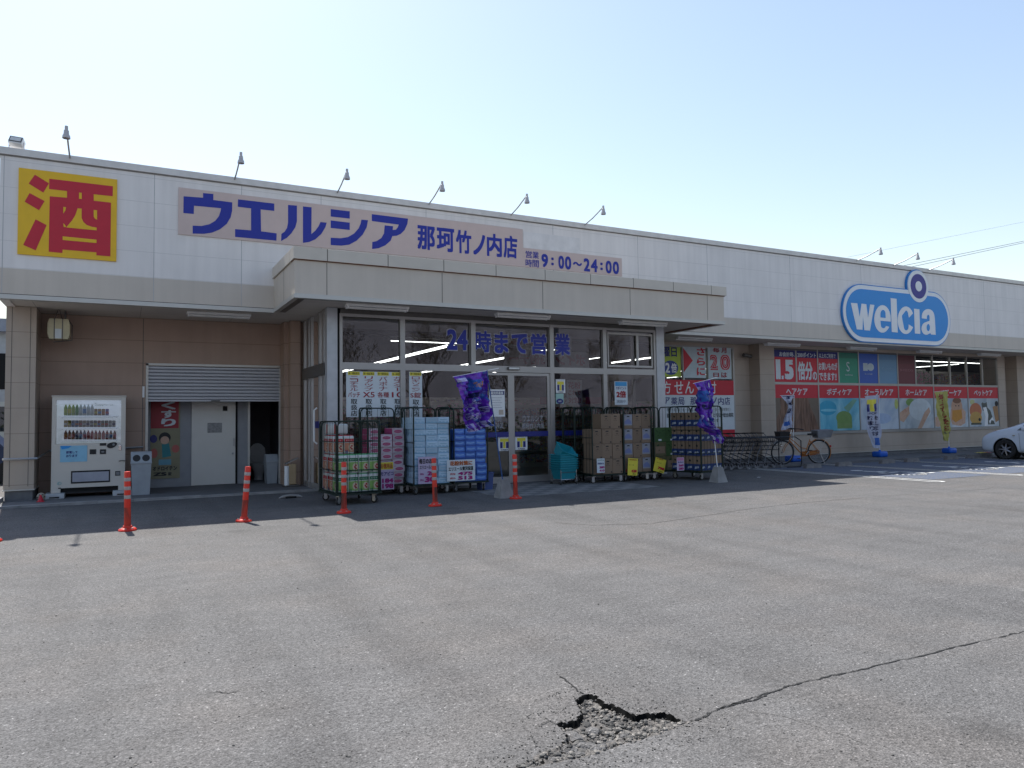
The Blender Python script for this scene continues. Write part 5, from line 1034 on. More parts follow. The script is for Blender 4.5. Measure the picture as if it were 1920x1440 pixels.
for c_ in range(2):
    for k in range(2): spawn(RP, 'roll_pack', incage(c1, .05+c_*.20, .32+k*.33, .875), 'red toilet roll pack in the third row of the nearest cage, %s, %s' % (['left', 'right'][c_], ['in front', 'at the back'][k]), 'pack', gr1, .03)
m_ = MB(); m_.box((0, 0, 0), (.36, .30, .19), M('film_pack_white', (.5, .52, .5)), .03); m_.box((.10, -.003, .01), (.15, .303, .185), M('pack_red', (.42, .01, .02)), .003); m_.box((-.003, .10, .01), (.0, .14, .185), M('pack_red', (.42, .01, .02)))
spawn(mesh_of(m_, 'roll_pack', 40), 'roll_pack', incage(c1, .06, .62, 1.225), 'white pack with red stripe lying on top in the nearest cage', 'pack', gr1, .03)
# tissue boxes
def tissue(w1, d1, h1, base, kind):
    m_ = MB(); m_.box((0, 0, 0), (w1, d1, h1), base, .008)
    if kind == 'pink':
        m_.flat([(w1/2+w1*.36*math.cos(k), h1*.47+h1*.26*math.sin(k)) for k in [j*PI/10 for j in range(20)]], (0, -.0015, 0), UX, UZ, M('oval_pink', (.42, .06, .16), .4)); m_.text('elleair', (w1*.25, -.003, h1*.40), UX, UZ, w1*.5, h1*.16, M('oval_pale', (.55, .25, .36), .4), .01)
        m_.box((-.0015, .01, .004), (0, d1-.01, h1-.004), M('oval_pink', (.42, .06, .16), .4)); m_.flat([(.01, h1-.01), (.05, h1-.01), (.05, h1-.016), (.01, h1-.016)], (0, -.0015, 0), UX, UZ, RED)
    elif kind == 'aqua':
        m2 = M('aqua_print', (.26, .46, .60), .4); m3 = M('aqua_deep', (.14, .36, .54), .4)
        for k in range(3): m_.flat([(w1*.08+w1*.3*k, h1*.2), (w1*.30+w1*.3*k, h1*.16), (w1*.33+w1*.3*k, h1*.30), (w1*.1+w1*.3*k, h1*.34)], (0, -.0015, 0), UX, UZ, m2)
        m_.flat([(w1*.03, h1*.02), (w1*.97, h1*.02), (w1*.97, h1*.10), (w1*.03, h1*.12)], (0, -.0015, 0), UX, UZ, m3); m_.flat([(w1*.0+.004, h1*.05), (w1*.05, h1*.05), (w1*.06, h1*.95), (.004, h1*.95)], (0, -.002, 0), UX, UZ, m2); m_.flat([(w1*.2, h1*.55), (w1*.8, h1*.5), (w1*.8, h1*.62), (w1*.2, h1*.68)], (0, -.0015, 0), UX, UZ, m2)
    else:
        m2 = M('blue_print', (.16, .33, .68), .4); m3 = M('blue_deep', (.02, .08, .34), .4)
        m_.flat([(.006, h1*.08), (w1-.006, h1*.02), (w1-.006, h1*.3), (w1*.5, h1*.2), (.006, h1*.36)], (0, -.0015, 0), UX, UZ, m3); m_.flat([(w1*.1, h1*.5), (w1*.5, h1*.42), (w1*.9, h1*.55), (w1*.85, h1*.78), (w1*.5, h1*.66), (w1*.12, h1*.8)], (0, -.0015, 0), UX, UZ, m2)
    return m_
def stacks(cg, me, name, cols, x0_, dx_, dy_, h1, group, what, cat, jit=.009, z0_=.205):
    for c_, n_ in enumerate(cols):
        for r in range(n_):
            if n_ > 1: lb = '%s, %s column, %s from the bottom' % (what, ['left', 'middle', 'right', 'far right'][c_], ords(r))
            else: lb = what+', '+['left', 'middle', 'right'][c_]
            spawn(me, name, incage(cg, x0_+c_*dx_+random.uniform(-jit, jit), dy_+random.uniform(-jit, jit)*2, z0_+r*h1), lb, cat, group, cg.rotation_euler.z+random.uniform(-.035, .035))
TP = mesh_of(tissue(.232, .5, .122, M('box_pinkish', (.52, .44, .48), .5, orand=.16), 'pink'), 'tissue_pack'); TA = mesh_of(tissue(.246, .7, .119, M('box_aqua', (.42, .57, .70), .5, var=.04, orand=.16), 'aqua'), 'tissue_pack'); TB = mesh_of(tissue(.232, .6, .118, M('box_blue', (.06, .17, .56), .45, var=.04, orand=.16), 'blue'), 'tissue_pack')
stacks(c2, TP, 'tissue_pack', (9, 8, 9), .05, .24, .02, .123, 'pink printed tissue packs stacked in a roll cage', 'pink oval tissue pack', 'pack')
stacks(c3, TA, 'tissue_pack', (11, 11, 11), .025, .252, .03, .1195, 'light blue tissue packs stacked in a roll cage', 'light blue tissue pack', 'pack')
stacks(c4, TB, 'tissue_pack', (9, 9, 9), .04, .24, .03, .1185, 'bright blue tissue packs stacked in a roll cage', 'bright blue tissue pack', 'pack')
# cartons
CB = M('carton_brown', (.205, .145, .098), .8, var=.06, vs=3, orand=.16); CBT = M('carton_tape', (.24, .17, .11), .5); CBP = M('carton_print', (.06, .045, .04), .8)
def carton(w1, d1, h1, kind):
    base = {'green': M('carton_green', (.045, .10, .03), .7, var=.15, vs=8), 'mix': M('carton_olive', (.10, .095, .045), .7, var=.15, vs=8)}.get(kind, CB)
    m_ = MB(); m_.box((0, 0, 0), (w1, d1, h1), base, .005); y = -.0015
    m_.box((w1*.42, -.001, h1-.05), (w1*.58, d1+.001, h1+.001), CBT) if kind in ('plain', 'bluebox') and False else None
    if kind in ('plain', 'lilac', 'red'):
        m_.flat([(w1*.34, h1*.80), (w1*.66, h1*.80), (w1*.62, h1*.87), (w1*.38, h1*.87)], (0, y, 0), UX, UZ, BLK)
        m_.flat([(w1*.08, h1*.93), (w1*.3, h1*.93), (w1*.3, h1*.955), (w1*.08, h1*.955)], (0, y, 0), UX, UZ, CBP)
    if kind == 'plain': m_.text('水', (w1*.38, y, h1*.62), UX, UZ, w1*.24, h1*.10, CBP, .02); m_.text('2L×6', (w1*.3, y, h1*.53), UX, UZ, w1*.4, h1*.05, CBP, 0); m_.box((w1*.78, y-.0005, h1*.06), (w1*.93, y, h1*.16), CBP)
    if kind == 'lilac':
        m_.flat([(w1*.04, h1*.22), (w1*.96, h1*.22), (w1*.96, h1*.98), (w1*.04, h1*.98)], (0, y*.5, 0), UX, UZ, M('carton_pale', (.26, .27, .31), .7)); m_.flat([(w1*.1, h1*.32), (w1*.9, h1*.32), (w1*.8, h1*.52), (w1*.55, h1*.68), (w1*.3, h1*.6), (w1*.12, h1*.5)], (0, y*1.4, 0), UX, UZ, M('carton_lilac', (.16, .19, .36), .7)); m_.flat([(w1*.34, h1*.80), (w1*.66, h1*.80), (w1*.62, h1*.88), (w1*.38, h1*.88)], (0, y*2, 0), UX, UZ, BLK)
    if kind == 'red': m_.flat([(w1*.08, h1*.06), (w1*.26, h1*.1), (w1*.22, h1*.24), (w1*.12, h1*.2)], (0, y, 0), UX, UZ, REDD)
    if kind in ('green', 'mix'):
        for k in range(5): a_ = random.uniform(.1, .8); z_ = random.uniform(.15, .8); m_.flat([(w1*a_, h1*z_), (w1*(a_+.12), h1*(z_+.03)), (w1*(a_+.05), h1*(z_+.15))], (0, y, 0), UX, UZ, M('carton_dkgreen', (.02, .05, .015), .7))
        m_.flat([(w1*.36, h1*.08), (w1*.62, h1*.08), (w1*.62, h1*.2), (w1*.36, h1*.2)], (0, y*1.5, 0), UX, UZ, PAPER) if kind == 'green' else m_.flat([(w1*.1, h1*.2), (w1*.9, h1*.2), (w1*.9, h1*.7), (w1*.1, h1*.7)], (0, y, 0), UX, UZ, CB)
    if kind == 'bluebox':
        NV = M('carton_navy', (.012, .035, .14), .6)
        m_.box((-.0015, -.0015, h1*.05), (w1+.0015, d1+.0015, h1*.5), NV)
        for k in range(2):
            m_.flat([(w1*(.1+.48*k), h1*.16), (w1*(.38+.48*k), h1*.24), (w1*(.36+.48*k), h1*.36), (w1*(.14+.48*k), h1*.32)], (0, -.003, 0), UX, UZ, M('carton_white_print', (.34, .38, .44), .6)); m_.flat([(d1*(.08+.5*k), h1*.16), (d1*(.4+.48*k), h1*.24), (d1*(.36+.48*k), h1*.36), (d1*(.12+.48*k), h1*.32)], (-.003, d1, 0), -UY, UZ, M('carton_white_print', (.34, .38, .44), .6))
            m_.flat([(d1*(.2+.5*k), h1*.68), (d1*(.32+.5*k), h1*.66), (d1*(.32+.5*k), h1*.78), (d1*(.2+.5*k), h1*.8)], (-.003, d1, 0), -UY, UZ, BLK)
    return m_
gB = 'drink cartons stacked in the right roll cages'
PL = mesh_of(carton(.27, .37, .333, 'plain'), 'carton'); LI = mesh_of(carton(.245, .37, .330, 'lilac'), 'carton'); RD = mesh_of(carton(.245, .37, .330, 'red'), 'carton'); GN = mesh_of(carton(.35, .42, .332, 'green'), 'carton'); MXc = mesh_of(carton(.35, .42, .332, 'mix'), 'carton'); BB = mesh_of(carton(.385, .42, .335, 'bluebox'), 'carton')
def put(cg, me, c_, r, dx_, x0_, what, h1=.335, dy_=.04, extra=''):
    spawn(me, 'carton', incage(cg, x0_+c_*dx_+random.uniform(-.006, .006), dy_+random.uniform(-.01, .01), .205+r*h1), '%s, %s column, %s from the bottom' % (what, ['left', 'middle', 'right'][c_], ords(r)), 'carton', gB, cg.rotation_euler.z+random.uniform(-.015, .015))
for c_ in range(3):
    for r in range(3): put(c5, PL, c_, r, .278, .03, 'plain brown carton beside the baskets', .337)
for c_ in (1, 2): put(c5, PL, c_, 3, .262, .02, 'plain brown carton beside the baskets', .337)
for r, kk in enumerate([('p', 'r', 'l'), ('l', 'p', 'l'), ('l', 'p', 'l'), ('l', 'p', 'p')]):
    for c_, q in enumerate(kk): put(c6, {'p': RD if r == 0 else mesh_of(carton(.245, .37, .330, 'plain'), 'carton'), 'r': RD, 'l': LI}[q], c_, r, .252, .03, ('white and lilac' if q == 'l' else 'brown')+' carton in the second right cage', .334)
for r in range(3):
    for c_ in range(2):
        k_ = GN if r == 2 or (r == 1 and c_ == 1) else MXc
        spawn(k_, 'carton', incage(c7, .04+c_*.36, .04, .205+r*.336), '%s carton in the third right cage, %s, %s from the bottom' % ('green' if k_ is GN else 'olive brown', ['left', 'right'][c_], ords(r)), 'carton', gB, random.uniform(-.01, .02))
for r in range(4):
    for c_ in range(2):
        for k in range(2):
            if r == 3 and (c_ == 1): continue
            spawn(BB, 'carton', incage(c8, .03+c_*.395, .03+k*.44, .205+r*.339), 'brown and blue carton in the angled cage, %s %s, %s from the bottom' % (['front', 'rear'][k], ['left', 'right'][c_], ords(r)), 'carton', gB, c8.rotation_euler.z)
# price cards
def card(tl, br, Y, mt, lab, rows_, tilt=0.):
    b = Board('price_card', lab, 'price card', tl, br, Y, mt, .003, group='handwritten price cards on the roll cages', tilt=tilt)
    for (st, u0, v0, u1, v1, m_, bo) in rows_: b.text(st, u0, v0, u1, v1, m_, bo)
    return b
PURP = M('ink_magenta', (.32, .01, .16), .6); PINKC = M('card_lilac', (.50, .42, .58), .6); OB = M('ink_orange', (.42, .10, .02), .6)
b = card((712, 866), (739, 917), 14.08, PINKC, 'lilac price card with magenta numbers on the pink tissue cage', [('モアピコ', .05, .36, .95, .50, NAVY, .03), ('184', .15, .60, .95, .76, PURP, .06), ('198', .15, .79, .95, .96, PURP, .06)]); b.rect(.02, .02, .95, .28, YEL2); b.text('お徳用品', .06, .06, .9, .25, OB, .04); b.done()
b = card((784, 857), (818, 906), 13.70, PINKC, 'white and blue price card on the light blue tissue cage', [('毎日のお得', .05, .06, .95, .26, BLK, .04), ('エリエールティ', .08, .32, .92, .46, BLK, .02), ('28', .5, .54, .95, .70, PURP, .06), ('30', .35, .74, .95, .94, PURP, .06), ('税抜', .1, .60, .3, .67, PURP, .02), ('税込', .1, .82, .3, .89, PURP, .02)]); b.done()
b = card((838, 863), (891, 900), 13.72, PAPER, 'wide white price card with 475 and 513 on the bright blue cage', [('花粉対策に', .1, .05, .9, .27, OB, .05), ('エリエール贅沢保湿', .05, .32, .93, .52, BLK, .03), ('475', .38, .57, .9, .73, PURP, .06), ('513', .38, .77, .9, .95, PURP, .06), ('税抜', .1, .62, .3, .7, RED, .02), ('税込', .1, .82, .3, .9, RED, .02)]); b.done()
b = card((1119, 860), (1134, 886), 13.66, PAPER, 'white price card reading 380 and 410 on the brown cartons', [('ミネラル', .1, .05, .9, .18, M('print_grn', (.08, .2, .14), .5), .02), ('天然水2L', .06, .28, .94, .42, NAVY, .03), ('380', .3, .54, .95, .70, PURP, .06), ('410', .3, .77, .95, .93, PURP, .06)]); b.done()
b = card((1176, 859), (1195, 890), 13.72, YEL2, 'tall yellow price card with red 428 on the second right cage', [('特価品', .1, .04, .85, .12, OB, .02), ('ケース', .1, .36, .6, .42, BLK, .02), ('428', .35, .66, .9, .82, RED, .06), ('税込', .5, .88, .85, .94, BLK, .02)], .08); b.done()
b = card((1224, 856), (1245, 881), 13.72, YEL2, 'tilted yellow price card with red 798 on the green carton cage', [('お買得', .1, .02, .7, .10, OB, .02), ('ケース', .15, .3, .6, .37, BLK, .02), ('798', .35, .60, .95, .80, RED, .06), ('税込', .5, .88, .9, .95, BLK, .02)], .28); b.done()
b = card((1269, 858), (1283, 882), 13.15, PINKC, 'pink topped price card on the angled carton cage', [('麦茶600', .1, .30, .9, .42, NAVY, .02), ('260', .2, .52, .9, .68, PURP, .06), ('280', .2, .76, .9, .93, PURP, .06)]); b.rect(.05, .03, .95, .24, M('card_pink', (.5, .2, .36), .6)); b.done()

# ------------------------------------------------------------------ baskets, bucket
BK = M('basket_turquoise', (.015, .27, .34), .4, var=.05, orand=.16)
bp_ = P(1062, 900, 14.05)
ns = 7
for i in range(ns):
    m_ = MB(); z0_ = .12+i*.05; w0, w1_, d0, d1_, h_ = .19, .235, .14, .175, .24
    def rim(w_, d_, z_): return [(-w_, -d_, z_), (w_, -d_, z_), (w_, d_, z_), (-w_, d_, z_)]
    th = .006; top = i == ns-1
    vs = rim(w0, d0, 0)+rim(w1_, d1_, h_)+rim(w1_-th, d1_-th, h_)+rim(w0-th, d0-th, .006)
    fs = [(3, 2, 1, 0)]+[(k, (k+1) % 4, 4+(k+1) % 4, 4+k) for k in range(4)]+[(4+k, 4+(k+1) % 4, 8+(k+1) % 4, 8+k) for k in range(4)]+[(8+k, 8+(k+1) % 4, 12+(k+1) % 4, 12+k) for k in range(4)]+[(12, 13, 14, 15)]
    m_.add(vs, fs, BK); m_.tube([Vector(v) for v in rim(w1_+.014, d1_+.014, h_-.006)], .013, BK, 6, True)
    for zz_ in (.07, .13, .18): t_ = zz_/h_; m_.tube([Vector(v) for v in rim(w0+(w1_-w0)*t_+.002, d0+(d1_-d0)*t_+.002, zz_)], .003, BK, 4, True)
    o = m_.build('shopping_basket', smooth=30, loc=(bp_.x, 14.15, z0_), rotz=.12+(.03 if i % 2 else 0)); tag(o, 'turquoise basket %s in the stack' % (['at the very bottom', 'second from the bottom', 'third from the bottom', 'in the middle', 'third from the top', 'second from the top', 'on top'][i]), 'basket', 'turquoise shopping baskets stacked beside the door')
m_ = MB(); w0, w1_, d0, d1_, h_ = .17, .22, .13, .165, .23; th = .006   # the tipped basket on top
m_.add(rim(w0, d0, 0)+rim(w1_, d1_, h_)+rim(w1_-th, d1_-th, h_)+rim(w0-th, d0-th, .006), fs, BK); m_.tube([Vector(v) for v in rim(w1_+.006, d1_+.006, h_-.006)], .011, BK, 6, True)
o = m_.build('shopping_basket', smooth=30, loc=(bp_.x-.02, 14.2, .60)); o.rotation_euler = (.62, .30, .12); tag(o, 'turquoise basket tipped up on top of the stack', 'basket', 'turquoise shopping baskets stacked beside the door')
st = thing('basket_stand', 'low chrome wheeled stand under the turquoise baskets', 'stand', (bp_.x, 14.15, 0), .12); m_ = MB()
for s_ in (-1, 1): m_.tube([(s_*.22, -.17, .06), (s_*.22, -.17, .32)], .008, CHROME); m_.tube([(s_*.22, .17, .06), (s_*.22, .17, .32)], .008, CHROME)
m_.tube([(-.22, -.17, .11), (.22, -.17, .11), (.22, .17, .11), (-.22, .17, .11)], .008, CHROME, 6, True); m_.tube([(-.22, -.17, .27), (.22, -.17, .27)], .008, CHROME); m_.build('frame', st, 40)
for sx_ in (-.22, .22):
    for sy_ in (-.17, .17): m_ = MB(); m_.lathe([(.001, -.01), (.028, -.01), (.028, .01), (.001, .01)], RUBBER, (sx_, sy_, .028), 12, 'y'); m_.build('wheel', st, 40)
p = P(911, 915, 13.95); m_ = MB(); m_.add([(-.13, -.1, 0), (.13, -.1, 0), (.13, .1, 0), (-.13, .1, 0), (-.15, -.12, .36), (.15, -.12, .36), (.15, .12, .36), (-.15, .12, .36), (-.135, -.105, .36), (.135, -.105, .36), (.135, .105, .36), (-.135, .105, .36), (-.12, -.09, .03), (.12, -.09, .03), (.12, .09, .03), (-.12, .09, .03)], fs, M('tub_blue', (.05, .08, .22), .5)); m_.tube([(-.155, -.125, .35), (.155, -.125, .35), (.155, .125, .35), (-.155, .125, .35)], .01, MATS['tub_blue'], 6, True)
tag(m_.build('tub', smooth=30, loc=(p.x, 14.0, .007)), 'dull blue plastic tub between the bright blue cage and the door', 'tub')

# ------------------------------------------------------------------ banners
def banner(name, label, base_px, Yb, base_kind, top, L_, R_, mt, texts, Yc=None, fold=.05, group=None, rolls=3.2, cords=True, polepx=None, tip=None, seed=1):
    gb = G(*base_px) if base_kind == 'block' else P(base_px[0], base_px[1], Yb)
    t = thing(name, label, 'banner', (gb.x, gb.y, 0 if base_kind == 'block' else .03), 0, group)
    Yp = gb.y; tz = t.location.z; loc = Vector((gb.x, gb.y, tz))
    m_ = MB()
    if base_kind == 'block':
        w_, h_ = .145, .34; m_.add([(-w_, -w_, 0), (w_, -w_, 0), (w_, w_, 0), (-w_, w_, 0), (-w_*.5, -w_*.5, h_), (w_*.5, -w_*.5, h_), (w_*.5, w_*.5, h_), (-w_*.5, w_*.5, h_)], [(3, 2, 1, 0), (0, 1, 5, 4), (1, 2, 6, 5), (2, 3, 7, 6), (3, 0, 4, 7), (4, 5, 6, 7)], CONC_L); m_.build('base', t)
    else:
        BBL = M('tank_blue', (.01, .10, .50), .35); m_.box((-.20, -.17, 0), (.20, .17, .19), BBL, .05); m_.cone((0, 0, .18), (0, 0, .24), .05, .03, BBL, 14); m_.build('base', t, 40)
    pt = P(*top, Yp); pm = MB(); pm.tube([(0, 0, .15), Vector((pt.x, pt.y, pt.z))-loc], .011, polepx or WHT, 6); 
    arm = P(*L_[0], Yp)-loc; e_ = Vector((pt.x, pt.y, pt.z))-loc; pm.tube([e_+Vector((.25, 0, .04)) if cords else e_, arm], .006, WHT, 5); pm.build('pole', t, 40)
    # cloth between the left outline and the right outline
    nu, nv = 22, 60; rnd = random.Random(seed)
    def samp(poly, s_):
        tot = [0]
        for a_, b_ in zip(poly[:-1], poly[1:]): tot.append(tot[-1]+math.dist(a_, b_))
        d_ = s_*tot[-1]
        for k in range(len(poly)-1):
            if d_ <= tot[k+1] or k == len(poly)-2:
                f_ = (d_-tot[k])/max(tot[k+1]-tot[k], 1e-6); return (poly[k][0]+(poly[k+1][0]-poly[k][0])*f_, poly[k][1]+(poly[k+1][1]-poly[k][1])*f_)
    def S(u_, v_):
        a_ = samp(L_, v_); b_ = samp(R_, v_); x = a_[0]+(b_[0]-a_[0])*u_; y = a_[1]+(b_[1]-a_[1])*u_; p = P(x, y, Yp)-loc
        wob = fold*(math.sin(u_*PI*rolls+v_*5+seed)+.5*math.sin(u_*PI*rolls*2.3-v_*11+seed*2)+.9*mnoise.noise((u_*3, v_*9, seed))+(.9 if base_kind == 'block' else .35)*mnoise.noise((u_*8, v_*20, seed)))*min(1, v_*5+.1)
        p.y += -.02+wob; return p
    m_ = MB(); vs = [S(i/nu, j/nv) for j in range(nv+1) for i in range(nu+1)]
    k_ = [(j*(nu+1)+i, j*(nu+1)+i+1, (j+1)*(nu+1)+i+1, (j+1)*(nu+1)+i) for j in range(nv) for i in range(nu)]
    m_.add(vs, k_, mt); cl = m_.build('cloth', t, 180)
    lm = MB()
    for (st_, u0, v0, u1, v1, tm, bo) in texts:
        if st_ == '#':
            nn = 10; vs = [S(u0+(u1-u0)*i/nn, v0+(v1-v0)*j/nn)+Vector((0, -.006, 0)) for j in range(nn+1) for i in range(nn+1)]; lm.add(vs, [(j*(nn+1)+i, j*(nn+1)+i+1, (j+1)*(nn+1)+i+1, (j+1)*(nn+1)+i) for j in range(nn) for i in range(nn)], tm); continue
        vs, fs_ = glyphs(st_, 0.); x0_ = min(a for a, b in vs); x1_ = max(a for a, b in vs); y0_ = min(b for a, b in vs); y1_ = max(b for a, b in vs)
        for i_, (ax, ay) in enumerate([(0, 0), (bo, 0), (0, bo), (bo, bo)]): lm.add([S(u0+(a+ax-x0_)/(x1_-x0_)*(u1-u0), v1-(b+ay-y0_)/(y1_-y0_)*(v1-v0))+Vector((0, -.009-.0006*i_, 0)) for a, b in vs], fs_, tm)
    if lm.f: lm.build('lettering', cl)
    return t
PUR = noise_cols('banner_purple', [(.012, .012, .07), (.08, .02, .34), (.15, .03, .46), (.05, .04, .30), (.02, .10, .36)], 3.2, .18, (1, 1, 1), 3, 1.2)
PAL = M('banner_print_pale', (.42, .42, .66), .5); SKB = M('banner_print_blue', (.03, .12, .42), .5); BRN = M('banner_print_tan', (.38, .18, .12), .6); NVB = M('banner_print_navy', (.012, .015, .08), .3)
q = lambda pts, ox, oy, sc: [(ox+x/sc, oy+y/sc) for x, y in pts]
L1 = q([(105, 528), (140, 575), (150, 650), (152, 720), (165, 790), (190, 850), (215, 905)], 820, 560, 3.6); R1 = q([(335, 488), (343, 560), (340, 640), (335, 720), (355, 780), (340, 820), (378, 850)], 820, 560, 3.6)
banner('shop_banner', 'crumpled purple banner on a blue pole in a concrete block by the door', (945, 933), 0, 'block', (913, 694), L1, R1, PUR,
    [('#', .3, .12, .72, .30, SKB, 0), ('#', .50, .16, .75, .26, BRN, 0), ('#', .02, .05, .32, .12, PAL, 0), ('#', .30, .34, .6, .42, NVB, 0), ('夏', .35, .44, .8, .55, PAL, .02), ('の', .1, .56, .45, .64, PAL, .02), ('店', .55, .60, .98, .72, PAL, .02), ('頭', .15, .68, .6, .80, PAL, .02), ('#', .0, .86, 1, 1, PAL, 0), ('エルシ', .25, .88, .85, .97, NVB, .03)], fold=.085, rolls=3.8, polepx=M('pole_blue', (.02, .08, .26), .4), seed=2, group='purple banners in concrete blocks')
L2 = q([(870, 520), (905, 580), (905, 640), (925, 720), (928, 800), (930, 870), (1010, 925), (1045, 1010)], 1100, 600, 4.3625); R2 = q([(1000, 490), (1012, 560), (1018, 640), (1005, 720), (1010, 790), (1050, 870), (1105, 920), (1103, 1010)], 1100, 600, 4.3625)
banner('shop_banner', 'narrow twisted purple banner in a concrete block before the angled cage', (1347, 904), 0, 'block', (1328, 711), L2, R2, PUR,
    [('#', .1, .14, .75, .30, SKB, 0), ('#', .55, .22, .85, .32, PAL, 0), ('#', .2, .34, .9, .42, NVB, 0), ('#', .0, .07, .3, .12, PAL, 0), ('店', .1, .48, .6, .58, PAL, .02), ('頭', .5, .60, 1, .70, PAL, .02), ('#', .5, .72, .9, .76, PAL, 0), ('#', .0, .87, 1, 1, PAL, 0), ('の', .3, .88, .8, .98, NVB, .03)], fold=.09, rolls=3.6, seed=5, group='purple banners in concrete blocks')
BW = M('banner_white', (.42, .44, .54), .7, var=.06)
L3 = q([(385, 658), (410, 700), (445, 740), (440, 800), (420, 860), (400, 960)], 1380, 600, 4.646); R3 = q([(510, 658), (485, 700), (490, 740), (485, 800), (478, 860), (480, 940)], 1380, 600, 4.646)
banner('shop_banner', 'white banner twisted to a thin strip behind the orange bicycle', (1487, 864), 16.3, 'tank', (1489, 741), L3, R3, BW, [('T', .1, .02, .9, .12, NVB, .04), ('く', .4, .2, .9, .35, NVB, .05), ('使', .1, .4, .6, .55, NVB, .03), ('#', .2, .78, .8, .90, SKB, 0)], fold=.04, seed=3, cords=False, group='banners in blue water bases')
L4 = q([(1120, 665), (1125, 760), (1132, 860), (1150, 980), (1190, 1112)], 1380, 600, 4.646); R4 = q([(1238, 655), (1235, 760), (1243, 860), (1255, 980), (1245, 1118)], 1380, 600, 4.646)
banner('shop_banner', 'white banner with the navy and yellow T mark before the pale blue poster', (1650, 858), 16.3, 'tank', (1648, 741), L4, R4, BW, [('#', .1, .07, .85, .16, YEL2, 0), ('#', .08, .15, .34, .30, NAVY, 0), ('#', .66, .15, .92, .30, NAVY, 0), ('#', .38, .15, .6, .30, YEL2, 0), ('T-POINT', .05, .315, .95, .355, NVB, .02),
    ('貯', .15, .38, .42, .46, NVB, .03), ('ま', .15, .48, .42, .56, NVB, .03), ('り', .15, .58, .42, .66, NVB, .03), ('ま', .2, .68, .44, .76, NVB, .03), ('使', .56, .38, .86, .46, NVB, .03), ('え', .56, .48, .86, .56, NVB, .03), ('ま', .56, .58, .86, .66, NVB, .03), ('す', .56, .68, .86, .76, NVB, .03), ('#', .4, .8, .85, .94, SKB, 0)], fold=.03, seed=4, cords=False, group='banners in blue water bases')
BY = M('banner_yellow', (.40, .37, .10), .7, var=.1)
L5 = q([(515, 627), (540, 720), (545, 800), (560, 880), (572, 960), (598, 1050)], 1640, 600, 4.646); R5 = q([(632, 620), (625, 720), (632, 800), (652, 880), (664, 970), (640, 1055)], 1640, 600, 4.646)
banner('shop_banner', 'yellow banner with red vertical characters before the baby poster', (1780, 850), 16.3, 'tank', (1775, 732), L5, R5, BY, [(ch, .22, .05+.125*i, .72, .16+.125*i, REDD, .04) for i, ch in enumerate('処方せん受付')]+[('ウエルシア', .1, .81, .9, .86, NVB, .02)], fold=.04, seed=6, cords=False, group='banners in blue water bases')

# ------------------------------------------------------------------ shopping carts
CTM = M('cart_wire', (.025, .025, .03), .4, .5); CTS = M('cart_frame', (.13, .13, .145), .35, .7)
def make_cart():
    t = thing('shopping_cart', 'x', 'shopping cart', (0, 0, 0), 0, 'dark wire shopping carts nested in a row'); m_ = MB()
    for s_ in (-1, 1):
        y = s_*.24; m_.tube([(-.30, y, .98), (-.22, y, .92), (-.05, y*1.0, .70), (-.22, y, .42), (-.28, y, .12)], .011, CTS, 5); m_.tube([(-.22, y, .42), (.1, y*.9, .30), (.40, y*.75, .12)], .011, CTM, 5); m_.tube([(-.05, y, .70), (.45, y*.8, .74)], .008, CTM, 5)
    m_.tube([(-.22, -.24, .42), (-.22, .24, .42)], .009, CTM, 5); m_.tube([(.40, -.18, .12), (.40, .18, .12)], .009, CTM, 5); m_.build('frame', t, 40)
    m_ = MB(); m_.tube([(-.30, -.26, .98), (-.30, .26, .98)], .016, BLK, 6); m_.build('handle', t, 40)
    m_ = MB(); nb_ = 9
    def ringp(z_, x0_, x1_, w_, w2): return [(x0_, -w_, z_), (x1_, -w2, z_), (x1_, w2, z_), (x0_, w_, z_)]
    for k in range(4): f_ = k/3; m_.tube(ringp(.50+.36*f_, -.16-.04*f_, .34+.12*f_, .20+.03*f_, .16+.03*f_), .005 if k < 3 else .008, CTM, 4, True)
    for k in range(nb_):
        f_ = k/(nb_-1)
        for s_ in (-1, 1): m_.tube([(-.16+.50*f_, s_*(.20-.04*f_), .50), (-.20+.66*f_, s_*(.23-.04*f_), .86)], .003, CTM, 4)
    for k in range(6): yy = -.15+.06*k; m_.tube([(-.16, yy, .50), (.34, yy, .50), (.46, yy*1.1, .86)], .003, CTM, 4)
    for k in range(6): xx = -.1+.09*k; m_.tube([(xx, -.19+.01*k, .50), (xx, .19-.01*k, .50)], .003, CTM, 4)
    m_.build('basket', t); m_ = MB()
    for k in range(5): m_.tube([(-.22+.15*k, -.2, .27-.02*k), (-.22+.15*k, .2, .27-.02*k)], .004, CTM, 4)
    m_.build('lower_rack', t)
    for x, y in ((-.28, -.24), (-.28, .24), (.40, -.18), (.40, .18)): m_ = MB(); m_.lathe([(.001, -.014), (.055, -.014), (.06, 0), (.055, .014), (.001, .014)], M('cart_wheel', (.16, .16, .17), .5), (x-.02, y, .06), 14, 'y'); m_.box((x-.03, y-.02, .07), (x+.01, y+.02, .14), CTM); m_.build('wheel', t, 40)
    return t
ct = make_cart(); rowp = [(13.35+.27*k, 15.55-.035*k) for k in range(11)]
cl_ = ['leftmost cart of the nested row, behind the flag block', 'second cart from the left of the nested row', 'third cart from the left of the nested row', 'fourth cart from the left of the nested row', 'fifth cart from the left of the nested row', 'middle cart of the nested row', 'fifth cart from the right end of the row', 'fourth cart from the right end of the row', 'third cart from the right end of the row', 'second cart from the right end of the row', 'rightmost cart of the row, nearest to the bicycle']
for i, (x, y) in enumerate(rowp):
    o = ct if i == 0 else dup(ct); o.location = (x, y, .0 if y < 15.4 else .031); o.rotation_euler = (0, 0, -.1+random.uniform(-.02, .02)); o['label'] = cl_[i]
m_ = MB(); 
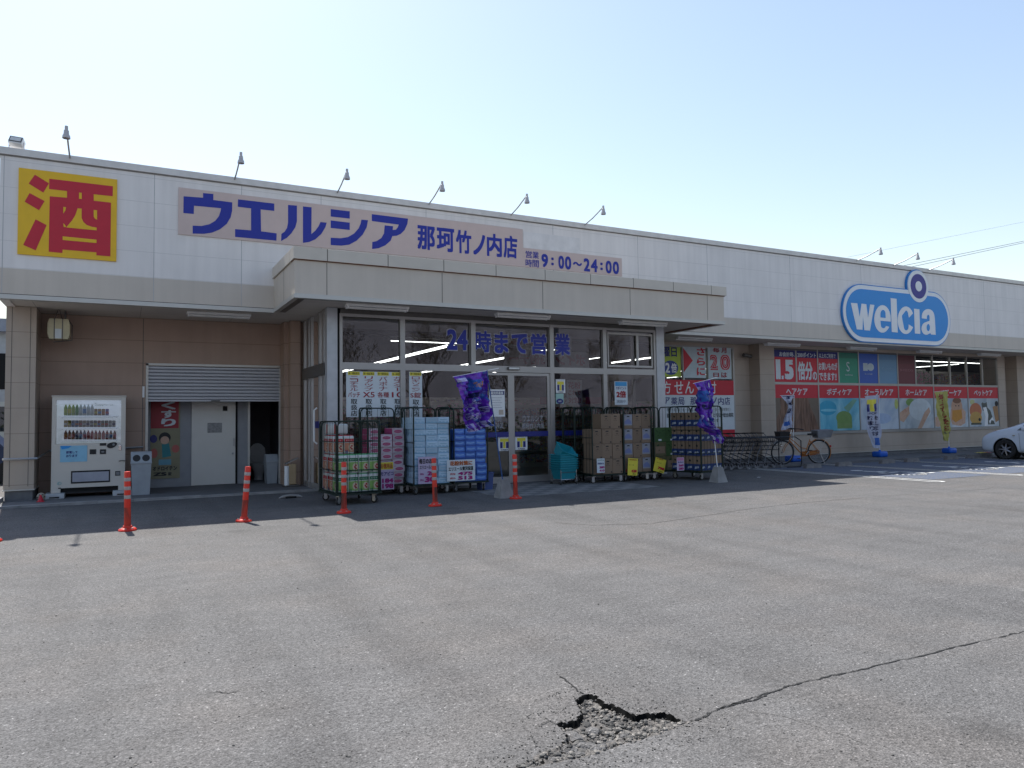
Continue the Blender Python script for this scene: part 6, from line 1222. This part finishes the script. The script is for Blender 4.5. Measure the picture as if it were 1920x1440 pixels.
for y in (15.05, 15.85): m_.tube([(16.3, y-.35, .03), (16.75, y-.42, .03), (16.8, y-.42, .12), (16.8, y-.42, .75), (16.6, y-.40, .86), (13.4, y-.05, .86)], .016, CTM, 6)
tag(m_.build('cart_rail', smooth=40), 'dark tubular rail along both sides of the cart row', 'cart rail')

# ------------------------------------------------------------------ bicycle
def bicycle():
    F = Vector((17.07, 15.55, .03)); Rr = Vector((18.12, 15.15, .03)); d = (F-Rr).normalized(); rz = math.atan2(d.y, d.x); wb = (F-Rr).length
    t = thing('bicycle', 'orange city bicycle with a black front basket and a grey box on its rear rack', 'bicycle', tuple(Rr), rz)
    ORG = M('bike_orange', (.38, .13, .015), .35); R_ = .335
    for nm, x in (('rear_wheel', 0), ('front_wheel', wb)):
        m_ = MB(); m_.tube([(x+R_*math.cos(k*PI/24), 0, .35+R_*math.sin(k*PI/24)) for k in range(48)], .024, RUBBER, 8, True); m_.tube([(x+(R_-.026)*math.cos(k*PI/24), 0, .35+(R_-.026)*math.sin(k*PI/24)) for k in range(48)], .009, STEEL, 6, True)
        for k in range(28): a_ = k*2*PI/28; m_.tube([(x+.02*math.cos(a_+.5), (.02 if k % 2 else -.02), .35+.02*math.sin(a_+.5)), (x+(R_-.02)*math.cos(a_), 0, .35+(R_-.02)*math.sin(a_))], .0016, STEEL, 3)
        m_.cone((x, -.045, .35), (x, .045, .35), .02, .02, STEEL, 10); m_.build(nm, t, 50)
        m_ = MB(); m_.tube([(x+(R_+.035)*math.cos(a_), 0, .35+(R_+.035)*math.sin(a_)) for a_ in [(-.25 if x == 0 and False else .0)+k*PI/16*(1.0) for k in (range(3, 20) if x == 0 else range(4, 17))]], .014, STEEL if x else ORG, 5); m_.build('mudguard', t, 50)
    bb = Vector((.44, 0, .28)); hd = Vector((wb-.20, 0, .72)); hd2 = Vector((wb-.25, 0, .88)); st_ = Vector((.27, 0, .72))
    m_ = MB(); m_.tube([hd, Vector((wb-.38, 0, .52)), Vector((.60, 0, .36)), bb], .017, ORG, 8); m_.tube([hd+Vector((-.01, 0, .06)), Vector((wb-.40, 0, .64)), Vector((.55, 0, .48)), Vector((.38, 0, .45))], .013, ORG, 8)
    m_.tube([bb, st_], .015, ORG, 8); m_.tube([hd, hd2], .02, ORG, 8)
    for s_ in (-.05, .05): m_.tube([bb+Vector((-.03, s_, 0)), Vector((0, s_, .35))], .009, ORG, 6); m_.tube([st_+Vector((0, s_*.4, -.05)), Vector((0, s_, .35))], .008, ORG, 6); m_.tube([hd+Vector((0, s_, -.04)), Vector((wb-.06, s_, .50)), Vector((wb, s_, .35))], .010, ORG, 6)
    m_.build('frame', t, 50)
    m_ = MB(); m_.tube([st_, Vector((.22, 0, .84))], .012, STEEL, 8); m_.build('seat_post', t, 50)
    m_ = MB(); m_.prism([(-.13, -.10), (-.10, -.11), (.02, -.05), (.14, -.02), (.15, 0), (.14, .02), (.02, .05), (-.10, .11), (-.13, .10)], (.20, 0, .84), UX, UY, (0, 0, .055), BLK); m_.build('saddle', t, 50)
    m_ = MB(); m_.tube([hd2, hd2+Vector((-.04, 0, .14))], .011, CHROME, 8); h0 = hd2+Vector((-.04, 0, .14)); m_.tube([h0+Vector((-.22, -.27, .0)), h0+Vector((-.08, -.25, .03)), h0+Vector((.03, -.12, .02)), h0, h0+Vector((.03, .12, .02)), h0+Vector((-.08, .25, .03)), h0+Vector((-.22, .27, 0))], .011, BLK, 8); m_.build('handlebar', t, 50)
    for s_ in (-1, 1): m_ = MB(); m_.tube([h0+Vector((-.22, s_*.27, 0)), h0+Vector((-.11, s_*.258, .02))], .017, BLK, 8); m_.build('grip', t, 50)
    m_ = MB(); bx0, bx1 = wb-.13, wb+.16
    m_.add([(bx0, -.14, .72), (bx1-.04, -.14, .72), (bx1-.04, .14, .72), (bx0, .14, .72), (bx0-.02, -.18, .95), (bx1, -.18, .95), (bx1, .18, .95), (bx0-.02, .18, .95)], [(3, 2, 1, 0), (0, 1, 5, 4), (1, 2, 6, 5), (2, 3, 7, 6), (3, 0, 4, 7)], M('basket_black', (.015, .015, .016), .6)); m_.tube([(bx0-.02, -.18, .95), (bx1, -.18, .95), (bx1, .18, .95), (bx0-.02, .18, .95)], .01, BLK, 6, True); m_.build('front_basket', t)
    m_ = MB(); m_.tube([(.1, -.06, .72), (-.30, -.06, .74)], .008, STEEL); m_.tube([(.1, .06, .72), (-.30, .06, .74)], .008, STEEL); m_.tube([(-.2, .06, .74), (0, .05, .36)], .006, STEEL); m_.tube([(-.2, -.06, .74), (0, -.05, .36)], .006, STEEL); m_.build('rear_rack', t)
    m_ = MB(); m_.add([(.10, -.15, .76), (-.30, -.15, .78), (-.30, .15, .78), (.10, .15, .76), (.14, -.19, .98), (-.36, -.19, 1.0), (-.36, .19, 1.0), (.14, .19, .98)], [(3, 2, 1, 0), (0, 1, 5, 4), (1, 2, 6, 5), (2, 3, 7, 6), (3, 0, 4, 7), (4, 5, 6, 7)], M('box_grey', (.17, .18, .20), .6, var=.2)); m_.build('rear_box', t)
    m_ = MB(); m_.prism([(-.06, .29), (.02, .27), (.5, .21), (.54, .28), (.5, .36), (.02, .40), (-.05, .39)], (0, -.075, 0), UX, UZ, (0, .02, 0), M('guard_orange', (.36, .11, .015), .4)); m_.build('chain_guard', t)
    m_ = MB(); m_.tube([bb+Vector((0, -.09, 0)), bb+Vector((.09, -.10, -.13))], .01, STEEL); m_.box((bb.x+.05, -.20, .135), (bb.x+.13, -.11, .155), BLK); m_.build('pedal', t); m_ = MB(); m_.tube([bb+Vector((0, .09, 0)), bb+Vector((-.09, .10, .13))], .01, STEEL); m_.box((bb.x-.13, .11, .40), (bb.x-.05, .20, .42), BLK); m_.build('pedal', t)
    m_ = MB(); m_.tube([(0, .07, .33), (-.10, .14, .02), (.05, .14, .01)], .009, STEEL); m_.build('kickstand', t); m_ = MB(); m_.box((-.375, -.03, .48), (-.355, .03, .54), RED); m_.build('reflector', t); m_ = MB(); m_.cone((wb+.02, -.0, .55), (wb+.09, 0, .55), .03, .035, CHROME, 12); m_.build('headlight', t)
    t.rotation_euler = (-.04, 0, rz); return t
bicycle()

# ------------------------------------------------------------------ wheel stops and litter
stm = MB(); stm.add([(0, -.07, 0), (.6, -.07, 0), (.6, .07, 0), (0, .07, 0), (.03, -.045, .12), (.57, -.045, .12), (.57, .045, .12), (.03, .045, .12)], [(3, 2, 1, 0), (0, 1, 5, 4), (1, 2, 6, 5), (2, 3, 7, 6), (3, 0, 4, 7), (4, 5, 6, 7)], M('stop_concrete', (.15, .14, .135), .9, var=.3, vs=6, bump=.4))
sme = mesh_of(stm, 'wheel_stop')
sl_ = ['wheel stop nearest to the bicycle, just below its rear wheel', 'second wheel stop from the bicycle, right of its rear wheel', 'wheel stop in the middle bay under the white banner', 'wheel stop in the middle bay right of the white banner', 'wheel stop under the yellow banner base', 'wheel stop between the yellow banner and the white car', 'wheel stop in front of the white car wheel', 'wheel stop beneath the nose of the white car']
for i, px in enumerate((1509, 1569, 1651, 1698, 1773, 1814, 0, 0)):
    x = P(px, 875, 14.3).x if px else (24.9, 26.5)[i-6]; spawn(sme, 'wheel_stop', (x, 14.3 if i < 6 else 14.45, .001), sl_[i], 'wheel stop', 'concrete wheel stops at the head of the bays', random.uniform(-.02, .02))
def litter(px, cols, s_, lab, Yp=None):
    p = G(*px) if Yp is None else P(px[0], px[1], Yp); m_ = MB()
    for k, (c_, dx_) in enumerate(cols):
        n_ = 6; vs = [(dx_+s_*(i/n_-.5), s_*.6*(j/n_-.5), .01+.05*s_*abs(math.sin(i*1.7+j*2.1+k))) for j in range(n_+1) for i in range(n_+1)]; m_.add(vs, [(j*(n_+1)+i, j*(n_+1)+i+1, (j+1)*(n_+1)+i+1, (j+1)*(n_+1)+i) for j in range(n_) for i in range(n_)], c_)
    tag(m_.build('litter', smooth=60, loc=(p.x, p.y, .004 if Yp is None else .032)), lab, 'litter')
litter((1423, 896), [(WHT, 0)], .10, 'small white scrap of paper on the shaded asphalt'); litter((1850, 852), [(YEL2, -.35), (RED, 0), (PAPER, .3)], .42, 'yellow red and white wrapping lying by the car nose', 15.6)

# ------------------------------------------------------------------ white car
def car():
    t = thing('parked_car', 'white hatchback parked nose to the shop at the right edge', 'car', (25.15, 12.55, 0), PI/2)   # +x of the car points to the shop
    PW = M('car_paint_white', (.60, .66, .74), .25, coat=.8, var=.01); NL = 1.62; # nose at x = 1.62
    # stations: x, z_bottom, z_belt, z_top, half width low, half width belt, half width top
    S_ = [(1.62, .30, .50, .55, .50, .52, .45), (1.58, .22, .56, .68, .70, .72, .60), (1.45, .20, .62, .80, .80, .82, .70), (1.2, .19, .70, .90, .845, .85, .74), (.9, .19, .76, .98, .855, .86, .76), (.55, .19, .82, 1.06, .86, .865, .76), (.2, .19, .86, 1.22, .86, .87, .72), (-.2, .19, .88, 1.38, .86, .87, .66), (-.7, .19, .89, 1.49, .86, .87, .62), (-1.2, .19, .90, 1.52, .86, .87, .60), (-1.8, .19, .91, 1.48, .86, .86, .59), (-2.3, .20, .93, 1.38, .85, .85, .57), (-2.6, .25, .95, 1.20, .80, .82, .56), (-2.75, .32, .90, .95, .68, .70, .50)]
    m_ = MB(); ns_ = len(S_); prof = []
    for x, zb_, zl_, zt_, w0, w1_, w2 in S_:
        half = [(0, zb_), (w0*.8, zb_), (w0, zb_+.07), (w0+.01, (zb_+zl_)/2), (w1_, zl_-.03), (w1_-.02, zl_+.02), ((w1_+w2)/2, (zl_+zt_)/2+.02), (w2, zt_-.04), (w2*.7, zt_-.005), (0, zt_)]
        prof.append([(x, -y, z) for y, z in half]+[(x, y, z) for y, z in half[-2:0:-1]])
    n_ = len(prof[0]); vs = [p for r_ in prof for p in r_]; 
    fs_ = [(i*n_+j, i*n_+(j+1) % n_, (i+1)*n_+(j+1) % n_, (i+1)*n_+j) for i in range(ns_-1) for j in range(n_)]+[tuple(range(n_))[::-1], tuple((ns_-1)*n_+j for j in range(n_))]
    m_.add(vs, fs_, PW); body = m_.build('body', t, 180)
    bm = bmesh.new(); bm.from_mesh(body.data); bmesh.ops.recalc_face_normals(bm, faces=bm.faces); bm.to_mesh(body.data); bm.free()
    cut = MB()
    for x in (.78, -1.85): cut.cone((x, -1.2, .31), (x, -.62, .31), .365, .365, DARK, 36); cut.cone((x, .62, .31), (x, 1.2, .31), .365, .365, DARK, 36)
    co = cut.build('cut'); ss = body.modifiers.new('s', 'SUBSURF'); ss.levels = ss.render_levels = 2; bo = body.modifiers.new('b', 'BOOLEAN'); bo.operation = 'DIFFERENCE'; bo.object = co; bo.solver = 'EXACT'
    co.parent = t; dg = bpy.context.evaluated_depsgraph_get(); dg.update(); me = bpy.data.meshes.new_from_object(body.evaluated_get(dg)); body.modifiers.clear(); body.data = me
    me.polygons.foreach_set('use_smooth', [True]*len(me.polygons)); me.set_sharp_from_angle(angle=math.radians(35)); bpy.data.objects.remove(co)
    ARCH = M('arch_dark', (.01, .01, .01), .9)
    for s_ in (-1, 1):   # side glass, headlights, doors
        def side(pts, mt, nm, off=.006):
            k_ = MB(); vs_ = []
            for x, z in pts:
                # find the body half width by linear interpolation
                for a_, b_ in zip(S_[:-1], S_[1:]):
                    if b_[0] <= x <= a_[0]: f_ = (a_[0]-x)/(a_[0]-b_[0]); L = [a_[i]+(b_[i]-a_[i])*f_ for i in range(7)]; break
                zl_, zt_, w1_, w2 = L[2], L[3], L[5], L[6]; h_ = [(w1_, zl_-.03), (w1_-.02, zl_+.02), ((w1_+w2)/2, (zl_+zt_)/2+.02), (w2, zt_-.04)]
                y = w1_
                for (ya, za), (yb, zb_) in zip(h_[:-1], h_[1:]):
                    if za <= z <= zb_: y = ya+(yb-ya)*(z-za)/(zb_-za)
                if z > h_[-1][1]: y = w2
                vs_.append((x, s_*(y+off), z))
            k_.add(vs_, [tuple(range(len(pts)))], mt); return k_.build(nm, t, 30)
        side([(.42, .90), (.1, .92), (-.25, .93), (-.25, 1.30), (.0, 1.20), (.2, 1.08)], GLASS2, 'window'); side([(-.32, .93), (-1.0, .94), (-1.0, 1.42), (-.7, 1.42), (-.32, 1.33)], GLASS2, 'window'); side([(-1.08, .94), (-1.9, .97), (-1.75, 1.38), (-1.08, 1.43)], GLASS2, 'window'); side([(-1.98, 1.0), (-2.35, 1.05), (-1.9, 1.34)], GLASS2, 'window')
        k_ = MB(); k_.add([(1.56, s_*.60, .60), (1.50, s_*.745, .60), (1.28, s_*.80, .74), (1.02, s_*.80, .86), (1.10, s_*.70, .90), (1.42, s_*.62, .78)], [(0, 1, 2, 3, 4, 5)], M('headlight_glass', (.30, .34, .38), .1, .6)); hl = k_.build('headlight', t, 30)
        k_ = MB(); k_.tube([(-.28, s_*.885, .3), (-.28, s_*.885, .86)], .004, SEAM, 4); k_.tube([(.32, s_*.877, .32), (.34, s_*.877, .82)], .004, SEAM, 4); k_.tube([(-1.05, s_*.885, .3), (-1.05, s_*.88, .88)], .004, SEAM, 4); k_.build('door_seam', t)
        k_ = MB(); k_.box((.46, s_*.878-.01, .735), (.53, s_*.878+.01, .76), M('marker_lamp', (.35, .3, .2), .3)); k_.build('side_lamp', t)
        k_ = MB(); k_.box((.02, s_*.88-.02*s_, .90), (.22, s_*1.02, 1.03), PW, .04); k_.build('mirror', t, 40)
        for x in (.78, -1.85):
            k_ = MB(); k_.lathe([(.19, -.09), (.28, -.10), (.31, -.07), (.31, .07), (.28, .10), (.19, .09)], RUBBER, (0, 0, 0), 32, 'y'); w_ = k_.build('wheel', t, 50); w_.location = (x, s_*.76, .31)
            k_ = MB(); RIMM = M('rim_silver', (.38, .38, .40), .3, .7); k_.lathe([(.19, -.095), (.205, -.09), (.20, .09)], RIMM, (0, 0, 0), 32, 'y'); k_.lathe([(.001, -.03), (.19, -.03)], ARCH, (0, s_*.02, 0), 24, 'y')
            for j in range(7): a_ = j*2*PI/7; k_.tube([(0, s_*.085, 0), (.195*math.cos(a_), s_*.07, .195*math.sin(a_))], .02, RIMM, 5, rr=[.03, .016])
            k_.cone((0, s_*.05, 0), (0, s_*.098, 0), .045, .035, RIMM, 14); k_.build('rim', w_, 40)
            k_ = MB(); k_.lathe([(.36, -.13), (.36, .13)], ARCH, (x, s_*.70, .31), 28, 'y'); k_.box((x-.34, s_*.56-.01, .2), (x+.34, s_*.56+.01, .64), ARCH); k_.build('wheel_arch', t, 50)
    k_ = MB(); k_.add([(.50, -.66, 1.07), (.50, .66, 1.07), (-.22, .58, 1.40), (-.22, -.58, 1.40)], [(0, 1, 2, 3)], GLASS2); k_.build('windscreen', t)
    k_ = MB(); k_.box((1.58, -.45, .28), (1.625, .45, .42), ARCH); k_.build('grille', t); k_ = MB(); k_.box((1.618, -.165, .44), (1.632, .165, .52), WHT); k_.build('number_plate', t)
    return t
car()

# ------------------------------------------------------------------ far left glimpses, wires
hs = thing('house', 'pale grey neighbouring building glimpsed at the left edge', 'house', (-9, 42, 0)); m_ = MB(); m_.box((-6, 0, 0), (4.4, 8, 5.9), M('far_wall', (.42, .44, .46), .8)); m_.build('wall', hs); m_ = MB(); m_.box((-6.4, -.5, 5.9), (4.8, 8.4, 6.5), M('far_roof', (.25, .27, .32), .7)); m_.build('roof', hs); m_ = MB(); m_.box((3.0, -.02, 3.2), (4.2, .02, 4.9), DARK); m_.build('window', hs)
vn = thing('parked_van', 'pale van glimpsed beyond the left corner of the shop', 'van', (-3.6, 27.5, 0)); m_ = MB(); m_.prism([(-2.2, .35), (2.2, .35), (2.25, 1.0), (1.9, 1.25), (1.5, 2.2), (-2.15, 2.25), (-2.25, 1.2)], (0, 0, 0), UX, UZ, (0, 1.7, 0), M('van_paint', (.55, .57, .52), .4)); m_.build('body', vn)
for x in (-1.4, 1.4):
    for y in (-.01, 1.52): m_ = MB(); m_.cone((x, y, .33), (x, y+.2, .33), .33, .33, RUBBER, 20); m_.build('wheel', vn, 40)
m_ = MB(); m_.flat([(-2.0, 1.3), (1.6, 1.3), (1.35, 2.05), (-2.0, 2.1)], (0, -.006, 0), UX, UZ, GLASS2); m_.build('window', vn)
cr = thing('parked_car', 'dark blue car glimpsed beyond the left corner of the shop', 'car', (-3.5, 22.5, 0)); m_ = MB(); m_.prism([(-2, .3), (1.6, .3), (1.65, .8), (.9, .9), (.4, 1.4), (-1.4, 1.42), (-2.05, .9)], (0, 0, 0), UX, UZ, (0, 1.65, 0), M('car_navy', (.01, .03, .09), .3)); m_.build('body', cr); m_ = MB(); m_.flat([(-1.6, .92), (.8, .92), (.35, 1.34), (-1.35, 1.35)], (0, -.006, 0), UX, UZ, GLASS2); m_.build('window', cr)
for x in (-1.3, 1.0):
    for y in (-.01, 1.47): m_ = MB(); m_.cone((x, y, .3), (x, y+.2, .3), .3, .3, RUBBER, 20); m_.build('wheel', cr, 40)
m_ = MB(); m_.box((-4.4, 13.0, -.02), (-1.98, 17.0, .12), CONC_L); m_.box((-4.2, 13.2, .12), (-2.15, 16.8, .13), M('soil', (.08, .06, .04), .95)); tag(m_.build('planter'), 'concrete edged planting strip at the left edge', 'planter')
m_ = MB(); GR = noise_cols('leaf_green', [(.03, .07, .01), (.07, .14, .02), (.14, .20, .04)], 4, .7)
for k in range(900):
    x = random.uniform(-4.1, -2.2); y = random.uniform(13.3, 16.7); h_ = random.uniform(.05, .35); a_ = random.uniform(0, 6.3); m_.add([(x, y, .13), (x+.02*math.cos(a_), y+.02*math.sin(a_), .13), (x+.08*math.cos(a_+1), y+.08*math.sin(a_+1), .13+h_)], [(0, 1, 2)], GR)
tag(m_.build('weeds'), 'green and dry weeds growing in the planting strip', 'weeds', kind='stuff')
def wire(pts, lab, r_=.012):
    m_ = MB(); m_.tube(pts, r_, M('wire', (.10, .10, .11), .6), 5); tag(m_.build('power_line', smooth=40), lab, 'power line', 'power lines behind the right part of the shop')
def wpts(a_, b_, Y0, Y1, sag, n_=16):
    p = P(*a_, Y0); q_ = P(*b_, Y1); return [p.lerp(q_, k/n_)-UZ*sag*4*(k/n_)*(1-k/n_) for k in range(-3, n_+12)] if sag == 0 else [p.lerp(q_, k/n_)+UZ*sag*(k/n_)**2 for k in range(-3, n_+6)]
wire(wpts((1690, 499), (1920, 452), 34, 34, .0), 'upper of the close pair of wires rising to the right edge', .016); wire(wpts((1706, 501), (1920, 455), 34, 34, .0), 'lower of the close pair of wires rising to the right edge', .016); wire(wpts((1650, 470), (1920, 416), 40, 40, 0), 'faint single wire above the pair of wires', .008)

# ------------------------------------------------------------------ trees behind the viewer, seen mirrored in the panes
BARK = M('bark', (.10, .08, .065), .9, var=.3, vs=8, bump=.5)
def bare_tree(seed, ht):
    rnd = random.Random(seed); tr = MB(); br = MB()
    def grow(p, d, ln, r_, lv):
        pts = [p]; rr = [r_]; n_ = 4
        for k in range(n_):
            d = (d+Vector((rnd.uniform(-.18, .18), rnd.uniform(-.18, .18), rnd.uniform(-.05, .12)))).normalized(); p = p+d*ln/n_; pts.append(p.copy()); rr.append(r_*(1-.45*(k+1)/n_))
        (tr if lv == 0 else br).tube(pts, r_, BARK, 6 if lv < 2 else 3, rr=rr)
        if lv >= 6: return
        for k in range(rnd.choice([2, 3, 3]) if lv else 6):
            i = rnd.choice([2, 3, 4]) if lv else rnd.choice([2, 3, 3, 4, 4]); ax = Vector((rnd.uniform(-1, 1), rnd.uniform(-1, 1), rnd.uniform(-.1, .7))).normalized(); nd = (d*.75+ax*.75).normalized(); grow(pts[i], nd, ln*rnd.uniform(.58, .8), max(rr[i]*.66, .012), lv+1)
    grow(Vector((0, 0, 0)), UZ.copy(), ht*.36, .16, 0); return tr, br
protos = []
for sd in (3, 8):
    a_, b_ = bare_tree(sd, 8.); protos.append((mesh_of(a_, 'trunk', 60), mesh_of(b_, 'branches', 60)))
for i, (x, y, k, s_) in enumerate([(-4, -13, 0, 1.0), (1, -14, 1, 1.1), (6, -12.5, 0, .95), (11.5, -14, 1, 1.0), (17, -13, 0, 1.1), (23, -14, 1, 1), (30, -13, 0, 1), (38, -14, 1, 1.1), (47, -13, 0, 1)]):
    t = thing('bare_tree', 'bare tree behind the viewer across the car park', 'tree', (x, y, 0), i*1.7, 'leafless trees behind the viewer'); 
    for nm, me in zip(('trunk', 'branches'), protos[k]): o = bpy.data.objects.new(nm, me); C.objects.link(o); o.parent = t
    t.scale = (s_, s_, s_)
LEAF = noise_cols('hedge_leaf', [(.02, .04, .012), (.04, .07, .02), (.07, .10, .03)], 3, .7)
m_ = MB(); rnd = random.Random(5)
for k in range(9000):
    x = rnd.uniform(-14, 60); hh = 1.6+.7*math.sin(x*.7)+.5*math.sin(x*1.9); z = abs(rnd.gauss(0, .45))*hh; y = -16+rnd.gauss(0, .5); s_ = .16; c_ = Vector((x, y, min(z, hh*1.3)))
    u_ = Vector((rnd.uniform(-1, 1), rnd.uniform(-1, 1), rnd.uniform(-1, 1))).normalized()*s_; v_ = u_.orthogonal().normalized()*s_*.6; m_.add([c_-u_, c_+v_, c_+u_, c_-v_], [(0, 1, 2, 3)], LEAF)
tag(m_.build('hedge'), 'dark evergreen hedge along the far side of the car park behind the viewer', 'hedge', kind='stuff')
for i, (xa, xb, ya, yb, hh, col, lb) in enumerate([(-70, -30, -64, -50, 13, (.30, .30, .37), 'tall grey block added for pane reflections behind the viewer, to the left'), (-28, 8, -66, -52, 15, (.30, .30, .37), 'broad grey block added for pane reflections behind the viewer, tallest of the row'), (10, 48, -63, -51, 13, (.30, .30, .37), 'long grey block added for pane reflections behind the viewer, in the middle'), (50, 95, -66, -52, 14, (.30, .30, .37), 'grey block added for pane reflections behind the viewer, to the right'), (96, 108, -60, -4, 11, (.10, .10, .115), 'low dark block added unseen to darken the right window reflections')]):  # unseen blocks added to grey down the sky reflections in the panes
    t = thing('reflection_block', lb, 'reflection block', ((xa+xb)/2, (ya+yb)/2, 0), 0, 'unseen blocks added behind the viewer for the pane reflections'); w_, d_ = (xb-xa)/2, (yb-ya)/2
    m_ = MB(); m_.box((-w_, -d_, 0), (w_, d_, hh), M('far_block_%d' % i, col, .8, var=.2, vs=.3)); m_.build('wall', t); m_ = MB(); m_.box((-w_-.2, -d_-.2, hh), (w_+.2, d_+.2, hh+.5), CONC); m_.build('roof', t)
